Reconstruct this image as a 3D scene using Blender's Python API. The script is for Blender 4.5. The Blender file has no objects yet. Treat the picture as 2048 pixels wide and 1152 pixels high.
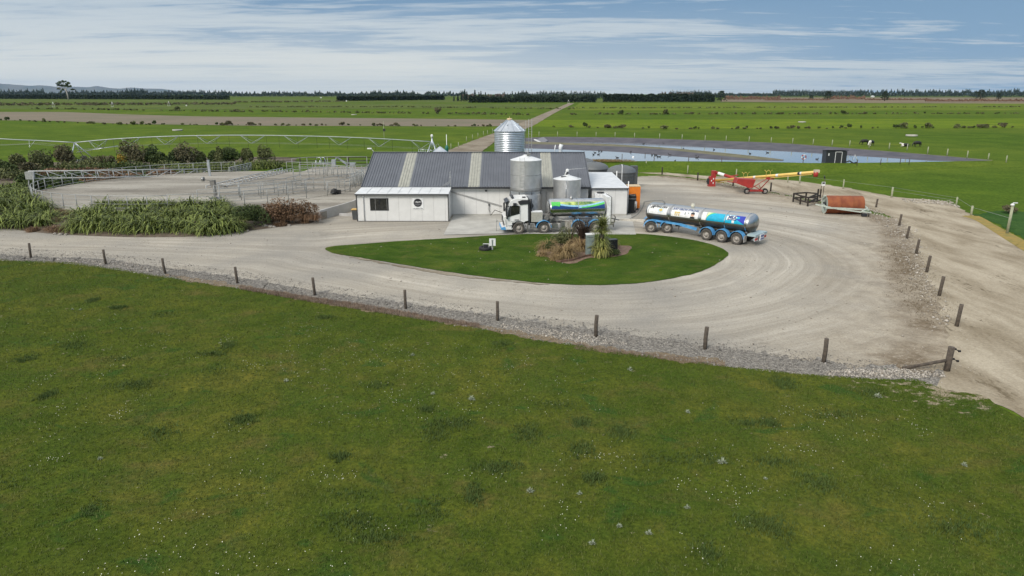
import bpy, bmesh, math, random
import numpy as np
from mathutils import Vector, Matrix, noise
R = math.radians
random.seed(7); rng = np.random.default_rng(7)
scene = bpy.context.scene
C = scene.collection

# ---------------------------------------------------------------- camera
F = 1384.0; PITCH = math.atan(388 / F); H = 12.0
cam = bpy.data.cameras.new('camera'); cam.sensor_width = 36; cam.lens = F / 2048 * 36
cam.clip_start = 0.1; cam.clip_end = 80000
camo = bpy.data.objects.new('camera', cam); C.objects.link(camo)
camo.location = (0, 0, H); camo.rotation_euler = (R(90) - PITCH, 0, 0)
scene.camera = camo

# ---------------------------------------------------------------- light
SUN_EL, SUN_AZ = 38.0, 213.0      # azimuth clockwise from +Y: behind the camera, to the left
sd = bpy.data.lights.new('sun', 'SUN'); sd.energy = 2.7; sd.angle = R(22); sd.color = (1.0, 0.94, 0.86)
so = bpy.data.objects.new('sun', sd); C.objects.link(so)
dirv = Vector((math.sin(R(SUN_AZ)) * math.cos(R(SUN_EL)), math.cos(R(SUN_AZ)) * math.cos(R(SUN_EL)), math.sin(R(SUN_EL))))
so.rotation_euler = dirv.to_track_quat('Z', 'Y').to_euler()
scene.view_settings.view_transform = 'Standard'; scene.view_settings.look = 'None'
scene.view_settings.exposure = 0.11; scene.view_settings.gamma = 1.0
scene.cycles.volume_bounces = 1
scene.cycles.max_bounces = 6

def S(r, g, b):
    f = lambda c: (c / 255 / 12.92) if c / 255 <= .04045 else ((c / 255 + .055) / 1.055) ** 2.4
    return (f(r), f(g), f(b), 1.0)

class NT:
    """tiny node helper"""
    def __init__(s, tree): s.t = tree; s.n = tree.nodes; s.l = tree.links
    def node(s, typ, **kw):
        nd = s.n.new(typ)
        for k, v in kw.items():
            if k in ('ins',):
                for kk, vv in v.items():
                    if isinstance(vv, bpy.types.NodeSocket): s.l.new(vv, nd.inputs[kk])
                    else: nd.inputs[kk].default_value = vv
            else: setattr(nd, k, v)
        return nd
    def noise(s, vec, scale, detail=4, rough=.55, dist=0):
        return s.node('ShaderNodeTexNoise', ins={'Vector': vec, 'Scale': scale, 'Detail': detail, 'Roughness': rough, 'Distortion': dist}).outputs['Fac']
    def ramp(s, fac, stops):
        r = s.node('ShaderNodeValToRGB'); s.l.new(fac, r.inputs[0]); e = r.color_ramp.elements
        while len(e) < len(stops): e.new(.5)
        for i, (p, c) in enumerate(stops):
            e[i].position = p; e[i].color = c if len(c) == 4 else (*c, 1)
        return r.outputs[0]
    def mix(s, fac, a, b, mode='MIX'):
        m = s.node('ShaderNodeMix', data_type='RGBA', blend_type=mode)
        for k, v in ((0, fac), (6, a), (7, b)):
            if isinstance(v, bpy.types.NodeSocket): s.l.new(v, m.inputs[k])
            else: m.inputs[k].default_value = v
        return m.outputs[2]
    def math(s, op, a, b=0.0, c=0.0, clamp=False):
        m = s.node('ShaderNodeMath', operation=op); m.use_clamp = clamp
        for k, v in ((0, a), (1, b), (2, c)):
            if isinstance(v, bpy.types.NodeSocket): s.l.new(v, m.inputs[k])
            else: m.inputs[k].default_value = v
        return m.outputs[0]
    def mapping(s, vec, scale=(1, 1, 1), loc=(0, 0, 0), rot=(0, 0, 0)):
        return s.node('ShaderNodeMapping', ins={'Vector': vec, 'Scale': scale, 'Location': loc, 'Rotation': rot}).outputs[0]
    def sep(s, vec):
        x = s.node('ShaderNodeSeparateXYZ', ins={0: vec}); return x.outputs
    def comb(s, x, y, z):
        return s.node('ShaderNodeCombineXYZ', ins={0: x, 1: y, 2: z}).outputs[0]
G1 = lambda v: (v, v, v, 1)

# ---------------------------------------------------------------- sky
w = bpy.data.worlds.new('World'); scene.world = w; w.use_nodes = True
nt = NT(w.node_tree); nt.n.clear()
tc = nt.node('ShaderNodeTexCoord').outputs['Generated']
sky = nt.node('ShaderNodeTexSky', sky_type='NISHITA', sun_disc=False, sun_elevation=R(SUN_EL), sun_rotation=R(SUN_AZ), air_density=1.3, dust_density=1.5, altitude=50)
sx, sy, sz = nt.sep(tc)
zc = nt.math('MAXIMUM', sz, 0.0)
zz = nt.math('ADD', zc, 0.045)
px_ = nt.math('DIVIDE', sx, zz); py_ = nt.math('DIVIDE', sy, zz)
pl = nt.comb(px_, py_, 0.0)
n1 = nt.noise(nt.mapping(pl, (.30, .62, 1), (3.1, 7.7, 0)), 1.0, 9, .60, .7)
n2 = nt.noise(nt.mapping(pl, (1.3, 4.2, 1), (1.3, 0.4, 0), (0, 0, .10)), 1.0, 8, .62, .5)
n3 = nt.noise(nt.mapping(pl, (.06, .10, 1), (9.3, 2.2, 0)), 1.0, 3, .5)
az = nt.math('DIVIDE', sx, nt.math('MAXIMUM', sy, 0.2))                 # -0.74 .. 0.74 in view
cov = nt.math('ADD', nt.math('MULTIPLY', n1, 0.62), nt.math('MULTIPLY', n2, 0.34))
cov = nt.math('ADD', cov, nt.math('MULTIPLY', n3, 0.40))
cov = nt.math('ADD', cov, nt.math('ADD', nt.math('MULTIPLY', az, -0.05), -.005))
cloudm = nt.ramp(cov, [(.595, G1(0)), (.635, G1(.4)), (.67, G1(.75)), (.73, G1(1))])
blue = nt.ramp(zc, [(0, tuple(v * 10 for v in S(140, 172, 198)[:3])), (.05, tuple(v * 10 for v in S(112, 152, 190)[:3])), (.15, tuple(v * 10 for v in S(104, 138, 174)[:3])), (.35, tuple(v * 10 for v in S(200, 215, 232)[:3]))])
blue = nt.mix(.12, blue, sky.outputs[0])
white = nt.ramp(zc, [(0, tuple(v * 10 for v in S(196, 205, 209)[:3])), (.08, tuple(v * 10 for v in S(184, 197, 207)[:3])), (.16, tuple(v * 10 for v in S(172, 188, 202)[:3])), (.4, tuple(v * 10 for v in S(255, 255, 255)[:3]))])
col = nt.mix(cloudm, blue, white)
# pale band above the horizon, strongest left of centre, fading to clear blue on the right
hz = nt.ramp(zc, [(0, G1(1)), (.035, G1(.85)), (.07, G1(.35)), (.12, G1(0))])
azm = nt.ramp(nt.math('ADD', nt.math('MULTIPLY', az, .5), .5), [(.0, G1(.85)), (.4, G1(1.0)), (.60, G1(.6)), (.74, G1(.10)), (1, G1(.08))])
hb = nt.math('MULTIPLY', nt.math('MULTIPLY', hz, azm), nt.math('ADD', nt.math('MULTIPLY', n1, .9), .5), clamp=True)
col = nt.mix(hb, col, tuple(v * 10 for v in S(222, 224, 219)[:3]) + (1,))
bg = nt.node('ShaderNodeBackground', ins={'Color': col, 'Strength': 0.1})
nt.node('ShaderNodeOutputWorld', ins={'Surface': bg.outputs[0]})

# ---------------------------------------------------------------- pixel <-> world helpers (2048 px photo grid)
def ray(px, py):
    u = (px - 1024) / F; v = (576 - py) / F
    return u, math.cos(PITCH) + v * math.sin(PITCH), -math.sin(PITCH) + v * math.cos(PITCH)
def G(px, py, z=0.0):
    a, b, c = ray(px, py); t = (z - H) / c
    return Vector((a * t, b * t, z))
def P(px, py, Y):
    a, b, c = ray(px, py); t = Y / b
    return Vector((a * t, Y, H + c * t))

# ---------------------------------------------------------------- object helpers
def tag(o, label=None, cat=None, group=None, kind=None):
    if label: o['label'] = label
    if cat: o['category'] = cat
    if group: o['group'] = group
    if kind: o['kind'] = kind
    return o
def thing(name, label, cat, loc=(0, 0, 0), rz=0.0, group=None):
    o = bpy.data.objects.new(name, None); C.objects.link(o)
    o.location = loc; o.rotation_euler = (0, 0, rz); o.empty_display_size = .2
    return tag(o, label, cat, group)
def copy_tree(o, parent=None):
    c = o.copy(); C.objects.link(c)
    if parent: c.parent = parent
    for ch in list(o.children): copy_tree(ch, c)
    return c
def link_mesh(name, me, mats, parent=None, smooth=False):
    for m in (mats if isinstance(mats, (list, tuple)) else [mats]): me.materials.append(m)
    if smooth: me.shade_smooth()
    o = bpy.data.objects.new(name, me); C.objects.link(o)
    if parent: o.parent = parent
    return o

class MB:
    def __init__(s): s.v = []; s.f = []; s.m = []; s.sm = []
    def add(s, vs, fs, mi=0, smooth=False):
        b = len(s.v); s.v.extend(tuple(v) for v in vs)
        for f in fs: s.f.append(tuple(b + i for i in f)); s.m.append(mi); s.sm.append(smooth)
        return s
    def box(s, c, d, rz=0, mi=0, rot=None, taper=(1, 1)):
        M = rot if rot is not None else Matrix.Rotation(rz, 3, 'Z'); c = Vector(c); vs = []
        for z in (-.5, .5):
            tx, ty = (taper if z > 0 else (1, 1))
            for x, y in ((-.5, -.5), (.5, -.5), (.5, .5), (-.5, .5)):
                vs.append(c + M @ Vector((x * d[0] * tx, y * d[1] * ty, z * d[2])))
        return s.add(vs, [(3, 2, 1, 0), (4, 5, 6, 7), (0, 1, 5, 4), (1, 2, 6, 5), (2, 3, 7, 6), (3, 0, 4, 7)], mi)
    def bar(s, a, b, wd, ht=None, mi=0):
        a = Vector(a); b = Vector(b); d = b - a; L = d.length; ht = ht or wd
        up = Vector((0, 0, 1)) if abs(d.z) < .95 * L else Vector((1, 0, 0))
        x = d.normalized(); y = up.cross(x).normalized(); z = x.cross(y)
        M = Matrix((x, y, z)).transposed()
        return s.box((a + b) / 2, (L, wd, ht), mi=mi, rot=M)
    def tube(s, pts, r, n=6, mi=0, cap=True, r2=None):
        pts = [Vector(p) for p in pts]; k = len(pts); rings = []; up = Vector((0, 0, 1)); vs = []
        for i, p in enumerate(pts):
            d = (pts[min(i + 1, k - 1)] - pts[max(i - 1, 0)]).normalized()
            u = up if abs(d.dot(up)) < .9 else Vector((1, 0, 0))
            x = u.cross(d).normalized(); y = d.cross(x)
            rr = r if r2 is None else r + (r2 - r) * i / max(1, k - 1)
            for j in range(n):
                a = 2 * math.pi * j / n; vs.append(p + (x * math.cos(a) + y * math.sin(a)) * rr)
        fs = []
        for i in range(k - 1):
            for j in range(n):
                fs.append((i * n + j, i * n + (j + 1) % n, (i + 1) * n + (j + 1) % n, (i + 1) * n + j))
        s.add(vs, fs, mi, True)
        if cap:
            b = len(s.v) - len(vs)
            s.f.append(tuple(b + j for j in range(n))[::-1]); s.m.append(mi); s.sm.append(False)
            s.f.append(tuple(b + (k - 1) * n + j for j in range(n))); s.m.append(mi); s.sm.append(False)
        return s
    def lathe(s, prof, n=24, mi=0, M=None, c=(0, 0, 0), smooth=True, cap=True):
        c = Vector(c); vs = []
        for r, z in prof:
            for j in range(n):
                a = 2 * math.pi * j / n; v = Vector((r * math.cos(a), r * math.sin(a), z))
                vs.append(c + (M @ v if M else v))
        k = len(prof)
        fs = [(i * n + j, i * n + (j + 1) % n, (i + 1) * n + (j + 1) % n, (i + 1) * n + j) for i in range(k - 1) for j in range(n)]
        b = len(s.v); s.add(vs, fs, mi, smooth)
        if cap:
            if prof[0][0] > 1e-4: s.f.append(tuple(b + j for j in range(n))[::-1]); s.m.append(mi); s.sm.append(False)
            if prof[-1][0] > 1e-4: s.f.append(tuple(b + (k - 1) * n + j for j in range(n))); s.m.append(mi); s.sm.append(False)
        return s
    def prism(s, poly, y0, y1, mi=0, axis='Y'):
        """poly in (x,z) extruded along y"""
        n = len(poly)
        if axis == 'Y': vs = [(x, y0, z) for x, z in poly] + [(x, y1, z) for x, z in poly]
        elif axis == 'X': vs = [(y0, x, z) for x, z in poly] + [(y1, x, z) for x, z in poly]
        else: vs = [(x, z, y0) for x, z in poly] + [(x, z, y1) for x, z in poly]
        fs = [tuple(range(n)), tuple(range(2 * n - 1, n - 1, -1))] + [(i, i + n, (i + 1) % n + n, (i + 1) % n) for i in range(n)]
        return s.add(vs, fs, mi)
    def split(s, name, mats, parent=None, fix=True, per=1):
        """each island of faces becomes an object of its own"""
        par = list(range(len(s.v)))
        def fd(i):
            while par[i] != i: par[i] = par[par[i]]; i = par[i]
            return i
        for f in s.f:
            for q in f[1:]: par[fd(q)] = fd(f[0])
        gr = {}
        for k_, f in enumerate(s.f): gr.setdefault(fd(f[0]), []).append(k_)
        out = []
        for ks in gr.values():
            mp = {}; m_ = MB()
            for k_ in ks:
                for i in s.f[k_]:
                    if i not in mp: mp[i] = len(m_.v); m_.v.append(s.v[i])
                m_.f.append(tuple(mp[i] for i in s.f[k_])); m_.m.append(s.m[k_]); m_.sm.append(s.sm[k_])
            out.append(m_.build(name, mats, parent, fix))
        return out
    def build(s, name, mats, parent=None, fix=True):
        me = bpy.data.meshes.new(name); me.from_pydata(s.v, [], s.f)
        me.polygons.foreach_set('material_index', s.m); me.polygons.foreach_set('use_smooth', s.sm)
        o = link_mesh(name, me, mats, parent)
        if fix:
            bm = bmesh.new(); bm.from_mesh(me); bmesh.ops.recalc_face_normals(bm, faces=bm.faces); bm.to_mesh(me); bm.free()
        return o
RX = Matrix.Rotation(R(90), 3, 'Y')      # lathe axis -> X
RY = Matrix.Rotation(R(-90), 3, 'X')     # lathe axis -> Y

def np_mesh(name, verts, faces, mat, parent=None, smooth=False):
    me = bpy.data.meshes.new(name); n = len(faces); k = faces.shape[1]
    me.vertices.add(len(verts)); me.vertices.foreach_set('co', verts.astype(np.float32).ravel())
    me.loops.add(n * k); me.loops.foreach_set('vertex_index', faces.astype(np.int32).ravel())
    me.polygons.add(n); me.polygons.foreach_set('loop_start', np.arange(0, n * k, k, dtype=np.int32))
    me.update(calc_edges=True)
    return link_mesh(name, me, mat, parent, smooth)

# ---------------------------------------------------------------- materials
def mat(name, c, rough=.6, metal=0.0, c2=None, sc=6.0, amt=.5, bump=0.0, bsc=40.0, spec=None, detail=5, rand=0.0):
    m = bpy.data.materials.new(name); m.use_nodes = True; t = NT(m.node_tree)
    b = t.n['Principled BSDF']; b.inputs['Roughness'].default_value = rough; b.inputs['Metallic'].default_value = metal
    if spec is not None: b.inputs['Specular IOR Level'].default_value = spec
    co = t.node('ShaderNodeTexCoord').outputs['Object']
    if c2 is None: c2 = tuple(min(1, v * .78) for v in c[:3]) + (1,)
    f = t.ramp(t.noise(co, sc, detail), [(.5 - amt / 2 * .6, c), (.5 + amt / 2 * .6, c2)])
    if rand:
        oi = t.node('ShaderNodeObjectInfo').outputs['Random']
        f = t.node('ShaderNodeHueSaturation', ins={'Color': f, 'Value': t.math('ADD', t.math('MULTIPLY', oi, rand), 1 - rand / 2)}).outputs[0]
    t.l.new(f, b.inputs['Base Color'])
    if bump:
        bp = t.node('ShaderNodeBump', ins={'Height': t.noise(co, bsc, 4), 'Strength': bump, 'Distance': .03})
        t.l.new(bp.outputs[0], b.inputs['Normal'])
    return m
def leafmat(name, cd, cl, sc=1.5, rand=.25, rough=.7, hue=.0):
    m = bpy.data.materials.new(name); m.use_nodes = True; t = NT(m.node_tree)
    b = t.n['Principled BSDF']; b.inputs['Roughness'].default_value = rough; b.inputs['Specular IOR Level'].default_value = .25
    co = t.node('ShaderNodeTexCoord').outputs['Object']
    oi = t.node('ShaderNodeObjectInfo').outputs['Random']
    geo = t.node('ShaderNodeNewGeometry').outputs['Random Per Island']
    n = t.math('ADD', t.math('MULTIPLY', t.noise(co, sc, 3), .7), t.math('MULTIPLY', geo, .35))
    f = t.ramp(n, [(.3, cd), (.75, cl)])
    f = t.node('ShaderNodeHueSaturation', ins={'Color': f, 'Value': t.math('ADD', t.math('MULTIPLY', oi, rand), 1 - rand / 2)}).outputs[0]
    t.l.new(f, b.inputs['Base Color'])
    return m

M_white = mat('painted_panel', (.66, .66, .64, 1), .45, sc=1.2, c2=(.60, .60, .58, 1))
M_wroof = mat('white_roof_sheet', (.68, .69, .69, 1), .4, c2=(.56, .58, .58, 1), sc=1.5)
M_roof = mat('grey_roof_sheet', (.085, .094, .112, 1), .45, c2=(.105, .115, .134, 1), sc=.8)
M_sky = mat('skylight_sheet', (.34, .34, .29, 1), .45, c2=(.27, .27, .23, 1), sc=2)
M_trim = mat('dark_trim', (.03, .032, .036, 1), .4)
M_glass = mat('dark_glass', (.012, .014, .014, 1), .08, c2=(.03, .03, .025, 1), sc=3)
M_steel = mat('stainless_steel', (.56, .57, .57, 1), .27, 1.0, c2=(.47, .48, .48, 1), sc=2.5, bump=.04, bsc=3)
M_steelD = mat('dull_steel', (.40, .40, .39, 1), .42, .85, c2=(.30, .30, .29, 1), sc=3)
M_galv = mat('galvanised_sheet', (.62, .66, .70, 1), .34, .9, c2=(.50, .54, .58, 1), sc=1.6)
M_pipe = mat('galvanised_pipe', (.36, .37, .36, 1), .55, .2, c2=(.24, .25, .24, 1), sc=4)
M_vat = mat('brushed_vat_steel', (.60, .60, .59, 1), .46, .85, c2=(.52, .52, .51, 1), sc=2.5, bump=.03, bsc=3)
M_conc = mat('concrete', (.44, .43, .39, 1), .9, c2=(.33, .32, .29, 1), sc=.7, bump=.3, bsc=20, detail=8)
M_black = mat('black_rubber', (.018, .018, .018, 1), .75)
M_tyre = mat('dusty_tyre', (.085, .077, .067, 1), .9, c2=(.055, .052, .048, 1), sc=5)
M_rim = mat('dusty_rim', (.42, .39, .35, 1), .6, .2, c2=(.28, .26, .23, 1), sc=8)
M_blue = mat('light_blue_paint', S(95, 165, 215), .4, c2=S(78, 140, 190), sc=3)
M_cab = mat('white_cab_paint', (.74, .75, .74, 1), .22, c2=(.66, .66, .64, 1), sc=2)
M_chas = mat('dirty_chassis', (.10, .10, .095, 1), .7, .2, c2=(.22, .21, .19, 1), sc=4)
M_red = mat('red_paint', (.36, .03, .022, 1), .5, c2=(.27, .025, .022, 1), sc=2)
M_yel = mat('yellow_paint', (.72, .50, .12, 1), .45, c2=(.62, .42, .12, 1), sc=1)
M_rust = mat('rusty_drum', (.27, .085, .03, 1), .85, c2=(.19, .05, .022, 1), sc=1.4, bump=.2, bsc=10, detail=8)
M_pale = mat('pale_green_frame', (.45, .50, .44, 1), .6, c2=(.33, .37, .32, 1), sc=3)
M_wood = mat('weathered_wood', (.115, .092, .070, 1), .9, c2=(.055, .045, .036, 1), sc=6, bump=.5, bsc=25)
M_woodD = mat('dark_stained_wood', (.035, .028, .022, 1), .85, sc=5)
M_pinewood = mat('treated_pine', (.36, .38, .25, 1), .85, c2=(.25, .26, .18, 1), sc=5)
M_tank = mat('charcoal_plastic', (.055, .06, .062, 1), .42, c2=(.075, .08, .082, 1), sc=2)
M_orange = mat('orange_paint', (.72, .20, .012, 1), .4, c2=(.62, .17, .02, 1), sc=3)
M_cream = mat('cream_lid', (.62, .47, .27, 1), .5)
M_greyg = mat('grey_green_cabinet', (.21, .26, .25, 1), .5, c2=(.15, .19, .18, 1), sc=3)
M_shed = mat('charcoal_cladding', (.022, .026, .03, 1), .45)
M_wht = mat('plain_white', (.78, .79, .78, 1), .5)
M_liner = None
M_stone = mat('pale_stone', (.50, .47, .42, 1), .85, c2=(.25, .235, .21, 1), sc=3.0, amt=.9)
M_cow = mat('cow_coat', (.010, .009, .008, 1), .6, c2=(.012, .011, .01, 1))
M_cowW = mat('white_hide', (.70, .67, .62, 1), .7)
M_navy = mat('graphic_navy', S(20, 62, 120), .3, sc=.1)
M_lblue = mat('graphic_pale_blue', S(150, 200, 225), .3)
M_green = mat('graphic_green', S(90, 200, 90), .3)
M_scene = mat('graphic_farmland', S(70, 110, 60), .3, c2=S(190, 205, 120), sc=1.3, amt=.35)
M_teal = mat('graphic_teal', S(25, 170, 205), .3)
M_royal = mat('graphic_royal_blue', S(45, 60, 170), .3)
M_lime = mat('graphic_pale_lime', S(215, 232, 170), .3)
M_skin = mat('graphic_skin', S(205, 160, 130), .4)
M_ink = mat('graphic_ink', (.02, .02, .025, 1), .4)
M_gold = mat('graphic_ochre', S(200, 175, 100), .4)

ONES = 'first second third fourth fifth sixth seventh eighth ninth tenth eleventh twelfth thirteenth fourteenth fifteenth sixteenth seventeenth eighteenth nineteenth'.split()
TENS = 'twenty thirty forty fifty sixty seventy eighty ninety'.split()
def ordw(n):
    if n < 20: return ONES[n - 1]
    if n >= 100: return 'hundred and ' + (ordw(n - 100) if n > 100 else 'none')
    t_, o_ = divmod(n, 10); return TENS[t_ - 2] + '-' + ONES[o_ - 1] if o_ else TENS[t_ - 2][:-1] + 'ieth'

# ================================================================ GROUND
def catmull(pts, closed=True, k=8):
    pts = [Vector(p) for p in pts]; n = len(pts); out = []
    for i in range(n if closed else n - 1):
        p0, p1, p2, p3 = (pts[(i - 1) % n] if closed or i > 0 else pts[0]), pts[i], pts[(i + 1) % n], (pts[(i + 2) % n] if closed or i + 2 < n else pts[-1])
        for j in range(k):
            t = j / k
            out.append(.5 * ((2 * p1) + (p2 - p0) * t + (2 * p0 - 5 * p1 + 4 * p2 - p3) * t * t + (3 * p1 - p0 - 3 * p2 + p3) * t ** 3))
    if not closed: out.append(pts[-1])
    return out
def ragged(pts, amp, closed=True, step=.35, seed=0.0):
    out = []; n = len(pts)
    for i in range(n if closed else n - 1):
        a, b = pts[i], pts[(i + 1) % n]; L = (b - a).length; k = max(1, min(40, int(L / step)))
        nr = Vector((-(b - a).y, (b - a).x, 0)).normalized() if L > 1e-6 else Vector((0, 0, 0))
        for j in range(k):
            p = a.lerp(b, j / k)
            o = noise.noise((p.x * .9, p.y * .9, seed)) * amp + noise.noise((p.x * 3.5, p.y * 3.5, seed + 5)) * amp * .55
            out.append(p + nr * o)
    return out
def sheet(name, pts, z, m, amp=0.0, closed=True, smooth=True, kind='structure', seed=0.0, step=.35):
    """pts: world xy outline"""
    p = catmull(pts) if smooth else [Vector(q) for q in pts]
    if amp: p = ragged(p, amp, seed=seed, step=step)
    bm = bmesh.new(); vs = [bm.verts.new((q.x, q.y, z)) for q in p]
    fc = bm.faces.new(vs); bmesh.ops.triangulate(bm, faces=[fc])
    bmesh.ops.recalc_face_normals(bm, faces=bm.faces)
    for f_ in bm.faces:
        if f_.normal.z < 0: f_.normal_flip()
    me = bpy.data.meshes.new(name); bm.to_mesh(me); bm.free()
    o = link_mesh(name, me, m)
    if kind: o['kind'] = kind
    return o
def resamp(p, n):
    L = [0.0]
    for i in range(1, len(p)): L.append(L[-1] + (p[i] - p[i - 1]).length)
    out = []; j = 0
    for i in range(n + 1):
        s_ = L[-1] * i / n
        while j < len(p) - 2 and L[j + 1] < s_: j += 1
        out.append(p[j].lerp(p[j + 1], min(1, max(0, (s_ - L[j]) / max(1e-6, L[j + 1] - L[j])))))
    return out
def ribbon(name, A, B, z, m, amp=.2, n=500, seed=0.0, kind='structure'):
    """ground band between two polylines, with ragged edges"""
    a, b_ = resamp(A, n), resamp(B, n); vs = []
    for q, off in ((a, 0), (b_, 50)):
        for p in q:
            o = noise.noise((p.x * .8, p.y * .8, seed + off)) * amp + noise.noise((p.x * 3.1, p.y * 3.1, seed + off + 5)) * amp * .6
            vs.append((p.x + o * .4, p.y + o, z))
    o = MB().add(vs, [(i, i + 1, n + 2 + i, n + 1 + i) for i in range(n)]).build(name, m)
    if o.data.polygons[0].normal.z < 0: o.data.flip_normals()
    if kind: o['kind'] = kind
    return o
def PX(lst, z=0.0): return [G(x, y, z) for x, y in lst]

def grassmat(name, cols, big, streak=False, bump=.5, fine=14.0, dark=None, scale_y=1.0, brown=None, mid=.8, bare=None):
    m = bpy.data.materials.new(name); m.use_nodes = True; t = NT(m.node_tree)
    b = t.n['Principled BSDF']; b.inputs['Roughness'].default_value = 1; b.inputs['Specular IOR Level'].default_value = .03
    co = t.node('ShaderNodeTexCoord').outputs['Object']
    a = t.noise(co, big, 5, .6)
    c = t.ramp(a, [(.34, cols[0]), (.5, cols[1]), (.66, cols[2])])
    d = t.noise(co, mid, 6, .7, .5)
    c = t.mix(1.0, c, t.ramp(d, [(.30, (.62, .70, .66, 1)), (.46, (.88, .92, .88, 1)), (.60, (1.14, 1.10, 1.03, 1)), (.74, (1.38, 1.22, 1.12, 1))]), 'MULTIPLY')
    c = t.mix(t.ramp(t.noise(t.mapping(co, (1, 1, 1), (5, 9, 0)), big * 3.0, 5, .6), [(.46, G1(0)), (.64, G1(.6))]), c, cols[3])
    if dark:
        e = t.noise(t.mapping(co, (1, 1.3, 1), (31, 7, 0)), .42, 4, .55, .8)
        c = t.mix(t.ramp(e, [(.60, G1(0)), (.67, G1(.75))]), c, dark)
    if brown:
        e = t.noise(t.mapping(co, (1, 1.3, 1), (11, 47, 0)), big * 2.2, 6, .68, .3)
        c = t.mix(t.ramp(e, [(.55, G1(0)), (.70, G1(.65))]), c, brown)
    f = t.noise(co, fine, 7, .8)
    c = t.mix(1.0, c, t.ramp(f, [(.28, (.42, .46, .40, 1)), (.5, (1, 1, 1, 1)), (.72, (1.75, 1.6, 1.4, 1))]), 'MULTIPLY')
    if bare:
        x, y, z_ = t.sep(co); (bx, by, rx, ry) = bare
        dx = t.math('DIVIDE', t.math('SUBTRACT', x, bx), rx); dy = t.math('DIVIDE', t.math('SUBTRACT', y, by), ry)
        rr = t.math('SQRT', t.math('ADD', t.math('MULTIPLY', dx, dx), t.math('MULTIPLY', dy, dy)))
        q = t.math('ADD', t.math('MULTIPLY', t.math('SUBTRACT', 1.0, rr, clamp=True), .21), t.noise(t.mapping(co, (.9, 1.3, 1)), 1.1, 8, .75))
        c = t.mix(t.ramp(q, [(.64, G1(0)), (.69, G1(.95))]), c, t.ramp(f, [(.35, (.22, .175, .115, 1)), (.65, (.40, .34, .25, 1))]))
        ds = t.math('SUBTRACT', t.noise(co, .5, 4), .5)
    t.l.new(c, b.inputs['Base Color'])
    bp = t.node('ShaderNodeBump', ins={'Height': f, 'Strength': bump, 'Distance': .06}); t.l.new(bp.outputs[0], b.inputs['Normal'])
    return m
g_front = grassmat('paddock_grass', [(.054, .083, .012, 1), (.077, .099, .016, 1), (.108, .113, .022, 1), (.050, .086, .014, 1)], .13, dark=(.034, .078, .016, 1), brown=(.135, .110, .036, 1), bump=.9, fine=9, mid=.75, bare=(19.0, 26.8, 6.5, 3.2))
g_far = grassmat('field_grass', [(.062, .108, .013, 1), (.080, .124, .016, 1), (.102, .138, .020, 1), (.060, .102, .013, 1)], .018, streak=True, scale_y=1.0, bump=.25, fine=2.2, mid=.11)
g_lawn = grassmat('lawn_grass', [(.038, .074, .010, 1), (.048, .086, .012, 1), (.068, .096, .016, 1), (.042, .080, .011, 1)], .25, bump=.35, fine=16, brown=(.11, .10, .035, 1), mid=.5)

# the ground: one sheet to the horizon
bm = bmesh.new(); rs = [0, 60, 120, 250, 500, 1000, 2500, 6000, 14000, 31500]
N = 48; rows = []
for r in rs: rows.append([bm.verts.new((r * math.cos(2 * math.pi * j / N), 40 + r * math.sin(2 * math.pi * j / N), 0)) for j in range(N)] if r else [bm.verts.new((0, 40, 0))])
for j in range(N): bm.faces.new((rows[0][0], rows[1][j], rows[1][(j + 1) % N]))
for i in range(1, len(rs) - 1):
    for j in range(N): bm.faces.new((rows[i][j], rows[i + 1][j], rows[i + 1][(j + 1) % N], rows[i][(j + 1) % N]))
me = bpy.data.meshes.new('ground'); bm.to_mesh(me); bm.free()
tag(link_mesh('ground', me, g_far), kind='structure')

# field stripes of slightly different pasture (mown / grazed strips), far away
def strip(name, top, bot, z, m):
    return sheet(name, PX(top) + PX(bot)[::-1], z, m, smooth=False)
g_f2 = grassmat('lush_field', [(.098, .152, .014, 1), (.116, .166, .017, 1), (.136, .178, .020, 1), (.094, .146, .014, 1)], .02, bump=.2, fine=1.5, mid=.07)
g_f3 = grassmat('yellow_green_field', [(.098, .142, .020, 1), (.116, .156, .023, 1), (.135, .168, .027, 1), (.102, .142, .020, 1)], .01, bump=.2, fine=1.0, mid=.04)
g_f4 = grassmat('dull_green_field', [(.075, .108, .030, 1), (.09, .12, .032, 1), (.105, .132, .036, 1), (.08, .11, .030, 1)], .012, bump=.2, fine=1.0, mid=.04)
strip('field_strip', [(1080, 240), (1400, 239), (2300, 236)], [(1062, 254), (1400, 258), (2300, 256)], .03, g_f2)
strip('field_strip', [(-300, 206), (500, 207), (1128, 208)], [(-300, 218), (500, 219), (1112, 216)], .06, g_f4)
strip('field_strip', [(1160, 206), (1700, 207), (2400, 207)], [(1136, 221), (1700, 221), (2400, 220)], .06, g_f3)
strip('field_strip', [(-300, 197), (1120, 198), (2400, 197.5)], [(-300, 205), (1120, 205), (2400, 205)], .09, g_f4)
strip('field_strip', [(-300, 190.2), (1100, 190.2), (2400, 190.2)], [(-300, 195), (1100, 195), (2400, 195)], .25, g_f4)
m_heath = mat('dry_scrubland', (.10, .065, .035, 1), .95, c2=(.19, .15, .075, 1), sc=.01, detail=8)
strip('scrubland', [(1450, 194), (1700, 194.3), (2400, 195)], [(1440, 203.5), (1700, 206), (2400, 209)], .12, m_heath)

m_plough = mat('bare_field_soil', (.165, .128, .085, 1), .95, c2=(.125, .112, .062, 1), sc=.03, detail=10, bump=.3, bsc=1.0)
sheet('bare_field', PX([(-300, 224), (0, 224), (130, 224), (260, 229), (400, 233), (600, 235), (900, 238), (1062, 240), (1030, 252), (960, 253), (500, 251.5), (250, 248), (120, 242), (0, 240.5), (-300, 240)]), .04, m_plough, amp=1.0, smooth=False, step=6)

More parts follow.
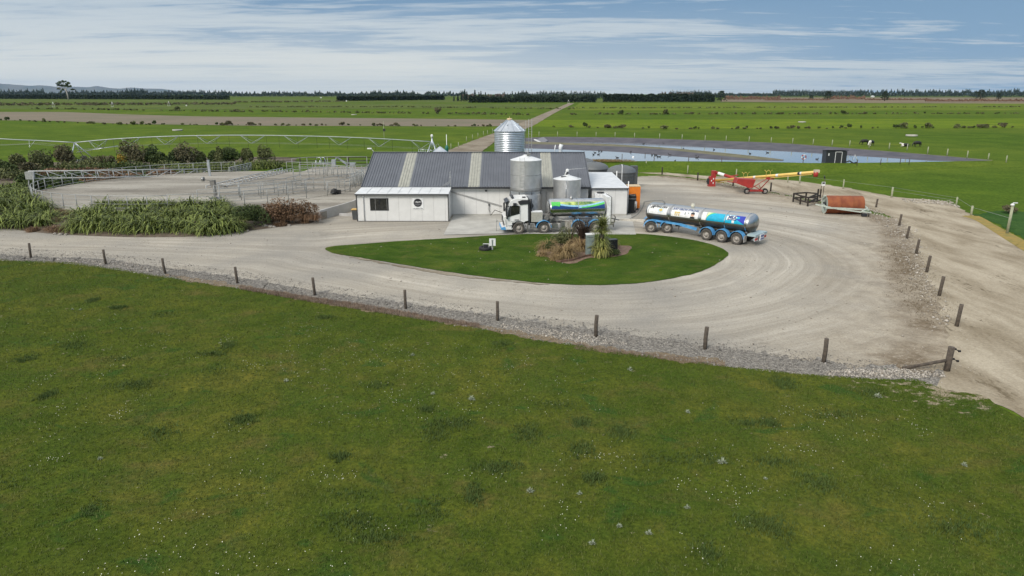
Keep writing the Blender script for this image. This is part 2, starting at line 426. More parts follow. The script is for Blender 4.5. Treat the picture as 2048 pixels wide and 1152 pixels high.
def dirtmat(name, c1, c2, c3, sc=.35, stretch=(1, 1, 1), rot=(0, 0, 0), spots=True):
    m = bpy.data.materials.new(name); m.use_nodes = True; t = NT(m.node_tree)
    b = t.n['Principled BSDF']; b.inputs['Roughness'].default_value = .95; b.inputs['Specular IOR Level'].default_value = .1
    co = t.node('ShaderNodeTexCoord').outputs['Object']
    cs = t.mapping(co, stretch, (0, 0, 0), rot)
    c = t.ramp(t.noise(cs, sc, 8, .62, .3), [(.36, c1), (.62, c2)])
    f = t.noise(co, 7, 7, .8)
    c = t.mix(1.0, c, t.ramp(f, [(.3, (.72, .70, .68, 1)), (.5, (1, 1, 1, 1)), (.72, (1.25, 1.25, 1.25, 1))]), 'MULTIPLY')
    if spots:
        s_ = t.math('MULTIPLY', t.noise(cs, 4.2, 7, .75), t.noise(cs, .45, 4))
        c = t.mix(t.ramp(s_, [(.315, G1(0)), (.39, G1(.85))]), c, c3)
    t.l.new(c, b.inputs['Base Color'])
    bp = t.node('ShaderNodeBump', ins={'Height': f, 'Strength': .5, 'Distance': .05}); t.l.new(bp.outputs[0], b.inputs['Normal'])
    return m
m_race = dirtmat('far_race_dirt', (.17, .14, .10, 1), (.27, .235, .18, 1), (.12, .10, .07, 1), .15)
race = PX([(880, 306), (902, 299), (945, 282), (987, 267), (1020, 254), (1058, 240), (1085, 228), (1112, 217), (1128, 210), (1137, 206.5), (1149, 206.5), (1140, 211), (1125, 218), (1106, 228), (1086, 240), (1066, 252), (1040, 262), (1010, 276), (987, 286), (963, 304)])
sheet('far_race', race, .07, m_race, amp=.35, smooth=False, step=2.0)

# gravel yard with tyre-track flow coordinates
ISL = [(650, 499), (668, 493), (720, 489), (800, 483), (900, 477), (1000, 471), (1100, 468), (1200, 467), (1290, 469), (1370, 478), (1425, 490), (1456, 506), (1448, 518), (1420, 536), (1380, 550), (1310, 563), (1250, 569), (1180, 571), (1100, 568), (1000, 558), (900, 545), (800, 529), (720, 516), (672, 508)]
isl_w = catmull(PX(ISL), k=4)
flowline = np.array([(p.x, p.y) for p in PX([(-500, 462), (0, 478), (400, 486), (600, 493)]) + isl_w[0:0]])
poly = np.array([(p.x, p.y) for p in isl_w])
tail = np.array([(p.x, p.y) for p in PX([(-600, 455), (0, 478), (350, 488), (660, 499)])])
segs = [(poly[i], poly[(i + 1) % len(poly)]) for i in range(len(poly))] + [(tail[i], tail[i + 1]) for i in range(len(tail) - 1)]
def inpoly(x, y, pg):
    ins = np.zeros(x.shape, bool); n = len(pg); j = n - 1
    for i in range(n):
        xi, yi = pg[i]; xj, yj = pg[j]
        cnd = ((yi > y) != (yj > y)) & (x < (xj - xi) * (y - yi) / (yj - yi + 1e-12) + xi)
        ins ^= cnd; j = i
    return ins
gravel_px = [(-500, 447), (0, 452), (110, 460), (480, 450), (700, 415), (900, 400), (1190, 396), (1262, 372), (1276, 353), (1330, 351), (1420, 361), (1500, 378), (1580, 393), (1640, 406), (1730, 424), (1800, 440), (1860, 485), (1890, 520), (1910, 570), (1930, 640), (1950, 700), (1990, 760), (1900, 800), (1650, 752), (1400, 730), (1190, 700), (860, 645), (480, 580), (0, 524), (-500, 484)]
gpoly = np.array([(p.x, p.y) for p in PX(gravel_px)])
gs = .4
xs = np.arange(gpoly[:, 0].min(), gpoly[:, 0].max() + gs, gs); ys = np.arange(gpoly[:, 1].min(), gpoly[:, 1].max() + gs, gs)
gx, gy = np.meshgrid(xs, ys, indexing='ij')
dist = np.full(gx.shape, 1e9); arc = np.zeros(gx.shape)
acc = 0.0
for a_, b_ in segs:
    ab = b_ - a_; L2 = (ab ** 2).sum(); tt = np.clip(((gx - a_[0]) * ab[0] + (gy - a_[1]) * ab[1]) / L2, 0, 1)
    dd = np.hypot(gx - a_[0] - ab[0] * tt, gy - a_[1] - ab[1] * tt)
    u_ = dd < dist; dist = np.where(u_, dd, dist)
arc = gx * .6 + gy * .25
# smooth the field a little
for _ in range(6):
    d2 = dist.copy(); d2[1:-1, 1:-1] = (dist[:-2, 1:-1] + dist[2:, 1:-1] + dist[1:-1, :-2] + dist[1:-1, 2:] + dist[1:-1, 1:-1]) / 5; dist = d2
lane_lo0 = np.array([(p.x, p.y) for p in PX([(1330, 350), (1420, 360), (1500, 377), (1580, 391), (1640, 403), (1725, 416), (1790, 438), (1820, 462), (1840, 510), (1856, 560), (1880, 610), (1893, 660), (1888, 700), (1870, 740)])])
dlane = np.full(gx.shape, 1e9)
for a_, b_ in zip(lane_lo0[:-1], lane_lo0[1:]):
    ab = b_ - a_; tt = np.clip(((gx - a_[0]) * ab[0] + (gy - a_[1]) * ab[1]) / (ab ** 2).sum(), 0, 1)
    dlane = np.minimum(dlane, np.hypot(gx - a_[0] - ab[0] * tt, gy - a_[1] - ab[1] * tt))
cx_ = (gx[:-1, :-1] + gs / 2); cy_ = (gy[:-1, :-1] + gs / 2)
keep = inpoly(cx_, cy_, gpoly)
idx = np.arange(gx.size).reshape(gx.shape)
fq = np.stack([idx[:-1, :-1][keep], idx[1:, :-1][keep], idx[1:, 1:][keep], idx[:-1, 1:][keep]], 1)
used, inv = np.unique(fq.ravel(), return_inverse=True)
vv = np.stack([gx.ravel()[used], gy.ravel()[used], np.full(len(used), .012)], 1)

mg = bpy.data.materials.new('gravel'); mg.use_nodes = True; t = NT(mg.node_tree)
b = t.n['Principled BSDF']; b.inputs['Roughness'].default_value = .95; b.inputs['Specular IOR Level'].default_value = .1
fl = t.node('ShaderNodeAttribute', attribute_name='flow').outputs['Vector']
co = t.node('ShaderNodeTexCoord').outputs['Object']
fx, fy, fz = t.sep(fl)
# warp distances a little so that tracks wander
wob = t.math('MULTIPLY', t.math('SUBTRACT', t.noise(co, .06, 2), .5), 3.0)
dv = t.math('ADD', fx, wob)
streak = t.noise(t.comb(t.math('MULTIPLY', dv, 1.5), t.math('MULTIPLY', fy, .09), 0), 1.0, 6, .72)
streak2 = t.noise(t.comb(t.math('MULTIPLY', dv, .42), t.math('MULTIPLY', fy, .03), 7.7), 1.0, 3, .5)
big = t.noise(co, .09, 5, .6)
c = t.ramp(t.math('ADD', t.math('MULTIPLY', streak, .5), t.math('MULTIPLY', streak2, .5)), [(.36, (.268, .242, .198, 1)), (.47, (.345, .315, .262, 1)), (.56, (.43, .396, .334, 1)), (.65, (.56, .522, .446, 1))])
c = t.mix(t.ramp(big, [(.36, G1(.8)), (.58, G1(0))]), c, (.25, .238, .213, 1))
dl_ = t.math('ADD', fz, t.math('MULTIPLY', t.math('SUBTRACT', t.noise(co, .5, 6, .65), .5), 7.0))
c = t.mix(t.ramp(t.math('DIVIDE', dl_, 10.0), [(.05, G1(.95)), (.30, G1(.6)), (.8, G1(0))]), c, t.ramp(t.noise(co, .9, 7, .7), [(.38, (.24, .20, .145, 1)), (.6, (.385, .335, .255, 1))]))
wd_ = t.math('ADD', fz, t.math('MULTIPLY', t.math('SUBTRACT', t.noise(co, .8, 6, .7), .5), 3.2))
wm = t.ramp(t.math('DIVIDE', wd_, 4.0), [(.0, G1(.35)), (.22, G1(.9)), (.48, G1(.75)), (.72, G1(0))])
wm = t.math('MULTIPLY', wm, t.ramp(t.noise(co, .16, 3), [(.38, G1(.25)), (.56, G1(1))]))
c = t.mix(wm, c, t.ramp(t.noise(co, 2.2, 7, .8), [(.36, (.085, .062, .038, 1)), (.52, (.17, .13, .085, 1)), (.66, (.36, .32, .26, 1))]))
f = t.noise(co, 9, 8, .85)
c = t.mix(1.0, c, t.ramp(f, [(.28, (.60, .59, .58, 1)), (.5, (1, 1, 1, 1)), (.74, (1.32, 1.32, 1.3, 1))]), 'MULTIPLY')
sp = t.math('MULTIPLY', t.noise(t.mapping(co, (1, 1.4, 1)), 3.0, 7, .75), t.noise(co, .22, 3))
c = t.mix(t.ramp(sp, [(.33, G1(0)), (.40, G1(.55))]), c, (.17, .15, .12, 1))
t.l.new(c, b.inputs['Base Color'])
bp = t.node('ShaderNodeBump', ins={'Height': f, 'Strength': .45, 'Distance': .05}); t.l.new(bp.outputs[0], b.inputs['Normal'])
go = np_mesh('gravel_yard', vv, inv.reshape(-1, 4), mg)
at = go.data.attributes.new('flow', 'FLOAT_VECTOR', 'POINT')
at.data.foreach_set('vector', np.stack([dist.ravel()[used], arc.ravel()[used], dlane.ravel()[used]], 1).astype(np.float32).ravel())
tag(go, kind='structure')

# cow lane on the right
m_lane = dirtmat('lane_dirt', (.235, .195, .135, 1), (.40, .35, .265, 1), (.12, .095, .06, 1), .42, stretch=(1, .30, 1), rot=(0, 0, R(-38)))
lane_up = [(1180, 327), (1240, 333), (1300, 342), (1400, 351), (1500, 356), (1600, 363), (1700, 377), (1790, 394), (1880, 402), (1925, 420), (1955, 438), (1990, 462), (2048, 500), (2200, 590), (2600, 850)]
lane_lo = [(1180, 345), (1262, 345), (1330, 350), (1420, 360), (1500, 377), (1580, 391), (1640, 403), (1725, 416), (1790, 438), (1820, 462), (1840, 510), (1856, 560), (1880, 610), (1893, 660), (1888, 700), (1870, 740), (1850, 765), (1900, 785), (1960, 800), (2048, 835), (2150, 900), (2600, 1200)]
sheet('cow_lane', catmull(PX(lane_up), False, 4) + catmull(PX(lane_lo), False, 4)[::-1], .022, m_lane, amp=.4, smooth=False, step=.5)
m_ochre = mat('dry_ochre_grass', (.30, .20, .04, 1), .95, c2=(.20, .17, .04, 1), sc=1.2, detail=8, bump=.5, bsc=8)
ribbon('dry_grass_edge', catmull(PX([(1932, 432), (1960, 434), (1990, 450), (2020, 466), (2060, 487), (2200, 560)]), False), catmull(PX([(1925, 434), (1950, 441), (1985, 463), (2048, 503), (2200, 592)]), False), .034, m_ochre, amp=.5)
m_dgr = grassmat('lush_verge_grass', [(.03, .075, .02, 1), (.042, .09, .024, 1), (.05, .10, .03, 1), (.035, .08, .02, 1)], .3, bump=.5, fine=10)
sheet('lush_grass', PX([(1950, 430), (2000, 422), (2060, 425), (2300, 440), (2300, 560), (2060, 482), (2020, 462), (1990, 446)]), .026, m_dgr, amp=.5)

# front paddock
pad_top = [(-600, 476), (-200, 501), (0, 519), (120, 524), (200, 533), (330, 553), (480, 576), (560, 588), (630, 602), (740, 620), (860, 640), (930, 652), (1000, 662), (1090, 682), (1190, 695), (1300, 712), (1410, 727), (1520, 740), (1650, 752), (1760, 758), (1830, 760), (1870, 772), (1900, 782), (1960, 792), (2000, 815), (2060, 850), (2300, 1000)]
ptop = catmull(PX(pad_top), False, 5)
front = [Vector((34, 14, 0)), Vector((30, 2, 0)), Vector((-40, 2, 0)), Vector((-75, 30, 0))]
sheet('paddock', ptop + front, .034, g_front, amp=.18, smooth=False, step=.3)
# verge of coarse gravel along the posts (slightly proud of the road)
verge_up = [(-600, 470), (0, 510), (200, 519), (330, 536), (480, 556), (640, 584), (800, 606), (1000, 634), (1190, 662), (1410, 690), (1650, 722), (1800, 742), (1890, 744)]
m_verge = mat('coarse_verge_gravel', (.12, .112, .098, 1), .95, c2=(.28, .26, .225, 1), sc=7, detail=10, amt=.35, bump=.9, bsc=14)
vtop = catmull(PX(verge_up), False, 5)
vlow = catmull(PX([(x, y + 5) for x, y in pad_top if x <= 1872]), False, 5)
ribbon('gravel_verge', vtop, vlow, .024, m_verge, amp=.9, n=1200)
m_dead = mat('dry_dead_grass', (.115, .08, .045, 1), .95, c2=(.19, .145, .085, 1), sc=2.5, detail=8, bump=.5, bsc=14)
el = catmull(PX([(330, 549), (480, 571), (630, 596), (740, 614), (860, 634), (1000, 656), (1190, 690), (1300, 706), (1450, 724)]), False, 5)
eh = catmull(PX([(330, 554), (480, 578), (630, 605), (740, 622), (860, 641), (1000, 665), (1190, 699), (1300, 714), (1450, 731)]), False, 5)
ribbon('dead_grass_edge', el, eh, .040, m_dead, amp=.45, n=700)
# stony strip between the gravel yard and the cow lane
sl = catmull(PX([(1440, 364), (1560, 385), (1650, 402), (1740, 416), (1800, 440), (1830, 470), (1850, 520), (1868, 570), (1890, 620), (1912, 668)]), False, 5)
sr = catmull(PX([(1440, 369), (1560, 391), (1650, 409), (1730, 424), (1765, 450), (1778, 480), (1792, 530), (1812, 580), (1838, 625), (1885, 672)]), False, 5)
m_strip = mat('stony_strip', (.34, .29, .22, 1), .95, c2=(.15, .105, .07, 1), sc=.9, detail=9, amt=.7, bump=.7, bsc=9)


# grass island and garden bed
sheet('grass_island', PX(ISL), .045, g_lawn, amp=.07, step=.25)
m_bark = mat('bark_mulch', (.13, .075, .052, 1), .95, c2=(.22, .15, .105, 1), sc=4, detail=8, bump=.8, bsc=16)
sheet('garden_bed', PX([(1074, 505), (1092, 514), (1118, 525), (1145, 528), (1175, 518), (1210, 516), (1245, 512), (1262, 500), (1258, 493), (1225, 492), (1160, 488), (1100, 490)]), .058, m_bark, amp=.14, step=.2)
ribbon('edge_strip', catmull(PX([(700, 513), (800, 531), (900, 547), (1000, 560), (1100, 569)]), False), catmull(PX([(700, 514.5), (800, 534), (900, 551), (1000, 563), (1100, 570)]), False), .040, m_race, amp=.22)

# concrete tanker pad, with a drainage kerb line
cp = [G(908, 430), G(1262, 430), G(1272, 470), G(1000, 468), G(887, 470.5)]
sheet('concrete_pad', cp, .05, M_conc, smooth=False)

# milking yard: raised round slab
YC = Vector((-38.3, 86.8, 0)); YR = 18.2
m_yard = dirtmat('worn_yard_concrete', (.17, .155, .13, 1), (.35, .33, .285, 1), (.075, .065, .052, 1), .11, stretch=(.35, 1.6, 1))
yb = MB(); yb.lathe([(YR + .2, 0), (YR + .2, .8), (0.001, .8)], 96, c=YC, smooth=False, cap=False)
tag(yb.build('yard_slab', m_yard), kind='structure')
tag(MB().box((-20.5, 101, .38), (22, 22, .78)).build('rear_yard', m_yard), kind='structure')
tag(MB().box((-19.2, 86.3, .38), (7.0, 7.4, .74)).build('exit_ramp', m_yard), kind='structure')
ap = MB(); pa_ = [G(643, 440.5), G(706, 420.5), Vector((-16.5, 80.9, 0)), Vector((-17, 88, 0)), Vector((-26, 86, 0)), Vector((-30, 73, 0))]
ap.prism([(p.x, p.y) for p in pa_], .0, .775, axis='Z'); tag(ap.build('yard_apron', m_yard), kind='structure')
# planting bank round the yard
bm = bmesh.new()
o_px = [(-260, 440), (0, 457), (55, 463), (110, 468), (240, 474), (400, 473), (480, 464), (560, 454), (640, 442)]
oo = catmull(PX(o_px), False, 5); k = len(oo)
ii = []
for i in range(k):
    a_ = R(178 + (295 - 178) * i / (k - 1)); ii.append(YC + Vector((math.cos(a_) * (YR + .3), math.sin(a_) * (YR + .3), .72)))
m_soil = mat('planting_soil', (.075, .055, .035, 1), .95, c2=(.13, .10, .07, 1), sc=1.5, detail=7, bump=.6, bsc=10)
va = [bm.verts.new((p.x, p.y, .03)) for p in oo]; vm = [bm.verts.new(p.lerp(q, .45) + Vector((0, 0, .25))) for p, q in zip(oo, ii)]; vb = [bm.verts.new(q) for q in ii]
for A, B in ((va, vm), (vm, vb)):
    for i in range(k - 1): bm.faces.new((A[i], A[i + 1], B[i + 1], B[i]))
me = bpy.data.meshes.new('planting_bank'); bm.to_mesh(me); bm.free()
tag(link_mesh('planting_bank', me, m_soil), kind='structure')
# ground behind yard: bed with shrubs
sheet('shrub_bed', PX([(-300, 395), (0, 372), (60, 352), (200, 338), (400, 330), (560, 326), (590, 322), (560, 314), (300, 318), (0, 330), (-300, 345)]), .03, m_soil, amp=.6, step=1)

# ---------------------------------------------------------------- effluent ponds
m_lin = mat('pond_liner', (.050, .048, .060, 1), .75, c2=(.088, .083, .095, 1), sc=.35, detail=6, bump=.35, bsc=1.2)
m_bank = mat('bank_grass', (.10, .10, .045, 1), .95, c2=(.17, .15, .09, 1), sc=.6, detail=8, bump=.4, bsc=4)
m_water = bpy.data.materials.new('pond_water'); m_water.use_nodes = True; t = NT(m_water.node_tree)
b = t.n['Principled BSDF']; b.inputs['Base Color'].default_value = (.22, .27, .31, 1); b.inputs['Roughness'].default_value = .04
b.inputs['Specular IOR Level'].default_value = .6
co = t.node('ShaderNodeTexCoord').outputs['Object']
bp = t.node('ShaderNodeBump', ins={'Height': t.noise(t.mapping(co, (.5, 2.0, 1)), 1.2, 4, .6), 'Strength': .03, 'Distance': .1}); t.l.new(bp.outputs[0], b.inputs['Normal'])
def band(name, A, B, m, kind='structure', k=6):
    """surface between two polylines of 3d points"""
    a = catmull(A, False, k); b_ = catmull(B, False, k); n = 60
    def rs_(p):
        L = [0]
        for i in range(1, len(p)): L.append(L[-1] + (p[i] - p[i - 1]).length)
        out = []; j = 0
        for i in range(n + 1):
            s_ = L[-1] * i / n
            while j < len(p) - 2 and L[j + 1] < s_: j += 1
            out.append(p[j].lerp(p[j + 1], min(1, max(0, (s_ - L[j]) / max(1e-6, L[j + 1] - L[j])))))
        return out
    a, b_ = rs_(a), rs_(b_); vs = a + b_
    fs = [(i, i + 1, n + 2 + i, n + 1 + i) for i in range(n)]
    return tag(MB().add(vs, fs, 0, True).build(name, m), kind=kind)
ZR = 1.0; ZW = .12
far_rim = [(1010, 279), (1090, 274), (1170, 274.5), (1250, 275.5), (1400, 280.5), (1560, 286.5), (1700, 297), (1850, 309), (1930, 316), (1985, 321)]
far_bot = [(1010, 288), (1090, 285.5), (1170, 285), (1282, 287), (1380, 292.5), (1467, 298.7), (1540, 302), (1607, 305), (1653, 308), (1720, 312.5), (1792, 317.5), (1860, 322), (1960, 324)]
zr_ = lambda x: ZR if x < 1650 else max(.25, ZR - (x - 1650) / 335 * .75)
FR = [G(x, y, zr_(x)) for x, y in far_rim]; FB = [G(x, y, ZW - .05) for x, y in far_bot]
band('pond_liner', FR, FB, m_lin)
back = lambda L, d, z: [Vector((p.x * (1 + d / p.length), p.y * (1 + d / p.length), z)) for p in L]
BK = [Vector((p.x * (1 + 1.6 / p.length), p.y * (1 + 1.6 / p.length), p.z - .05)) for p in FR]
band('pond_bank', [p + Vector((0, 0, .004)) for p in FR], BK, m_bank)
band('pond_bank', BK, back(FR, 7, .02), g_far)
near_rim = [(1000, 308), (1180, 321), (1250, 322), (1330, 322.3), (1440, 323), (1560, 324.5), (1640, 326), (1800, 324.5), (1985, 321)]
NR = [G(x, y, zr_(x)) for x, y in near_rim]
band('pond_bank', NR, back(NR, -9, .02), g_far)
band('pond_liner', NR, [Vector((p.x * (1 + 3 / p.length), p.y * (1 + 3 / p.length), ZW - .1)) for p in NR], m_lin)
sheet('pond_water', [Vector((p.x, p.y, 0)) for p in FB[::1]] + [Vector((p.x * (1 + 2.5 / p.length), p.y * (1 + 2.5 / p.length), 0)) for p in NR[::-1]] , ZW, m_water, smooth=False)
# divider between the two ponds
ZD = .65
zd_ = lambda x: ZD if x < 1400 else max(.17, ZD - (x - 1400) / 120 * .48)
dfar = [G(x, y, zd_(x)) for x, y in [(1010, 281), (1075, 283.5), (1150, 286), (1235, 289), (1328, 295), (1421, 303), (1514, 312.6), (1568, 319.5)]]
dnear = [G(x, y, zd_(x)) for x, y in [(1010, 287), (1075, 288.5), (1150, 290), (1235, 293), (1328, 299), (1421, 309), (1467, 314), (1514, 318.8), (1566, 320.3)]]
dlow = [G(x, y, ZW - .05) for x, y in [(1010, 296), (1075, 298), (1166, 302), (1235, 305), (1328, 312.5), (1375, 316), (1435, 320.5), (1500, 323), (1566, 324)]]
band('pond_divider', dfar, dnear, m_bank)
band('pond_liner', dnear, dlow, m_lin)
band('pond_liner', back(dfar, 2.4, ZW - .1), dfar, m_lin)

# ================================================================ BUILDINGS
FY = G(897, 431).y                  # front wall plane of the long shed
def corrugated(x0, x1, y0, z0, y1, z1, pitch=.27, h=.06, th=.01, prof=(0, .3, .5, .8)):
    """ribs run up the slope"""
    mb = MB(); xs_ = [x0]; zs_ = [0]
    x = x0
    n = int((x1 - x0) / pitch)
    pts = []
    for i in range(n):
        bx_ = x0 + i * pitch
        pts += [(bx_, 0), (bx_ + pitch * .55, 0), (bx_ + pitch * .65, h), (bx_ + pitch * .9, h)]
    pts.append((x1, 0))
    vs = [(a, y0, z0 + b) for a, b in pts] + [(a, y1, z1 + b) for a, b in pts]; k = len(pts)
    mb.add(vs, [(i, i + 1, k + i + 1, k + i) for i in range(k - 1)])
    return mb
def text_mesh(s, size, loc, rot, m, name, parent, ext=.004, spacing=1.0, align='CENTER', bold=0):
    cu = bpy.data.curves.new(name, 'FONT'); cu.body = s; cu.size = size; cu.extrude = ext; cu.align_x = align; cu.align_y = 'CENTER'; cu.offset = bold; cu.space_character = spacing
    o = bpy.data.objects.new(name, cu); C.objects.link(o)
    dg = bpy.context.evaluated_depsgraph_get(); me = bpy.data.meshes.new_from_object(o.evaluated_get(dg)); bpy.data.objects.remove(o)
    me.transform(Matrix.Translation(loc) @ Matrix(rot).to_4x4() if not isinstance(rot, Matrix) else Matrix.Translation(loc) @ rot.to_4x4())
    me.materials.clear()
    return link_mesh(name, me, m, parent)
RFRONT = Matrix.Rotation(R(90), 3, 'X')    # text facing -Y

shed = thing('milking_shed', 'long dairy shed with grey corrugated roof and three pale skylight strips', 'shed', (-3.6, FY, 0))
ox, oy = -3.6, FY
X0, X1, D, ZE, ZR_ = -15.2 - ox, 7.95 - ox, 13.9, 2.98, 5.82
w_ = MB(); W0, W1 = X0 + .25, X1 - .2
w_.box(((W0 + W1) / 2, .1, 1.45), (W1 - W0, .2, 2.9)); w_.box(((W0 + W1) / 2, D - .1, 1.45), (W1 - W0, .2, 2.9))
for x in (W0 + .1, W1 - .1):
    w_.prism([(.2, 0), (D - .2, 0), (D - .2, 2.9), (D / 2, ZR_ - .12), (.2, 2.9)], x - .1, x + .1, axis='X')
w_.build('wall', M_white, shed)
w2 = MB()
for i in range(11): w2.box((-2.45 + i * 1.2, -.006, 1.4), (.02, .012, 2.75))
w2.build('panel_joint', mat('panel_joint', (.42, .42, .41, 1), .6), shed)
rf = MB()
sk = [P(808, 373, FY).x, P(948, 373, FY).x, P(1096, 373, FY).x]
sk = [(s - ox - .58, s - ox + .58) for s in sk]
edges = [X0] + [e for s in sk for e in s] + [X1]
EO = .38
for i in range(0, len(edges), 2):
    c1 = corrugated(edges[i], edges[i + 1], -EO, ZE - .02, D / 2, ZR_); c2 = corrugated(edges[i], edges[i + 1], D + EO, ZE - .02, D / 2, ZR_)
    rf.add(c1.v, c1.f); rf.add(c2.v, c2.f)
roof = rf.build('roof', M_roof, shed, fix=False)
for a, b2 in sk:
    c1 = corrugated(a, b2, -EO, ZE - .024, D / 2, ZR_ - .004); c1.build('skylight', M_sky, roof, fix=False)
MB().bar((X0, D / 2, ZR_ + .035), (X1, D / 2, ZR_ + .035), .34, .035).build('ridge_cap', M_roof, roof)
tr = MB()
for x in (X0, X1):
    tr.bar((x, -EO, ZE + .0), (x, D / 2, ZR_ + .02), .05, .2); tr.bar((x, D + EO, ZE), (x, D / 2, ZR_ + .02), .05, .2)
tr.split('barge_board', M_roof, roof)
MB().box(((X0 + X1) / 2, -EO - .06, ZE - .10), (X1 - X0, .13, .15)).build('gutter', M_trim, roof)
dp = P(1093, 374, FY).x - ox
MB().tube([(dp, -EO - .05, ZE - .1), (dp, -.08, ZE - .4), (dp, -.08, .1)], .045, 8).build('downpipe', M_wht, shed)
MB().box((P(972, 379, FY).x - ox, -.06, 2.55), (.2, .14, .14)).build('wall_lamp', M_trim, shed)
a = P(901, 383, FY) ; b2 = P(1003, 412, FY)
MB().bar((a.x - ox, -.05, a.z), (b2.x - ox, -.05, b2.z), .08, .13).build('sloping_conduit', mat('grey_conduit', (.33, .33, .32, 1), .5), shed)
MB().box(((W0 + W1) / 2, -.012, .08), (W1 - W0, .024, .16)).build('concrete_plinth', M_conc, shed)
# aerial bracket on the left eave
am = MB(); ax = P(901, 374, FY - .3).x - ox
am.tube([(ax, -.45, 2.0), (ax, -.45, 4.35)], .03, 6); am.tube([(ax, -.45, 3.6), (ax - .95, -.3, 2.95)], .02, 5); am.tube([(ax, -.45, 3.45), (ax - .75, -.3, 2.95)], .02, 5)
am.box((ax, -.45, 3.95), (.13, .13, .13)); am.tube([(ax - .05, -.45, 4.35), (ax + .08, -.45, 4.55)], .03, 5)
am.build('aerial', M_pipe, shed)
# roof corner camera / lamp at the left end of the ridge
lm = MB(); lm.tube([(X0 + .1, D / 2, ZR_), (X0 - .25, D / 2, ZR_ + .35)], .02, 5); lm.box((X0 - .45, D / 2, ZR_ + .42), (.45, .2, .12))
lm.build('flood_lamp', M_wht, shed)

# office block in front
off = thing('office_block', 'white panelled office lean-to with dark window and pale roof in front of the long shed', 'office', ((-15.05 - 6.2) / 2, G(800, 443).y, 0))
OW = (15.05 - 6.2); OD = FY - G(800, 443).y - .02; hx = OW / 2
ow = MB()
wx0 = P(740, 397, off.location.y).x - off.location.x; wx1 = P(776, 397, off.location.y).x - off.location.x
wz1 = P(758, 397, off.location.y).z; wz0 = P(758, 420.5, off.location.y).z
T_ = 2.66
ow.box(((-hx + wx0) / 2, .06, T_ / 2), (wx0 + hx, .12, T_)); ow.box(((hx + wx1) / 2, .06, T_ / 2), (hx - wx1, .12, T_))
ow.box(((wx0 + wx1) / 2, .06, wz0 / 2), (wx1 - wx0, .12, wz0)); ow.box(((wx0 + wx1) / 2, .06, (wz1 + T_) / 2), (wx1 - wx0, .12, T_ - wz1))
for s in (-1, 1): ow.prism([(.12, 0), (OD, 0), (OD, 2.86), (.12, T_)], s * (hx - .06) - .06, s * (hx - .06) + .06, axis='X')
ow.build('wall', M_white, off)
jn = MB()
for i in range(1, 8): jn.box((-hx + .65 + i * 1.13, -.004, T_ / 2), (.018, .01, T_ - .1))
jn.build('panel_joint', bpy.data.materials['panel_joint'], off)
wf = MB()
for z in (wz0, wz1): wf.box(((wx0 + wx1) / 2, .02, z), (wx1 - wx0 + .06, .1, .06))
for x in (wx0, wx1, (wx0 + wx1) / 2): wf.box((x, .022, (wz0 + wz1) / 2), (.05, .09, wz1 - wz0 - .06))
wfo = wf.build('window_frame', M_trim, off)
MB().box(((wx0 + wx1) / 2, .06, (wz0 + wz1) / 2), (wx1 - wx0, .02, wz1 - wz0)).build('window_pane', M_glass, wfo)
orf = MB(); orf.prism([(-.22, 2.66), (OD, 2.90), (OD, 2.98), (-.22, 2.74)], -hx - .12, hx + .08, axis='X'); oro = orf.build('roof', M_wroof, off)
sm_ = MB()
for i in range(1, 9): sm_.bar((-hx + i * 1.0, -.2, 2.755), (-hx + i * 1.0, OD - .1, 2.99), .03, .025)
sm_.build('roof_seam', mat('roof_seam', (.5, .51, .52, 1), .5), oro)
MB().box((0, -.28, 2.66), (OW + .22, .11, .11)).build('gutter', M_trim, oro)
cb = MB(); cb.box((-hx - .03, -.03, T_ / 2), (.07, .07, T_)); cb.box((hx + .02, -.03, T_ / 2), (.09, .08, T_)); cb.split('corner_trim', M_trim, off)
dpx = P(727, 400, off.location.y).x - off.location.x
MB().tube([(dpx, -.26, 2.62), (dpx, -.07, 2.4), (dpx, -.07, .05)], .05, 8).build('downpipe', M_wht, off)
MB().box((0, .0, .03), (OW + .1, .1, .06)).build('base_strip', M_trim, off)

# round emblem sign board
sc_ = P(836, 407.5, off.location.y)
sg = thing('sign_board', 'square white farm sign with dark round mountain emblem on the office wall', 'sign', (sc_.x, off.location.y - .03, sc_.z))
MB().box((0, 0, 0), (1.08, .03, 1.1)).build('board', M_wht, sg)
em = MB(); em.lathe([(.40, 0), (.40, .006)], 40, M=Matrix.Rotation(R(90), 3, 'X'), c=(-.01, -.016, .1)); em.build('emblem_disc', M_ink, sg)
mt_ = MB(); rg = [(-.37, .17), (-.30, .185), (-.2, .19), (-.12, .245), (-.05, .20), (.04, .215), (.12, .19), (.19, .24), (.25, .2), (.36, .185), (.37, .165), (.2, .15), (-.2, .15)]
mt_.prism([(x - .01, z + .0) for x, z in rg], -.028, -.0235); mt_.prism([(-.2, .1), (0, .115), (.05, .1), (0, .09)], -.028, -.0235)
mt_.build('mountain_mark', M_wht, sg)
lm_ = MB(); rr_ = random.Random(3)
for i in range(13): lm_.box((-.265 + i * .043, -.026, -.03), (.026, .005, rr_.choice((.06, .07, .08))))
for i in range(7): lm_.box((-.14 + i * .043, -.026, -.16), (.022, .005, .035))
lm_.build('emblem_line', mat('emblem_lettering', (.30, .31, .32, 1), .5), sg)
al = MB()
for x0_, n_ in ((-.44, 4), (-.21, 8), (.24, 5)):
    for i in range(n_): al.box((x0_ + i * .048, -.02, -.44), (.034, .008, .055))
al.build('address_line', M_ink, sg)

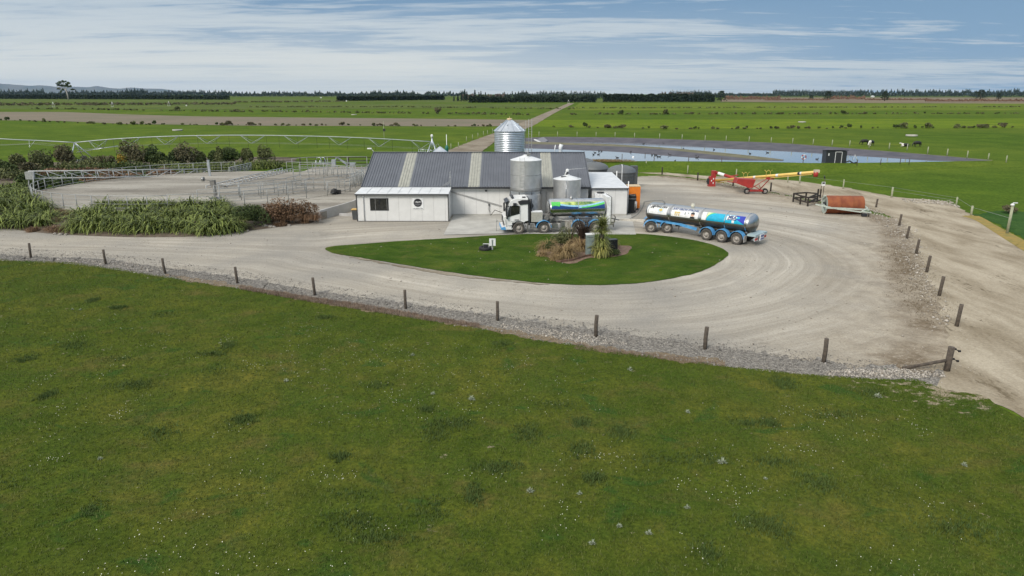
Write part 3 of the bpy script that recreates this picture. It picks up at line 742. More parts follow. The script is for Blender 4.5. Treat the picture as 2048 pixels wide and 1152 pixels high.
# white annex on the right (one long mono-pitch building)
anx0, anx1 = 8.1, 11.72
ay = FY - .15
ann = thing('annex', 'plain white flat-roofed annex at the right end of the long shed', 'shed', ((anx0 + anx1) / 2, ay, 0)); ah = (anx1 - anx0) / 2; AD = 12.2
aw = MB(); aw.prism([(0, 0), (AD, 0), (AD, 3.02), (0, 2.80)], -ah + .02, ah, axis='X'); aw.build('wall', M_white, ann)
ar = MB(); ar.prism([(-.15, 2.805), (AD + .1, 3.03), (AD + .1, 3.10), (-.15, 2.875)], -ah - .05, ah + .1, axis='X'); aro = ar.build('roof', M_wroof, ann)
MB().box((0.03, -.19, 2.79), (ah * 2 + .2, .08, .10)).build('gutter', M_trim, aro)
MB().box((ah + .02, 0, 1.38), (.05, .06, 2.76)).build('corner_trim', M_trim, ann)
MB().box((0, -.01, .1), (ah * 2, .03, .2)).build('concrete_plinth', M_conc, ann)
jn = MB()
for i in (1, 2): jn.box((-ah + i * 1.2, -.006, 1.4), (.018, .012, 2.7))
jn.build('panel_joint', bpy.data.materials['panel_joint'], ann)

# ---------------------------------------------------------------- stainless milk silo
def vat(name, label, cx, cy, r, zt, apex, base_z, bands):
    t_ = thing(name, label, 'milk vat', (cx, cy, 0))
    v = MB(); v.lathe([(r, base_z), (r, zt)], 48, cap=False); body = v.build('vat_body', M_vat, t_)
    v = MB(); v.lathe([(r + .02, zt), (r + .02, zt + .05), (.25, apex - .06), (.25, apex), (.001, apex)], 48, smooth=False); v.build('vat_roof', M_wroof, t_)
    v = MB()
    for z in bands: v.lathe([(r + .003, z - .03), (r + .018, z - .02), (r + .018, z + .02), (r + .003, z + .03)], 48, cap=False)
    v.build('weld_band', M_steelD, body)
    return t_
sx_ = 1.37; sy_ = 68.55
silo = vat('milk_silo', 'tall stainless milk silo with ladder standing behind the tanker truck cab', sx_, sy_, 1.52, 5.78, 6.30, 3.0, [4.42, 3.12])
v = MB(); v.lathe([(1.56, 2.82), (1.56, 3.02)], 48, cap=False); v.lathe([(1.62, .0), (1.62, 2.55), (1.56, 2.62)], 48, cap=False); v.build('base_jacket', M_steelD, silo)
v = MB(); v.lathe([(1.58, 2.60), (1.60, 2.84)], 48, cap=False); v.build('collar', M_galv, silo)
v = MB()
for a in range(0, 360, 45):
    v.box((1.60 * math.cos(R(a - 70)), 1.60 * math.sin(R(a - 70)), 2.72), (.05, .05, .26), rz=R(a - 70))
v.split('collar_bracket', M_trim, silo)
lad = MB()
lx = -.62
for dx in (0, .45):
    xx = lx + dx; yy = -math.sqrt(1.58 ** 2 - xx * xx) - .12
    lad.tube([(xx, yy, .6), (xx, yy, 6.15)], .016, 5)
for i in range(19):
    z = .8 + i * .29; y0_ = -math.sqrt(1.58 ** 2 - lx * lx) - .12; y1_ = -math.sqrt(1.58 ** 2 - (lx + .45) ** 2) - .12
    lad.tube([(lx, y0_, z), (lx + .45, y1_, z)], .012, 4)
lad.build('ladder', M_pipe, silo)
tp = MB(); tp.box((.25, -.3, 6.35), (.35, .3, .18)); tp.tube([(.0, -.1, 6.2), (.0, -.1, 6.75)], .03, 6); tp.tube([(.15, .1, 6.2), (.2, .1, 6.7)], .05, 6); tp.lathe([(.2, 6.1), (.2, 6.2)], 12, c=(-.6, -.5, -.25))
tp.build('agitator', M_steelD, silo)
MB().box((.42, -1.64, 2.05), (.22, .03, .2)).build('placard', M_wht, silo)
mw = MB(); mw.lathe([(.26, 0), (.28, .05), (.1, .08)], 20, M=Matrix.Rotation(R(90), 3, 'X'), c=(.45, -1.62, 1.55)); mw.build('manway', M_trim, silo)
text_mesh('#1', .42, (-.25, -1.64, 1.95), RFRONT, mat('faint_stencil', (.28, .28, .28, 1), .5), 'stencil_number', silo, .002)

sv = vat('milk_vat', 'short stainless milk vat with white agitator standing behind the truck tank', 5.45, 68.65, 1.36, 3.92, 4.36, .3, [.9])
tp = MB(); tp.lathe([(.16, 4.62), (.17, 4.8), (.08, 4.92), (.001, 4.93)], 14); tp.tube([(-.02, 0, 4.85), (-.25, -.1, 4.33)], .06, 6); tp.tube([(.05, 0, 4.85), (1.9, .3, 4.98)], .012, 4)
tp.build('agitator', M_wht, sv)
tp = MB(); tp.box((-.4, -.45, 4.23), (.5, .25, .05)); tp.tube([(1.0, -.6, 4.0), (1.0, -.6, 4.6)], .015, 4); tp.tube([(-.1, -.1, 4.3), (.05, 0, 4.65)], .08, 6); tp.build('hatch', M_trim, sv)
MB().box((-.3, -1.38, 1.35), (.52, .03, .32)).build('placard', M_wht, sv)
MB().tube([(-.2, -1.40, 1.5), (-.2, -1.40, 3.9)], .03, 6).build('pipe', M_steel, sv)
v = MB()
for a in (-140, -100, -60, -20, 60, 120): v.tube([(1.1 * math.cos(R(a)), 1.1 * math.sin(R(a)), 0), (1.1 * math.cos(R(a)), 1.1 * math.sin(R(a)), .32)], .05, 6)
v.split('foot', M_steelD, sv)
# outdoor cooling unit between annex and truck
cu_ = thing('cooling_unit', 'pale boxy cooling unit with round black fan against the annex wall', 'cooling unit', (8.95, 69.55, 0), R(0))
MB().box((0, 0, 1.2), (1.3, .8, 2.4)).build('casing', M_wht, cu_)
v = MB(); v.lathe([(.36, 2.4), (.38, 2.5), (.32, 2.51), (.28, 2.45), (.001, 2.45)], 24, c=(-.05, 0, 0)); v.build('fan', M_trim, cu_)
bx = thing('wall_cabinet', 'small dark equipment cabinet beside the short milk vat', 'cabinet', (7.55, 69.6, 0))
MB().box((0, 0, .75), (.55, .4, 1.5)).build('casing', M_steelD, bx); MB().box((0, 0, 1.53), (.62, .46, .06)).build('lid', M_trim, bx)

# ---------------------------------------------------------------- grain silo behind
gsl = thing('grain_silo', 'round corrugated galvanised grain silo with conical roof behind the shed ridge', 'grain silo', (-.32, 92.0, 0))
gr = 1.96; zt = 7.45; pr = []
z = .0
while z < zt:
    pr += [(gr, z), (gr + .035, z + .055), (gr, z + .11), (gr - .02, z + .165)]; z += .22
v = MB(); v.lathe(pr + [(gr, zt)], 56); v.build('corrugated_wall', M_galv, gsl)
v = MB(); v.lathe([(gr + .12, zt - .05), (.32, 8.78), (.001, 8.8)], 28, smooth=False); rr = v.build('conical_roof', M_galv, gsl)
v = MB()
for i in range(14):
    a = 2 * math.pi * i / 14 + .1
    v.bar((2.06 * math.cos(a), 2.06 * math.sin(a), zt + .0), (.34 * math.cos(a), .34 * math.sin(a), 8.80), .05, .05)
v.build('roof_rib', M_galv, rr)
v = MB(); v.lathe([(.34, 8.74), (.36, 8.9), (.30, 8.98), (.001, 8.99)], 16); v.tube([(0, 0, 8.95), (0, 0, 9.2)], .03, 5); v.build('filler_cap', M_cream, rr)
v = MB()
for i in range(6):
    a = 2 * math.pi * i / 6 + .3; v.tube([(1.15 * math.cos(a), 1.15 * math.sin(a), 8.1), (1.15 * math.cos(a), 1.15 * math.sin(a), 8.34)], .07, 6)
v.split('vent', M_galv, rr)
lt = thing('auger_ladder', 'tall thin pipework ladder frame to the right of the corrugated grain silo', 'ladder', (2.15, 92.0, 0))
v = MB()
for dx, dy, h_ in ((0, 0, 8.9), (.42, 0, 8.9), (.42, .4, 8.9), (-.35, .4, 8.7)): v.tube([(dx, dy, 0), (dx, dy, h_)], .03, 5)
v.split('upright', M_pipe, lt)
v = MB()
for i in range(28): v.tube([(0, 0, .4 + i * .3), (.42, 0, .4 + i * .3)], .012, 4)
v.build('rung', M_pipe, lt)
fs_ = thing('feed_silo', 'small grey cone roof of a feed silo just showing over the shed ridge', 'feed silo', (P(880, 300, 92).x, 92, 0))
cz = P(880, 293, 92).z
v = MB(); v.lathe([(1.05, 1.4), (1.05, cz - .75)], 28); v.build('silo_wall', M_galv, fs_)
v = MB(); v.lathe([(1.12, cz - .78), (.12, cz - .02), (.001, cz)], 20, smooth=False); v.build('conical_roof', M_galv, fs_)
v = MB()
for a in (45, 135, 225, 315): v.tube([(.9 * math.cos(R(a)), .9 * math.sin(R(a)), 0), (.9 * math.cos(R(a)), .9 * math.sin(R(a)), 1.6)], .06, 6)
v.split('leg', M_pipe, fs_)
v = MB(); v.tube([(-.5, 0, cz - .4), (-.5, 0, cz + .25), (-.25, 0, cz + .35), (0, 0, cz - .05)], .03, 5); v.build('filler_pipe', M_pipe, fs_)

# water tanks
def wtank(x, y, r, h, dome, label):
    t_ = thing('water_tank', label, 'water tank', (x, y, 0), 0, 'charcoal plastic water tanks')
    v = MB(); pr = [(r, 0)]
    for i in range(7): pr += [(r, h * (i + .3) / 7), (r - .025, h * (i + .5) / 7), (r, h * (i + .7) / 7)]
    v.lathe(pr + [(r, h)], 40, cap=False); v.build('tank_wall', M_tank, t_)
    v = MB(); v.lathe([(r + .03, h - .02)] + [(r * math.cos(a), h + dome * math.sin(a)) for a in (.05, .4, .75, 1.1, 1.35)] + [(.001, h + dome)], 40); d_ = v.build('domed_lid', mat('tank_lid', (.115, .125, .13, 1), .5) if 'tank_lid' not in bpy.data.materials else bpy.data.materials['tank_lid'], t_)
    v = MB(); v.lathe([(.3, h + dome * .93), (.3, h + dome * 1.06), (.001, h + dome * 1.1)], 16); v.build('hatch', M_tank, t_)
    return t_
wtank(13.55, 86.4, 1.80, 2.72, .85, 'charcoal water tank standing in the open right of the annex')
wtank(10.6, 90.2, 1.9, 2.75, .85, 'charcoal water tank half hidden behind the white annex roof')
wtank(9.6, 96.2, 1.9, 2.7, .9, 'farthest water tank dome, behind the other two and the annex')
sb = thing('black_crate', 'small black boxes stacked between the water tanks', 'crate', (P(1206, 340, 94).x, 94, 0))
MB().box((0, 0, 1.2), (1.4, 1, 2.4)).box((.9, 0, 1.0), (.7, .8, 2.0)).build('crate_body', M_tank, sb)
sb = thing('black_crate', 'black box right behind the foremost water tank', 'crate', (P(1268, 337, 93).x, 93, 0))
MB().box((0, 0, 1.4), (.9, .9, 2.8)).build('crate_body', M_tank, sb)

# orange cabinet + black pump + white pipes at the annex corner
oc = thing('orange_cabinet', 'tall orange equipment cabinet with cream lid beside the annex corner', 'cabinet', (13.05, 74.6, 0))
MB().box((0, 0, 1.35), (1.3, 1.5, 2.3)).build('casing', M_orange, oc); MB().box((0, 0, 2.53), (1.35, 1.55, .06)).build('lid', M_cream, oc)
MB().box((0, 0, .1), (1.1, 1.4, .2)).build('skid', M_trim, oc)
bp_ = thing('pump_unit', 'black pump unit with pipes against the right wall of the annex', 'pump', (12.45, 72.2, 0))
MB().box((0, 0, .95), (.95, .95, 1.7)).build('casing', M_black, bp_)
v = MB(); v.box((.1, -.2, 1.85), (.5, .4, .18)); v.tube([(-.3, -.5, 1.5), (.45, -.5, 1.5)], .05, 6); v.tube([(.35, -.52, .3), (.38, -.52, 1.3)], .08, 8); v.build('manifold', M_steelD, bp_)
v = MB(); v.tube([(-.3, -.48, 1.9), (.4, -.4, 2.0), (.45, -.3, 1.6)], .04, 6); v.build('hose', M_black, bp_)
v = MB(); v.tube([(.5, -.4, .5), (.5, -.4, 1.25)], .06, 8); v.build('filter', M_wht, bp_)
for x_, y_, zt_, lab in ((12.0, 71.5, 3.35, 'white standpipe in front of the black pump unit'), (11.95, 79.5, 3.55, 'shorter white pipe behind the annex roof edge'), (12.7, 80.5, 4.1, 'bent white pipe in front of the foremost water tank')):
    t_ = MB().tube([(0, 0, 0), (0, 0, zt_)] + ([(-.08, 0, zt_ + .08)] if x_ > 12.5 else []), .055, 8).build('vent_pipe', M_wht); t_.location = (x_, y_, 0)
    tag(t_, lab, 'pipe')

# wheelie bin
bn = thing('wheelie_bin', 'dark wheelie bin with yellow lid at the left corner of the office', 'bin', (G(709, 441).x, G(709, 441).y + .6, 0))
MB().box((0, 0, .52), (.5, .55, .95), taper=(1.15, 1.15)).build('bin_body', M_tank, bn)
MB().box((-.02, -.03, 1.04), (.64, .72, .07)).build('lid', mat('yellow_bin_lid', (.60, .38, .10, 1), .5), bn)
for s in (-1, 1):
    v = MB(); v.lathe([(.1, -.03), (.1, .03)], 14, M=RX, c=(s * .27, .25, .1)); v.build('wheel', M_black, bn)

# retaining wall of the yard + kerb block
rw = MB(); a = G(641, 441); b2 = G(706, 421)
for (p, q, zt1, zt2) in ((a, b2, .98, .98),):
    d = (q - p).normalized(); n_ = Vector((-d.y, d.x, 0)) * .2
    rw.add([p, q, q + n_, p + n_, p + Vector((0, 0, zt1)), q + Vector((0, 0, zt2)), q + n_ + Vector((0, 0, zt2)), p + n_ + Vector((0, 0, zt1))], [(0, 1, 5, 4), (1, 2, 6, 5), (2, 3, 7, 6), (3, 0, 4, 7), (4, 5, 6, 7)])
q2 = Vector((-16.2, 80.8, 0))
rw.add([b2, q2, q2 + Vector((-.2, 0, 0)), b2 + Vector((-.2, 0, 0)), b2 + Vector((0, 0, .98)), q2 + Vector((0, 0, .98)), q2 + Vector((-.2, 0, .98)), b2 + Vector((-.2, 0, .98))], [(0, 1, 5, 4), (1, 2, 6, 5), (2, 3, 7, 6), (3, 0, 4, 7), (4, 5, 6, 7)])
o_ = rw.build('retaining_wall', mat('smooth_concrete', (.46, .455, .44, 1), .8, c2=(.36, .355, .34, 1), sc=.8, detail=8)); tag(o_, 'smooth grey concrete retaining wall stepping down beside the office', 'wall')
kb = MB(); p, q = G(679, 432), G(709, 433); kb.bar(p + Vector((0, .1, .13)), q + Vector((0, .1, .13)), .25, .26); tag(kb.build('concrete_block', bpy.data.materials['smooth_concrete']), 'low pale concrete kerb block lying left of the wheelie bin', 'block')

# ================================================================ TANKER TRUCK AND TRAILER
def wheel(parent, x, y, r=.5, wd=.32, name='wheel', spokes=10, dark=False):
    """axis along local y; outer face towards -y"""
    sgn = -1 if y < 0 else 1
    w = MB(); Mr = Matrix.Rotation(R(90) * (1 if sgn < 0 else -1), 3, 'X')
    prof = [(r * .58, -wd / 2), (r * .94, -wd / 2), (r, -wd * .36), (r, wd * .36), (r * .94, wd / 2), (r * .62, wd / 2), (r * .60, wd / 2 - .04)]
    w.lathe(prof, 32, M=Mr, c=(x, y, r), cap=False)
    t_ = w.build(name, M_tyre, parent)
    q = MB(); q.lathe([(r * .60, wd / 2 - .03), (r * .56, wd / 2 - .06), (r * .5, wd / 2 - .12), (r * .30, wd / 2 - .13), (r * .24, wd / 2 + .02), (r * .2, wd / 2 + .04), (.001, wd / 2 + .04)], 28, M=Mr, c=(x, y, r), cap=False)
    rim = q.build('rim', M_rim, t_)
    h = MB()
    for i in range(spokes):
        a = 2 * math.pi * i / spokes; rr = r * .42
        h.lathe([(r * .055, wd / 2 - .13), (r * .055, wd / 2 - .112), (.001, wd / 2 - .112)], 8, M=Mr, c=(x + rr * math.cos(a), y, r + rr * math.sin(a)), cap=False)
    h.build('rim_hole_pattern', M_black, t_)
    return t_
def mudguard(parent, x, y, r=.62, wd=.5, m=None, a0=5, a1=175):
    g = MB(); vs = []; n = 14
    for i in range(n + 1):
        a = R(a0 + (a1 - a0) * i / n)
        for rr in (r, r + .035):
            for yy in (y - wd / 2, y + wd / 2): vs.append((x + rr * math.cos(a), yy, .5 + rr * math.sin(a)))
    fs = []
    for i in range(n):
        b = i * 4; fs += [(b, b + 1, b + 5, b + 4), (b + 2, b + 6, b + 7, b + 3), (b, b + 4, b + 6, b + 2), (b + 1, b + 3, b + 7, b + 5)]
    g.add(vs, fs, 0)
    return g.build('mudguard', m or M_blue, parent)
def oval_tank(x0, x1, a, b, zc, dome=.35, n=40):
    """horizontal oval tank along x with domed ends, half-width a, half-height b"""
    mb = MB(); prof = []
    for i in range(6): t_ = R(90 * i / 6); prof.append((x0 + dome * (1 - math.sin(t_)) , math.sin(t_) * 0 + math.cos(R(90 - 90 * i / 6)) if i else .02))
    st = [(x0 + dome * (1 - math.sqrt(1 - s * s)), s) for s in (.02, .35, .6, .8, .93, 1.0)] 
    st = [(x0 + dome * (1 - math.sqrt(max(0, 1 - s * s))), s) for s in (.02, .35, .6, .8, .93, .985, 1.0)] + [(x1 - dome * (1 - math.sqrt(max(0, 1 - s * s))), s) for s in (1.0, .985, .93, .8, .6, .35, .02)]
    vs = []
    for x, s in st:
        for j in range(n):
            t_ = 2 * math.pi * j / n; vs.append((x, a * s * math.cos(t_), zc + b * s * math.sin(t_)))
    k = len(st); fs = [(i * n + j, i * n + (j + 1) % n, (i + 1) * n + (j + 1) % n, (i + 1) * n + j) for i in range(k - 1) for j in range(n)]
    mb.add(vs, fs, 0, True); return mb
def on_tank(s, ang, a, b, zc, off=.008):
    """ang: degrees above the horizontal on the near (-y) side"""
    t_ = R(ang); return (s, -(a + off) * math.cos(t_), zc + (b + off) * math.sin(t_))
def tank_graphic(name, parent, s0, s1, a0, a1, a, b, zc, fn, mats, ns=110, na=26):
    mb = MB()
    for i in range(ns):
        for j in range(na):
            u0, u1 = i / ns, (i + 1) / ns; v0, v1 = j / na, (j + 1) / na
            mi = fn((u0 + u1) / 2, (v0 + v1) / 2)
            if mi is None: continue
            mb.add([on_tank(s0 + (s1 - s0) * u, a0 + (a1 - a0) * v, a, b, zc) for u, v in ((u0, v0), (u1, v0), (u1, v1), (u0, v1))], [(0, 1, 2, 3)], mi, True)
    return mb.build(name, mats, parent, fix=False)
def tank_text(body, size, s, ang, a, b, zc, m, name, parent, bold=0, off=.035):
    cu = bpy.data.curves.new(name, 'FONT'); cu.body = body; cu.size = size; cu.align_x = 'CENTER'; cu.align_y = 'CENTER'; cu.offset = bold
    o = bpy.data.objects.new(name, cu); C.objects.link(o)
    me = bpy.data.meshes.new_from_object(o.evaluated_get(bpy.context.evaluated_depsgraph_get())); bpy.data.objects.remove(o)
    for v in me.vertices: v.co = on_tank(s + v.co.x, ang + math.degrees(v.co.y / b), a, b, zc, off)
    me.materials.clear(); return link_mesh(name, me, m, parent)

# ---- truck (local: nose at x=0, length along +x, near side -y)
tk = thing('tanker_truck', 'white cab milk tanker truck with blue and green graphic on its steel tank', 'truck', (-.98, 61.7, 0), R(5.2))
for x, nm in ((1.48, 0), (3.72, 0), (6.85, 1), (8.40, 1)):
    for y in (-1.08, 1.08): wheel(tk, x, y, .535, .32 if not nm else .5)
ch = MB(); ch.box((5.5, -.42, .92), (8.4, .1, .24)); ch.box((5.5, .42, .92), (8.4, .1, .24))
for x in (1.48, 3.72, 6.85, 8.4): ch.tube([(x, -1, .5), (x, 1, .5)], .09, 8)
for x in (2.6, 5.2, 7.6, 9.4): ch.box((x, 0, .9), (.12, .8, .18))
ch.build('chassis', M_chas, tk)
for x in (3.72, 6.85, 8.4):
    for y in (-1.08, 1.08): mudguard(tk, x, y, .66, .54)
# cab
cab = MB()
side = [(.30, .55), (.22, .95), (.12, 1.25), (.14, 1.50), (.42, 1.70), (.62, 2.70), (.82, 3.02), (1.15, 3.14), (2.30, 3.18), (2.32, 1.15), (2.12, 1.13), (1.95, 1.02), (.92, 1.02), (.86, .55)]
hw = 1.22
# cab shell: extruded side profile, narrowed at the front
n = len(side); ring = []
def cw(x, z): return hw - (.10 if x < .5 else .03 if x < 1 else 0) - max(0, z - 2.6) * .12
vs = [(x, -cw(x, z), z) for x, z in side] + [(x, cw(x, z), z) for x, z in side]
cab.add(vs, [tuple(range(n))[::-1], tuple(range(n, 2 * n))] + [(i, (i + 1) % n, (i + 1) % n + n, i + n) for i in range(n)])
cabo = cab.build('cab', M_cab, tk)
bmod = cabo.modifiers.new('bevel', 'BEVEL'); bmod.width = .04; bmod.segments = 2; bmod.limit_method = 'ANGLE'
for s in (-1, 1):
    y = s * (hw + .006)
    g = MB(); g.add([(.76, y - s*.02, 1.62), (1.55, y, 1.82), (1.56, y, 2.52), (1.0, y, 2.56), (.80, y - s*.02, 2.50)], [(0, 1, 2, 3, 4)]); g.build('side_window', M_glass, cabo, fix=False)
    # dark quarter between windscreen and door
    g = MB(); g.add([(.46, s * (hw - .02), 1.5), (.74, y, 1.60), (.80, y, 2.54), (.66, s * (hw - .02), 2.5)], [(0, 1, 2, 3)]); g.build('door_pillar', M_trim, cabo, fix=False)
    g = MB(); g.box((1.3, s * (hw + .012), 1.28), (.4, .02, .05)); g.build('door_handle', M_trim, cabo)
    g = MB(); g.bar((1.60, s * (hw + .004), 1.2), (1.60, s * (hw + .004), 2.75), .02, .012); g.bar((.75, s * (hw + .004), 1.16), (1.6, s * (hw + .004), 1.2), .02, .012); g.build('door_seam', mat('door_seam', (.3, .3, .3, 1), .6) if s < 0 else bpy.data.materials['door_seam'], cabo)
    g = MB(); g.box((.38, s * 1.36, 2.05), (.14, .22, .75)); g.box((.42, s * 1.36, 1.52), (.12, .2, .26)); g.bar((.6, s * 1.15, 2.5), (.4, s * 1.36, 2.45), .05); g.build('mirror', M_trim, cabo)
    g = MB(); g.box((.24, s * .82, 1.05), (.08, .4, .26)); g.build('headlight', mat('headlight_glass', (.6, .62, .62, 1), .15) if s < 0 else bpy.data.materials['headlight_glass'], cabo)
    mudguard(cabo, 1.48, s * 1.02, .64, .5, M_tank, 8, 178)
    g = MB(); g.prism([(1.55, 2.62), (2.34, 2.68), (2.36, 3.02), (1.75, 3.02), (1.38, 2.90)], s * (hw - .02), s * (hw + .03)); g.build('air_deflector', M_trim, cabo)
    g = MB(); g.box((1.12, s * (hw + .08), 2.68), (.3, .14, .2)); g.build('kerb_mirror', M_trim, cabo)
g = MB(); g.add([(.405, -1.02, 1.74), (.405, 1.02, 1.74), (.605, 1.05, 2.66), (.605, -1.05, 2.66)], [(0, 1, 2, 3)]); g.build('windscreen', M_glass, cabo, fix=False)
g = MB(); g.prism([(.50, 2.62), (.36, 2.60), (.30, 2.82), (.62, 2.96)], -1.1, 1.1); g.build('sun_visor', M_trim, cabo)
g = MB(); g.box((.11, 0, 1.25), (.04, 1.2, .45)); g.box((.2, 0, .8), (.06, 1.3, .25)); g.build('grille', M_trim, cabo)
g = MB(); g.prism([(-.04, .42), (-.02, .62), (.36, .72), (.9, .60), (.9, .42)], -1.24, 1.24); bmp = g.build('bumper', M_cab, cabo)
g = MB(); g.prism([(-.09, .40), (-.07, .60), (.25, .69), (.34, .40)], -1.26, 1.26); g.build('bumper_stripe', M_blue, bmp)
g = MB(); g.bar((.34, -1.245, .75), (.32, -1.245, 1.32), .03, .03); g.bar((.34, -1.245, .73), (.88, -1.245, .80), .03, .03); g.build('bumper_trim', M_trim, cabo)
g = MB(); g.box((.95, 0, 3.20), (.22, 1.9, .08)); g.box((1.95, -.9, 3.24), (.3, .25, .08)); g.tube([(1.0, -.5, 3.2), (1.0, -.5, 3.36)], .05, 6); g.build('roof_lights', M_trim, cabo)
g = MB(); g.box((2.42, 0, 1.9), (.14, 2.3, 2.3)); g.tube([(2.62, -.8, 1.0), (2.62, -.8, 3.05)], .08, 8); g.build('exhaust_stack', M_trim, tk)
g = MB(); g.box((3.10, -.78, 1.48), (1.0, .8, .86)); g.build('side_locker', mat('grey_beige_locker', (.42, .41, .36, 1), .5), tk)
g = MB(); g.box((3.10, -.78, 1.93), (1.02, .82, .05)); g.build('locker_lid', M_wht, tk)
g = MB(); g.box((3.9, -.4, 1.35), (.8, 1.0, .5)); g.tube([(3.7, -.9, 1.2), (4.3, -.9, 1.25)], .1, 8); g.lathe([(.2, 0), (.2, .1)], 14, M=RY, c=(3.95, -1.1, 1.35)); g.lathe([(.16, 0), (.16, .1)], 14, M=RY, c=(4.4, -1.1, 1.4)); g.build('pump_gear', M_chas, tk)
# tank
TA, TB, TZ = 1.08, .80, 2.12
tb = oval_tank(4.15, 9.45, TA, TB, TZ, .22); tnk = tb.build('tank', M_steel, tk)
def f1(u, v):
    # v up.  blue hills at the foot, pale band, green sweep, farmland above
    L_ = .62 - abs(u - .17) * 1.9 if u < .5 else 0
    dip = .20 + 2.1 * (u - .50) ** 2
    if u < .17: 
        if v > .30 + .75 * (.17 - u) * 2 and ((u - .06) / .11) ** 2 + ((v - .66) / .5) ** 2 < 1: return 2
        if v < .30 + u * 2.6: return 0
        return 2
    if v < dip - (.10 if u > .5 else .0) + (.0 if u > .5 else .05): return 0
    if u > .56 and v < dip + .06 * (u - .5) * 6: return 2
    if v < dip + .26 + (.25 * max(0, u - .55)): return 1
    return 3
tank_graphic('side_graphic', tnk, 4.42, 9.22, 3, 50, TA, TB, TZ, f1, [M_navy, M_lblue, M_green, M_scene], 220, 50)
g = MB()
for s_ in (6.85,):
    vs = []
    for k in range(28):
        a = 2 * math.pi * k / 28
        for dx in (-.03, .03): vs.append((s_ + dx, (TA + .02) * math.cos(a), TZ + (TB + .02) * math.sin(a)))
    g.add(vs, [(2 * k, 2 * k + 1, (2 * k + 3) % 56, (2 * k + 2) % 56) for k in range(28)], 0, True)
g.build('tank_band', M_steel, tnk, fix=False)
g = MB(); g.lathe([(.16, 2.86), (.16, 3.02), (.06, 3.08), (.06, 3.2), (.001, 3.2)], 14, c=(6.35, 0, 0)); g.build('tank_hatch', M_steelD, tnk)
g = MB(); g.box((9.60, 0, 1.95), (.34, 2.2, 2.4)); rb = g.build('rear_cabinet', M_wht, tk)
g = MB(); g.box((9.80, 0, 1.95), (.06, 2.24, 2.45)); g.build('rear_door', M_trim, rb)
for x in (4.35, 4.95, 6.85, 8.45, 9.1):
    g = MB(); g.box((x, -.85, 1.25), (.12, .14, .5)); g.box((x, .85, 1.25), (.12, .14, .5)); g.split('tank_bracket', M_steelD, tk)
g = MB(); g.tube([(4.8, -1.0, 1.12), (8.6, -1.0, 1.12)], .04, 6); g.tube([(4.8, -1.0, 1.22), (6.2, -1.0, 1.22)], .03, 6); g.box((6.7, 0, 1.08), (5.0, 1.0, .1)); g.build('side_rail', M_steelD, tk)
g = MB(); g.box((5.55, -1.02, .68), (.55, .5, .68)); g.box((4.75, -.9, .62), (.5, .4, .4)); g.lathe([(.22, 0), (.22, .5)], 16, M=RY, c=(4.75, -1.15, .65)); g.build('fuel_tank', M_steelD, tk)
g = MB(); g.box((5.95, -1.06, .72), (.66, .5, .66)); g.build('battery_box', mat('dirty_silver_box', (.40, .38, .34, 1), .6, c2=(.22, .20, .17, 1), sc=4), tk)
g = MB(); g.box((7.62, -1.15, .72), (.2, .3, .3)); g.box((4.45, -1.2, .55), (.04, .42, .55)); g.box((2.28, -1.2, .62), (.05, .42, .75)); g.box((3.02, -1.05, .42), (.5, .3, .2)); g.box((2.7, -.95, .62), (.3, .25, .35)); g.split('under_gear', M_chas, tk)
g = MB(); g.box((9.9, 0, .72), (.3, 2.3, .16)); g.box((10.1, 0, .62), (.4, .3, .2)); g.tube([(10.1, -.9, .4), (10.15, -.9, 1.2)], .04, 6); g.tube([(10.1, -.9, 1.5), (10.3, -.7, 1.3), (10.25, -.6, .8), (10.1, -.5, .6)], .05, 6); g.build('rear_coupling', M_chas, tk)

# ---- trailer
tr_ = thing('milk_trailer', 'five axle steel milk tanker trailer with teal and white side graphics', 'trailer', (13.35, 62.35, 0), R(-42.0))
UA, UB, UZ = 1.08, .80, 1.72
m_dark_refl = bpy.data.materials.new('tank_steel_painted_reflection'); m_dark_refl.use_nodes = True; t = NT(m_dark_refl.node_tree); b = t.n['Principled BSDF']  # dark ground reflection painted brown into the lower half of the tank steel
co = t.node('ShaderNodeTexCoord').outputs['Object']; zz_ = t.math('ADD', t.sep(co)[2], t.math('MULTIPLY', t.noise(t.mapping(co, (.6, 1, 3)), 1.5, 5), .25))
refl_mask = t.ramp(zz_, [(.0, G1(1)), (1.0, G1(0))]); refl_mask = t.math('SUBTRACT', 1.0, t.math('MULTIPLY', t.math('SUBTRACT', zz_, 1.62), 3.5, clamp=True))
t.l.new(t.mix(refl_mask, (.48, .49, .49, 1), (.085, .072, .055, 1)), b.inputs['Base Color']); t.l.new(t.math('SUBTRACT', 1.0, t.math('MULTIPLY', refl_mask, .45)), b.inputs['Metallic']); b.inputs['Roughness'].default_value = .3
tb = oval_tank(-1.05, 9.15, UA, UB, UZ, .45); tt_ = tb.build('tank', m_dark_refl, tr_)
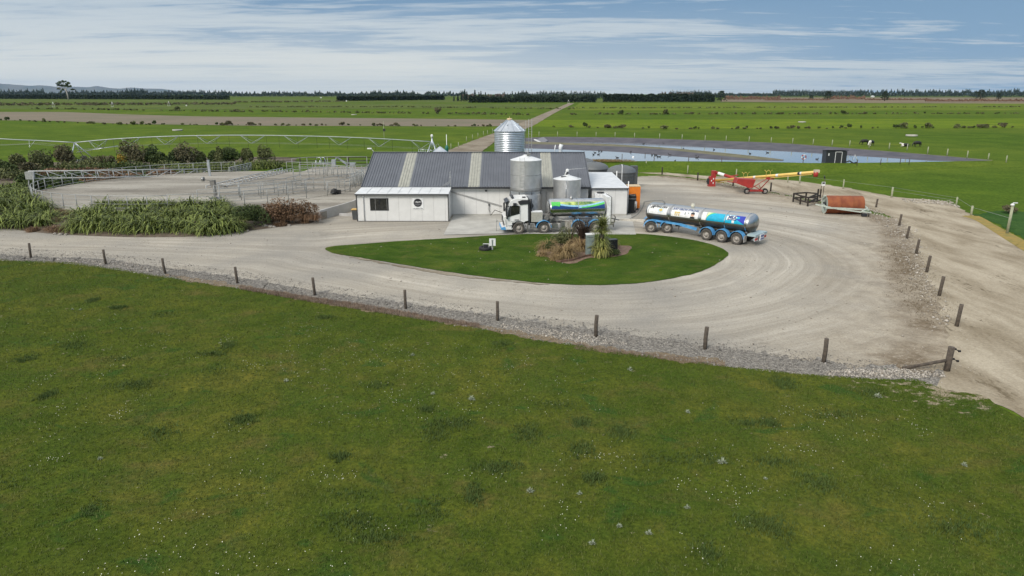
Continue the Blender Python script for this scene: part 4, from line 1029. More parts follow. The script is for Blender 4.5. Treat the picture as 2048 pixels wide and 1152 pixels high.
# dolly (turned towards the truck), as parts of the trailer
dr = R(-9 + 42)
def dol(x, y, z=0): return (x * math.cos(dr) - y * math.sin(dr), x * math.sin(dr) + y * math.cos(dr), z)
dl = MB(); dl.box((0, 0, .78), (2.7, .9, .18)); dl.box((0, 0, .98), (1.3, 1.1, .12)); dl.tube([(-.72, -1.1, .5), (-.72, 1.1, .5)], .08, 8); dl.tube([(.72, -1.1, .5), (.72, 1.1, .5)], .08, 8)
dlo = dl.build('dolly', M_chas, tr_); dlo.rotation_euler = (0, 0, dr)
for x in (-.72, .72):
    for y in (-1.05, 1.05): wheel(dlo, x, y, .49, .5)
    for y in (-1.05, 1.05): mudguard(dlo, x, y, .60, .54)
g = MB(); g.bar((-1.2, 0, .85), (-3.35, .3, .85), .24, .2); g.bar((-1.3, -.45, .8), (-2.2, .1, .84), .1, .1); g.box((-3.4, .32, .82), (.3, .18, .14)); g.build('drawbar', mat('pale_drawbar', (.60, .56, .48, 1), .6), dlo)
g = MB(); g.box((1.75, -1.1, .5), (.04, .45, .5)); g.box((1.75, 1.1, .5), (.04, .45, .5)); g.split('mud_flap', M_chas, dlo); g = MB(); g.tube([(1.5, -.2, .62), (2.1, -.2, .62)], .18, 10); g.build('air_tank', M_chas, dlo)
# rear bogie
for x in (5.35, 6.72, 8.05):
    for y in (-1.05, 1.05): wheel(tr_, x, y, .5, .5)
    for y in (-1.05, 1.05): mudguard(tr_, x, y, .61, .54)
g = MB()
for y in (-.45, .45): g.bar((-.3, y*1.6, 1.02), (2.6, y*1.6, .97), .1, .18); g.bar((2.6, y*1.6, .95), (4.2, y*1.6, .74), .1, .24)
g.build('frame_rail', M_blue, tr_)
g = MB(); g.box((6.6, 0, .98), (4.6, .95, .2)); [g.tube([(x, -1, .5), (x, 1, .5)], .09, 8) for x in (5.35, 6.72, 8.05)]; g.tube([(4.3, -.75, .62), (4.3, .75, .62)], .2, 10); g.box((4.1, -.5, .8), (.5, .3, .3)); g.build('chassis', M_chas, tr_)
for x in (1.58, 4.55, 6.8, 8.6):
    g = MB(); g.box((x, -.62, 1.12), (.13, .12, .3)); g.box((x, .62, 1.12), (.13, .12, .3)); g.split('tank_bracket', M_steelD, tr_)
    vs = []; g = MB()
    for k in range(32):
        a = 2 * math.pi * k / 32
        for dx in (-.035, .035): vs.append((x + dx, (UA + .022) * math.cos(a), UZ + (UB + .022) * math.sin(a)))
    g.add(vs, [(2 * k, 2 * k + 1, (2 * k + 3) % 64, (2 * k + 2) % 64) for k in range(32)], 0, True); g.build('tank_band', M_steel, tt_, fix=False)
g = MB(); g.box((8.72, -1.08, .55), (.04, .5, .52)); g.box((8.72, 1.08, .55), (.04, .5, .52)); g.split('mud_flap', mat('pale_mud_flap', (.42, .40, .37, 1), .8), tr_)
g = MB(); g.box((9.25, 0, .92), (.75, 2.3, .16)); g.box((9.5, 0, .62), (.08, 2.3, .2)); rbp = g.build('rear_bumper', mat('pale_teal_frame', (.36, .47, .50, 1), .5), tr_)
for s in (-1, 1):
    g = MB(); g.box((9.56, s * .85, .62), (.05, .5, .2)); g.build('tail_lamp', mat('tail_lamp_red', (.5, .05, .04, 1), .3) if s < 0 else bpy.data.materials['tail_lamp_red'], rbp)
    g = MB(); g.box((9.55, s * .85, .50), (.05, .62, .05)); g.box((9.55, s * .85, .74), (.05, .62, .05)); g.build('lamp_surround', M_wht, rbp)
g = MB(); g.box((9.66, 0, .68), (.06, .75, .5)); g.build('number_board', M_wht, rbp)
g = MB(); g.box((9.70, 0, .56), (.03, .62, .1)); g.box((9.70, 0, .80), (.03, .5, .16)); g.build('board_marking', mat('board_marking', (.12, .15, .3, 1), .5), rbp)
g = MB(); g.lathe([(.17, 2.7), (.17, 2.86), (.15, 2.86), (.15, 3.0), (.001, 3.02)], 14, c=(3.3, 0, -.22)); g.build('tank_hatch', mat('hatch_cream', (.55, .54, .44, 1), .5), tt_)
text_mesh('FT', .34, (9.08, -.35, 1.8), Matrix(((0, 0, 1), (1, 0, 0), (0, 1, 0))), M_ink, 'end_lettering', tt_, .02)
# graphics: white panels with small pictures, then lime / teal / royal
def f2(u, v):
    return 0
tank_graphic('front_panel', tt_, -.60, -.50, -2, 48, UA, UB, UZ, lambda u, v: 0, [M_wht], 2, 10)
def f3(u, v):
    if .03 < u < .14 and .55 < v < .78 and not (.06 < u < .11 and v < .66): return 1
    if (u - .40) ** 2 * 9 + (v - .5) ** 2 < .07 and not (u - .40) ** 2 * 9 + (v - .5) ** 2 < .045: return 2
    if (u - .40) ** 2 * 9 + (v - .5) ** 2 < .03: return 3
    return 0
tank_graphic('side_panel', tt_, -.45, 1.38, -2, 54, UA, UB, UZ, lambda u, v: f3(u * .62, v), [M_wht, M_ink, M_lblue, M_gold], 80, 30)
def f4(u, v):
    if .12 < u < .34 and .10 < v < .52 and (math.sin(u * 90) > -.3 or v > .42): return 1
    du, dv = (u - .80) * 2.6, v - .36
    if du * du + (dv - .12) ** 2 < .035 and dv > .06: return 2
    if du * du + dv * dv < .03: return 3
    if abs(du) < .22 and dv < -.18 and dv > -.4: return 2
    if .50 < u < .54 and .3 < v < .6: return 4
    if .62 < u < .66 and .45 < v < .6: return 4
    return 0
tank_graphic('side_panel', tt_, 1.8, 4.38, -2, 54, UA, UB, UZ, f4, [M_wht, M_gold, M_ink, M_skin, M_greyg], 130, 34)
tank_graphic('side_panel', tt_, 4.72, 5.12, -2, 48, UA, UB, UZ, lambda u, v: 0, [M_wht], 5, 10)
def f5(u, v):
    # lime to teal sweep, white badge, royal blue corner
    e = (u / .26); top = .10 + .95 * math.sqrt(max(0, 1 - (1 - min(1, e)) ** 2)) if e > 0 else 0
    if v > top + .02 - .08 and u < .26: return 1 if v > top + .06 else 2
    if (.56 < u < .76 and .42 < v < .95) or (.53 < u < .60 and .36 < v < .80): return 0
    if .52 < u < .86 and .60 < v < .86: return 0 if u < .80 - abs(v - .73) * .3 else (3 if u > .76 else 4)
    if .68 < u < .74 and .05 < v < .45: return 0
    if u > .74 and v > .62 - (u - .74) * 2.3 and v > .0: return 4
    return 3
tank_graphic('rear_graphic', tt_, 5.17, 8.50, -2, 48, UA, UB, UZ, f5, [M_wht, M_lime, M_green, M_teal, M_royal], 180, 40)
tank_text('HELPING KIDS', .24, .48, 45, UA, UB, UZ, M_ink, 'slogan_lettering', tt_, .01)
tank_text('JUST GROW STRONG', .25, 3.1, 45, UA, UB, UZ, M_navy, 'slogan_lettering', tt_, .01)
tank_text('MILK', .32, 7.42, 33, UA, UB, UZ, M_navy, 'badge_lettering', tt_, .015)
tank_text('for schools', .17, 7.42, 20, UA, UB, UZ, M_navy, 'badge_lettering', tt_, .006)

# hose linking trailer and truck
def wpt(o, p): 
    m_ = Matrix.Translation(o.location) @ Matrix.Rotation(o.rotation_euler.z, 4, 'Z'); return m_ @ Vector(p)
p0 = wpt(tr_, (.55, 0, 2.5)); p1 = wpt(tk, (10.1, -.2, 1.1))
hp = catmull([p0, p0 + Vector((-.3, .1, .28)), P(1291, 403, 62.6), P(1287, 410, 62.7), P(1275, 428, 63.2), P(1255, 439, 63.4), P(1240, 440, 63.5), p1], False, 6)
tag(MB().tube(hp, .055, 8).build('milk_hose', mat('grey_hose', (.20, .20, .19, 1), .5)), 'long grey hose looping from the trailer tank down to the truck rear', 'hose')
a = P(1287, 404, 62.6)
# delivery hose at the wall left of the cab
hs = thing('wall_hose', 'thin black hose hanging on the shed wall left of the truck cab', 'hose', (G(977, 438).x, FY - .12, 0))
hz_ = P(977, 411, FY).z
MB().tube([(0, 0, hz_ + .15), (0, -.02, hz_ - .4), (.15, -.1, hz_ - 1.0), (.6, -.4, .65), (1.2, -1.4, .6), (2.0, -3.6, .62)], .03, 6).build('hose_pipe', M_black, hs)
MB().box((0, 0, hz_ + .1), (.12, .1, .2)).build('hose_hook', M_trim, hs)
cp_ = MB(); cp_.tube([(0, 0, 0), (0, 0, 1.15)], .025, 6); cp_.box((.05, 0, .95), (.14, .08, .12)); o_ = cp_.build('marker_pole', M_pipe); o_.location = G(993, 463); tag(o_, 'thin grey marker pole on the concrete pad in front of the cab', 'pole')

# ================================================================ YARD MACHINES
ag = thing('grain_auger', 'long yellow and red swing-away grain auger on two wheels at the edge of the gravel', 'auger', (29.8, 86.6, 0))
L0 = ag.location
def rel(v): return Vector(v) - L0
A0 = rel(P(1431, 361, 93.5)); A1 = rel(P(1634, 344, 79))
dA = (A1 - A0)
MB().tube([A0, A1], .17, 12).build('auger_tube', M_yel, ag)
g = MB(); g.tube([A0 + dA * .02 + Vector((0, 0, -.30)), A0 + dA * .96 + Vector((0, 0, -.22))], .045, 6); g.build('drive_shaft', M_yel, ag)
g = MB()
for f_, h_ in ((.33, .75), (.56, .75)):
    p = A0 + dA * f_
    for s in (-.25, .25): g.tube([p + Vector((s, 0, 0)), p + Vector((s, 0, h_ * .7)), p + Vector((s * 1.9, 0, h_))], .025, 5); g.tube([p + Vector((s, 0, h_ * .7)), p + Vector((0, 0, h_))], .02, 5)
g.build('cable_bracket', M_yel, ag)
g = MB(); g.lathe([(.26, -.35), (.26, .15), (.12, .25)], 14, c=A1 + Vector((-.1, 0, -.18))); g.build('spout', M_red, ag)
g = MB(); g.box(A1 + Vector((-.05, 0, .1)), (.55, .4, .3)); g.build('end_cap', mat('pale_end_cap', (.6, .5, .38, 1), .5), ag)
for f_, l_, m_ in ((.84, .22, M_ink), (.64, .3, M_wht), (.42, .28, M_wht), (.86, .1, M_wht)):
    p = A0 + dA * f_; q = A0 + dA * (f_ + l_ / 20 + .008); g = MB(); g.tube([p, q], .176, 12, cap=False); g.build('decal', m_, ag)
# intake head
bo = A0 + Vector((-.45, .2, 0))
g = MB(); g.box(bo + Vector((0, 0, -.15)), (.9, .8, 1.35), taper=(.8, .8)); g.box(bo + Vector((.2, 0, .85)), (.55, .6, .9)); g.build('gear_housing', M_red, ag)
g = MB(); g.box(bo + Vector((-.5, -.2, -.1)), (.35, .25, .7)); g.tube([bo + Vector((-.2, -.2, -.6)), bo + Vector((-.2, -.2, -bo.z))], .07, 6); g.tube([bo + Vector((-.7, 0, -.2)), bo + Vector((-.5, 0, .35))], .05, 6); g.build('hitch', M_trim, ag)
g = MB()
for dx, dz in ((-.15, .0), (.1, -.3), (.1, .25)): g.box(bo + Vector((dx, -.42, dz)), (.12, .03, .2))
g.split('warning_label', M_wht, ag)
# swing arm (red tube) folded back and the hopper
S0 = bo + Vector((.3, 0, 1.1)); S1 = rel(P(1500, 366, 88.5)); 
g = MB(); g.tube([S0, S1], .2, 12); g.build('swing_tube', M_red, ag)
g = MB(); g.tube([S0.lerp(S1, .12), S0.lerp(S1, .3)], .207, 12, cap=False); g.build('decal', M_wht, ag)
hc = rel(P(1490, 366, 86.8))
g = MB(); g.prism([(-1.15, .62), (-1.3, .05), (.35, -.55), (.75, -.45), (1.05, .50)], -.75, .75); ho = g.build('hopper', M_red, ag); ho.location = hc
g = MB(); g.tube([rel(P(1455, 363, 90)), rel(P(1500, 369, 88)), hc + Vector((.3, -.5, -.5))], .07, 6); g.tube([rel(P(1462, 352, 92)), rel(P(1476, 350, 91))], .07, 6); g.build('swing_arm', M_red, ag)
# undercarriage
wl, wr = rel(G(1493, 388)), rel(G(1529, 388))
tp_ = A0 + dA * .575
g = MB(); wl0 = wl + Vector((0, 0, .35)); wr0 = wr + Vector((0, 0, .35)); mid = (wl0 + wr0) / 2
g.tube([wl0 + Vector((-.1, 0, 0)), wr0 + Vector((.1, 0, 0))], .07, 6)
g.tube([wl0 + Vector((.3, 0, .2)), tp_ + Vector((-.1, 0, -.2))], .05, 6); g.tube([mid + Vector((.35, 0, .05)), tp_ + Vector((.15, 0, -.25))], .06, 6)
g.tube([wl0 + Vector((.3, 0, .2)), hc + Vector((.2, 0, -.4)), A0 + dA * .22], .05, 6); g.tube([wr0 + Vector((-.4, 0, .1)), hc + Vector((.8, 0, -.2))], .05, 6)
g.tube([wl0.lerp(tp_, .45) + Vector((.25, 0, 0)), mid.lerp(tp_, .15) + Vector((.35, 0, 0))], .035, 5)
g.box(mid + Vector((0, 0, .1)), (1.6, .3, .22)); g.box(tp_ + Vector((.1, 0, -.3)), (.9, .3, .25))
g.build('undercarriage', M_red, ag)
for p in (wl, wr):
    wheel(ag, p.x, p.y, .36, .26)
for o in ag.children:
    if o.name.startswith('wheel'): o.data.materials[0] = M_black

# big rusty roller
rl = thing('land_roller', 'big rusty ribbed land roller drum with pale green frame on the gravel', 'roller', (G(1647, 427).x + 1.9, G(1647, 427).y, 0), R(-4))
rr_ = .93; g = MB(); g.lathe([(rr_, -1.85), (rr_, -.62), (rr_ + .012, -.60), (rr_ + .012, -.56), (rr_, -.54), (rr_, .6), (rr_ + .012, .62), (rr_ + .012, .66), (rr_, .68), (rr_, 1.85)], 48, M=RX, c=(0, 0, rr_), cap=False); g.build('drum', M_rust, rl)
g = MB()
for s in (-1, 1): g.lathe([(rr_, s * 1.852), (.22, s * 1.80), (.22, s * 1.75), (.001, s * 1.75)], 40, M=RX, c=(0, 0, rr_), cap=False)
g.split('end_plate', M_pale, rl)
g = MB(); g.lathe([(.2, -1.99), (.2, -1.8)], 14, M=RX, c=(0, 0, rr_)); g.box((-1.93, 0, rr_), (.12, .3, .5)); g.build('bearing', M_trim, rl)
g = MB()
for s in (-1, 1): g.bar((s * 2.0, .1, rr_), (s * 2.0, -1.25, .72), .1, .16)
g.bar((-2.15, -1.2, .78), (2.15, -1.3, .62), .16, .16); g.bar((-2.9, -.4, 1.0), (-1.6, -1.1, .78), .12, .12); g.bar((-1.2, -1.2, .7), (1.2, -1.75, .45), .12, .12); g.bar((2.0, -1.25, .72), (1.15, -1.8, .45), .12, .12); g.bar((1.3, -1.75, .5), (2.1, -2.0, .45), .14, .12)
g.build('frame', M_pale, rl)
g = MB(); g.tube([(1.9, -1.95, .0), (1.9, -1.95, .6)], .05, 6); g.box((1.5, -1.85, .18), (.5, .3, .25)); g.build('jack_stand', M_trim, rl)
g = MB(); g.bar((-1.95, .6, rr_ + .5), (-1.95, -.3, rr_ + .95), .1, .1); g.bar((-2.0, .0, rr_ + .9), (-1.4, 1.1, rr_ + .7), .1, .1); g.build('scraper_arm', M_pale, rl)

# dark timber stock rail behind roller
sr_ = thing('stock_rail', 'low dark timber rail fence standing left of the rusty roller', 'rail fence', G(1612, 404))
g = MB(); o0 = sr_.location
pts = {k_: Vector(G(*k_)) - o0 for k_ in ((1586, 404), (1600, 409), (1615, 413), (1611, 402), (1634, 404), (1640, 396))}
for k_, v in pts.items(): g.bar(v, v + Vector((0, 0, 1.05 if k_ != (1634, 404) else 1.5)), .15, .15)
g.split('post', M_woodD, sr_)
g = MB()
for z_ in (.98, .45):
    for p_, q_ in (((1586, 404), (1611, 402)), ((1611, 402), (1634, 404)), ((1586, 404), (1600, 409)), ((1600, 409), (1615, 413)), ((1615, 413), (1634, 404)), ((1615, 413), (1640, 408))):
        a = pts.get(p_, G(*p_) - o0); b2 = pts.get(q_, G(*q_) - o0); g.bar(a + Vector((0, 0, z_)), b2 + Vector((0, 0, z_)), .07, .16)
g.split('rail', M_woodD, sr_)
ss = thing('lane_sign', 'small white sign on a thin post behind the dark timber rails', 'sign', G(1643, 397))
g = MB(); g.bar((-.22, 0, 0), (-.18, 0, 1.55), .07, .05); g.bar((.12, 0, 0), (.12, 0, 2.4), .06, .06); g.build('post', M_wood, ss)
g = MB(); g.box((0, -.05, 1.75), (.42, .03, .46)); g.build('sign_panel', M_wht, ss)
g = MB(); g.box((0, -.07, 1.83), (.30, .012, .2)); g.tube([(.1, 0, 2.4), (-.02, 0, 2.75)], .1, 6, r2=.03); g.build('marking', M_trim, ss)

# right-hand big posts
pp = thing('strainer_post', 'tall pale treated post with a tuft of dark shrub behind it, on the lane edge', 'post', G(2014, 467))
g = MB(); g.tube([(0, 0, 0), (.03, 0, 2.55)], .12, 10); g.build('post', M_pinewood, pp)
g = MB(); g.lathe([(.16, 2.5), (.16, 2.62), (.05, 2.7)], 10); g.box((.18, -.05, 2.75), (.4, .06, .08)); g.build('post_cap', M_wht, pp)

# ================================================================ FENCE POSTS
def post_mesh(h, r, m, wob_=0, n=9, top=True):
    g = MB(); g.tube([(0, 0, -.1), (r * wob_, 0, h * .5), (0, 0, h)], r, n); return g
posts = [(62, 516), (212, 529), (331, 548), (475, 567), (630, 591), (812, 618), (995, 642), (1192, 674), (1410, 699), (1647, 725)]
ordn = ['leftmost', 'second', 'third', 'fourth', 'fifth', 'sixth', 'seventh', 'eighth', 'ninth', 'tenth']
for i, (x, y) in enumerate(posts):
    p = G(x, y); h_ = [1.15, 1.12, 1.12, 1.12, 1.15, 1.15, 1.12, 1.18, 1.15, 1.17][i]
    o = post_mesh(h_, .085 if i < 7 else .10, M_wood, random.uniform(-.3, .3)).build('fence_post', M_wood); o.location = p; o.rotation_euler = (R(random.uniform(-2, 2)), R([2, -1.5, -4, -3, -2.5, -1, 0, 0, 1, 1][i]), random.random() * 6)
    o.rotation_euler.z = 0
    tag(o, ordn[i] + (' dark' if i else ' dark') + ' weathered post from the left on the front gravel verge', 'post', 'posts along the front gravel verge')
rp = [(1752, 415, .95), (1798, 452, 1.12), (1813, 478, 1.12), (1832, 508, 1.15), (1853, 545, 1.2), (1878, 592, 1.25), (1913, 653, 1.25)]
nm = ['farthest', 'second farthest', 'third farthest', 'middle', 'third nearest', 'second nearest', 'nearest']
for i, (x, y, h_) in enumerate(rp):
    o = post_mesh(h_, .10, M_wood).build('fence_post', M_wood); o.location = G(x, y); o.rotation_euler = (0, R([3, 4, 5, 4, 4, 4, 3][i]), 0)
    tag(o, nm[i] + ' dark post on the stony strip between gravel yard and cow lane', 'post', 'posts between gravel yard and cow lane')
ep = thing('end_post', 'thick dark corner post with black insulators and a sloping timber brace', 'post', G(1893, 742))
g = MB(); g.tube([(0, 0, -.1), (.04, 0, 1.15)], .14, 10); g.build('post', M_wood, ep)
b0 = G(1805, 738) - ep.location
g = MB(); g.tube([b0 + Vector((0, 0, .05)), b0 * .5 + Vector((0, 0, .28)), Vector((-.05, 0, .52))], .075, 8); g.build('brace', M_wood, ep)
for z_ in (1.05, .58):
    g = MB(); g.tube([(.14, 0, z_), (.24, 0, z_ - .02), (.40, 0, z_ - .09)], .022, 6); g.lathe([(.05, -.03), (.05, .03)], 8, M=RX, c=(.22, 0, z_)); g.lathe([(.055, -.04), (.055, .04)], 8, M=RX, c=(.42, 0, z_ - .10)); g.build('insulator', M_black, ep)
# gravel-yard back edge posts
bp2 = [(1324, 349), (1395, 361), (1466, 372), (1541, 383)]
for i, (x, y) in enumerate(bp2):
    o = post_mesh(1.15, .1, M_woodD).build('fence_post', M_woodD); o.location = G(x, y)
    tag(o, ['dark post at the far left end of the gravel yard edge', 'dark post on the yard edge left of the auger intake', 'dark post behind the auger near its red hopper', 'dark post right of the auger wheels'][i], 'post', 'dark posts along the back of the gravel yard')
# pale posts along lane, far side
lp = [(1292, 336), (1375, 347), (1472, 355), (1575, 365), (1599, 367), (1686, 378), (1783, 395), (1912, 412), (1942, 431)]
for i, (x, y) in enumerate(lp):
    big_ = x in (1599, 1783, 1942)
    o = post_mesh(1.25 if i < 7 else 1.0, .11 if big_ else .085, M_pinewood).build('fence_post', M_pinewood); o.location = G(x, y)
    tag(o, ['pale', 'pale', 'pale', 'pale', 'pale', 'pale', 'pale', 'short pale', 'short pale'][i] + ' post across the lane, ' + ['just right of the water tanks', 'above the black hitch end of the auger', 'above the red hopper', 'behind the middle of the yellow tube', 'beside its neighbour behind the yellow tube', 'above the rusty roller', 'where the lane starts to bend', 'on the low gravel mound', 'at the start of the ochre grass'][i], 'post', 'pale posts on the far side of the cow lane')
o = MB().tube([G(1783, 391) + Vector((0, 0, 1.0)), G(1912, 408) + Vector((0, 0, .7)), G(1942, 428) + Vector((0, 0, .7)), G(2014, 462) + Vector((0, 0, 1.2))], .012, 4).tube([G(1783, 391) + Vector((0, 0, .6)), G(1912, 408) + Vector((0, 0, .4))], .012, 4).tube([G(1599, 367) + Vector((0, 0, 1.0)), G(1686, 378) + Vector((0, 0, 1.0)), G(1783, 391) + Vector((0, 0, 1.0))], .010, 4).build('fence_wire', M_pipe); tag(o, 'thin wires strung between the pale posts beside the cow lane', 'wire')
# pond fence
pf = [(1078, 271), (1115, 271), (1154, 271.5), (1192, 272), (1230, 272.5), (1269, 274), (1319, 275.5), (1364, 277.5), (1410, 279.5), (1452, 280.5), (1498, 282), (1542, 284), (1585, 285.5), (1626, 287.5), (1664, 289.5), (1699, 291), (1738, 294.5), (1778, 296.5), (1814, 298.5), (1855, 305), (1894, 309.5), (1934, 314), (1976, 319), (2012, 324)]
for i, (x, y) in enumerate(pf):
    p = G(x, y + 1.5, .9); 
    if i > 21: p = G(x, y + 1)
    o = post_mesh(1.25, .10, M_pinewood, n=6).build('pond_post', M_pinewood) if i == 0 else pf0.copy()
    if i == 0: pf0 = o
    else: C.objects.link(o)
    o.location = p
    tag(o, ordw(i + 1) + ' slim pale post from the left on the far bank of the pond', 'post', 'posts along the far pond bank')
pn = [(1244, 315), (1290, 313), (1308, 320), (1377, 321), (1443, 323), (1714, 327), (1761, 325), (1800, 324), (1818, 325)]
for i, (x, y) in enumerate(pn):
    o = post_mesh(.9, .06, M_wood, n=6).build('pond_post', M_wood); o.location = G(x, y + 3, .85)
    tag(o, ordw(i + 1) + ' short dull post from the left on the near grassy pond bank', 'post', 'posts along the near pond bank')
# race fence behind the silo
for i, (x, y) in enumerate([(902, 299), (917, 296), (933, 283), (945, 279), (956, 275), (967, 271), (975, 269), (985, 266)]):
    o = post_mesh(1.3, .09, M_pinewood, n=6).build('race_post', M_pinewood); o.location = G(x, y)
    tag(o, ordw(i + 1) + ' pale post from the left beside the far dirt race', 'post', 'posts along the far dirt race')
tp0 = thing('tall_pole', 'tall thin pale pole with a black box in the far field', 'pole', G(769, 290))
h_ = P(769, 243, tp0.location.y).z
MB().tube([(0, 0, 0), (0, 0, h_)], .06, 6).build('pole', M_pinewood, tp0)
MB().box((.12, -.1, h_ - 2.0), (.55, .3, .55)).build('black_box', M_trim, tp0)
tp0 = thing('tall_pole', 'tall white pole above the shed roof beside the pivot centre', 'pole', G(894, 318))
h_ = P(894, 269, tp0.location.y).z
MB().tube([(0, 0, 0), (0, 0, h_)], .07, 6).build('pole', M_wht, tp0)
g = MB(); g.lathe([(.3, 1.2), (.34, 2.2), (.15, 2.6)], 10); g.build('green_valve', mat('teal_paint', (.02, .16, .12, 1), .5), tp0)

# ================================================================ POND THINGS
sh = thing('pump_shed', 'small charcoal shed with pale door frame on the pond bank', 'shed', G(1671, 328.5, .7), R(-6))
sh.location.z = .6
v = MB(); v.box((0, 1.0, 1.2), (3.3, 2.0, 2.1)); v.build('wall', M_shed, sh)
v = MB(); v.prism([(-.15, 2.36), (2.2, 2.20), (2.2, 2.28), (-.15, 2.46)], -1.78, 1.78, axis='X'); v.build('roof', M_trim, sh)
v = MB(); v.box((-.18, -.02, 1.15), (.07, .05, 2.0)); v.box((.85, -.02, 1.15), (.07, .05, 2.0)); v.box((.34, -.02, 2.12), (1.1, .05, .06)); v.box((-.18, 0, -.1), (.1, .1, .4)); dd = v.build('door_frame', M_wht, sh)
v = MB(); v.box((.34, -.015, 1.13), (.95, .04, 1.9)); v.build('door', M_trim, sh)
v = MB(); v.box((-1.25, -.02, 1.7), (.14, .03, .4)); v.build('notice', M_wht, sh)
v = MB(); [v.box((x, 1.0, .05), (.3, 2, .25)) for x in (-1.5, 1.5)]; v.build('skid', M_wood, sh)
pg_ = thing('pipe_stand', 'white pipe frame standing right of the charcoal pump shed', 'pipe frame', G(1703, 327, .8)); pg_.location.z = .75
v = MB(); v.tube([(-.6, 0, 0), (-.3, 0, 1.6), (.2, 0, .6), (.4, 0, 1.5), (.9, 0, .5)], .05, 6); v.build('pipe', M_wht, pg_)
v = MB(); v.tube([(-1.2, 0, .2), (-.4, 0, .5), (.3, 0, .1), (.9, -.2, .3)], .12, 6); v.build('pump', M_trim, pg_)
lb = thing('lifebuoy_post', 'red and white lifebuoy on a short post beside the pond', 'lifebuoy', G(1606, 327, .8)); lb.location.z = .8
MB().box((0, .05, .5), (.1, .08, 1.1)).build('post', M_wood, lb)
v = MB(); n_ = 20
for q_ in range(n_):
    a = 2 * math.pi * q_ / n_; a2 = 2 * math.pi * (q_ + 1) / n_
    v.tube([(.36 * math.cos(a), -.05, 1.05 + .36 * math.sin(a)), (.36 * math.cos(a2), -.05, 1.05 + .36 * math.sin(a2))], .085, 6, mi=(q_ // 3) % 2)
v.build('buoy_ring', [M_red, M_wht], lb)
rpn = thing('pond_ramp', 'grey sloping concrete ramp with pale edge at the far left corner of the pond', 'ramp', G(1082, 285, ZW))
A_, B_, C_, D_ = [G(*q) - rpn.location for q in ((1069, 279.5, .9), (1084, 286.5, .3), (1096, 281.0, .6), (1087, 273.8, 1.2))]
v = MB(); v.add([A_, B_, C_, D_, A_ - Vector((0, 0, .5)), B_ - Vector((0, 0, .3)), C_ - Vector((0, 0, .5)), D_ - Vector((0, 0, .5))], [(0, 1, 2, 3), (0, 4, 5, 1), (1, 5, 6, 2), (2, 6, 7, 3), (3, 7, 4, 0)]); v.build('ramp_slab', mat('ramp_grey', (.20, .20, .22, 1), .7), rpn)
v = MB(); v.bar(A_ + Vector((0, 0, .05)), B_ + Vector((0, 0, .05)), .35, .2); v.build('ramp_edge', M_wht, rpn)
for i, (x, y, lab) in enumerate([(1109, 298, 'thin white pipe end sticking out of the near pond behind the shed ridge'), (1121, 297, 'white bulbous pipe fitting in the pond behind the shed ridge')]):
    o = MB().tube([(0, 0, -.3), (.1 if i == 0 else .0, 0, .5), (.2, 0, 1.1)], .12 if i == 0 else .4, 8, r2=.1 if i == 0 else .45).build('white_pipe', M_wht); o.location = G(x, y + 2, ZW); tag(o, lab, 'pipe')

# ducks
def duck():
    r_ = thing('duck', 'small dark duck swimming on the near pond', 'duck', group='ducks on the near pond')
    g = MB(); prof = [(.01, -.30), (.07, -.26), (.14, -.12), (.155, .02), (.12, .16), (.05, .25), (.01, .27)]
    g.lathe(prof, 10, M=RX, c=(0, 0, .06)); g.tube([(.20, 0, .10), (.25, 0, .24), (.27, 0, .27)], .05, 7); g.lathe([(.01, -.07), (.06, -.03), (.065, .02), (.02, .08), (.012, .15)], 8, M=RX, c=(.29, 0, .30)); g.tube([(-.24, 0, .10), (-.36, 0, .17)], .05, 5, r2=.015)
    g.build('body', M_cow, r_); return r_
dk = duck(); first = True
for x, y in [(1187, 310), (1190, 306), (1197, 309.5), (1198, 303), (1203, 303), (1234.5, 316), (1261, 305), (1304, 311), (1311, 311), (1315, 314), (1319, 314), (1340, 311), (1391, 314), (1394, 316), (1350, 323)]:
    o = dk if first else copy_tree(dk); first = False
    o.location = G(x, y, ZW); o.rotation_euler.z = random.random() * 6.28; s_ = random.uniform(.9, 1.2); o.scale = (s_,) * 3
for x, y in [(1287, 288.5), (1327, 288), (1367, 298), (1428, 300), (1500, 308), (1535, 306), (1634, 319)]:
    o = copy_tree(dk); o.location = G(x, y, ZW); o.rotation_euler.z = random.random() * 6.28; o.scale = (1.0,) * 3
    tag(o, 'small dark duck swimming on the farther pond beyond the divider bank', 'duck', 'ducks on the far pond')
bw = MB().lathe([(.01, -.25), (.2, -.15), (.26, 0), (.2, .15), (.01, .25)], 12).build('float', M_wht); bw.location = G(1266.5, 314.5, ZW); tag(bw, 'round white float on the near pond', 'float')

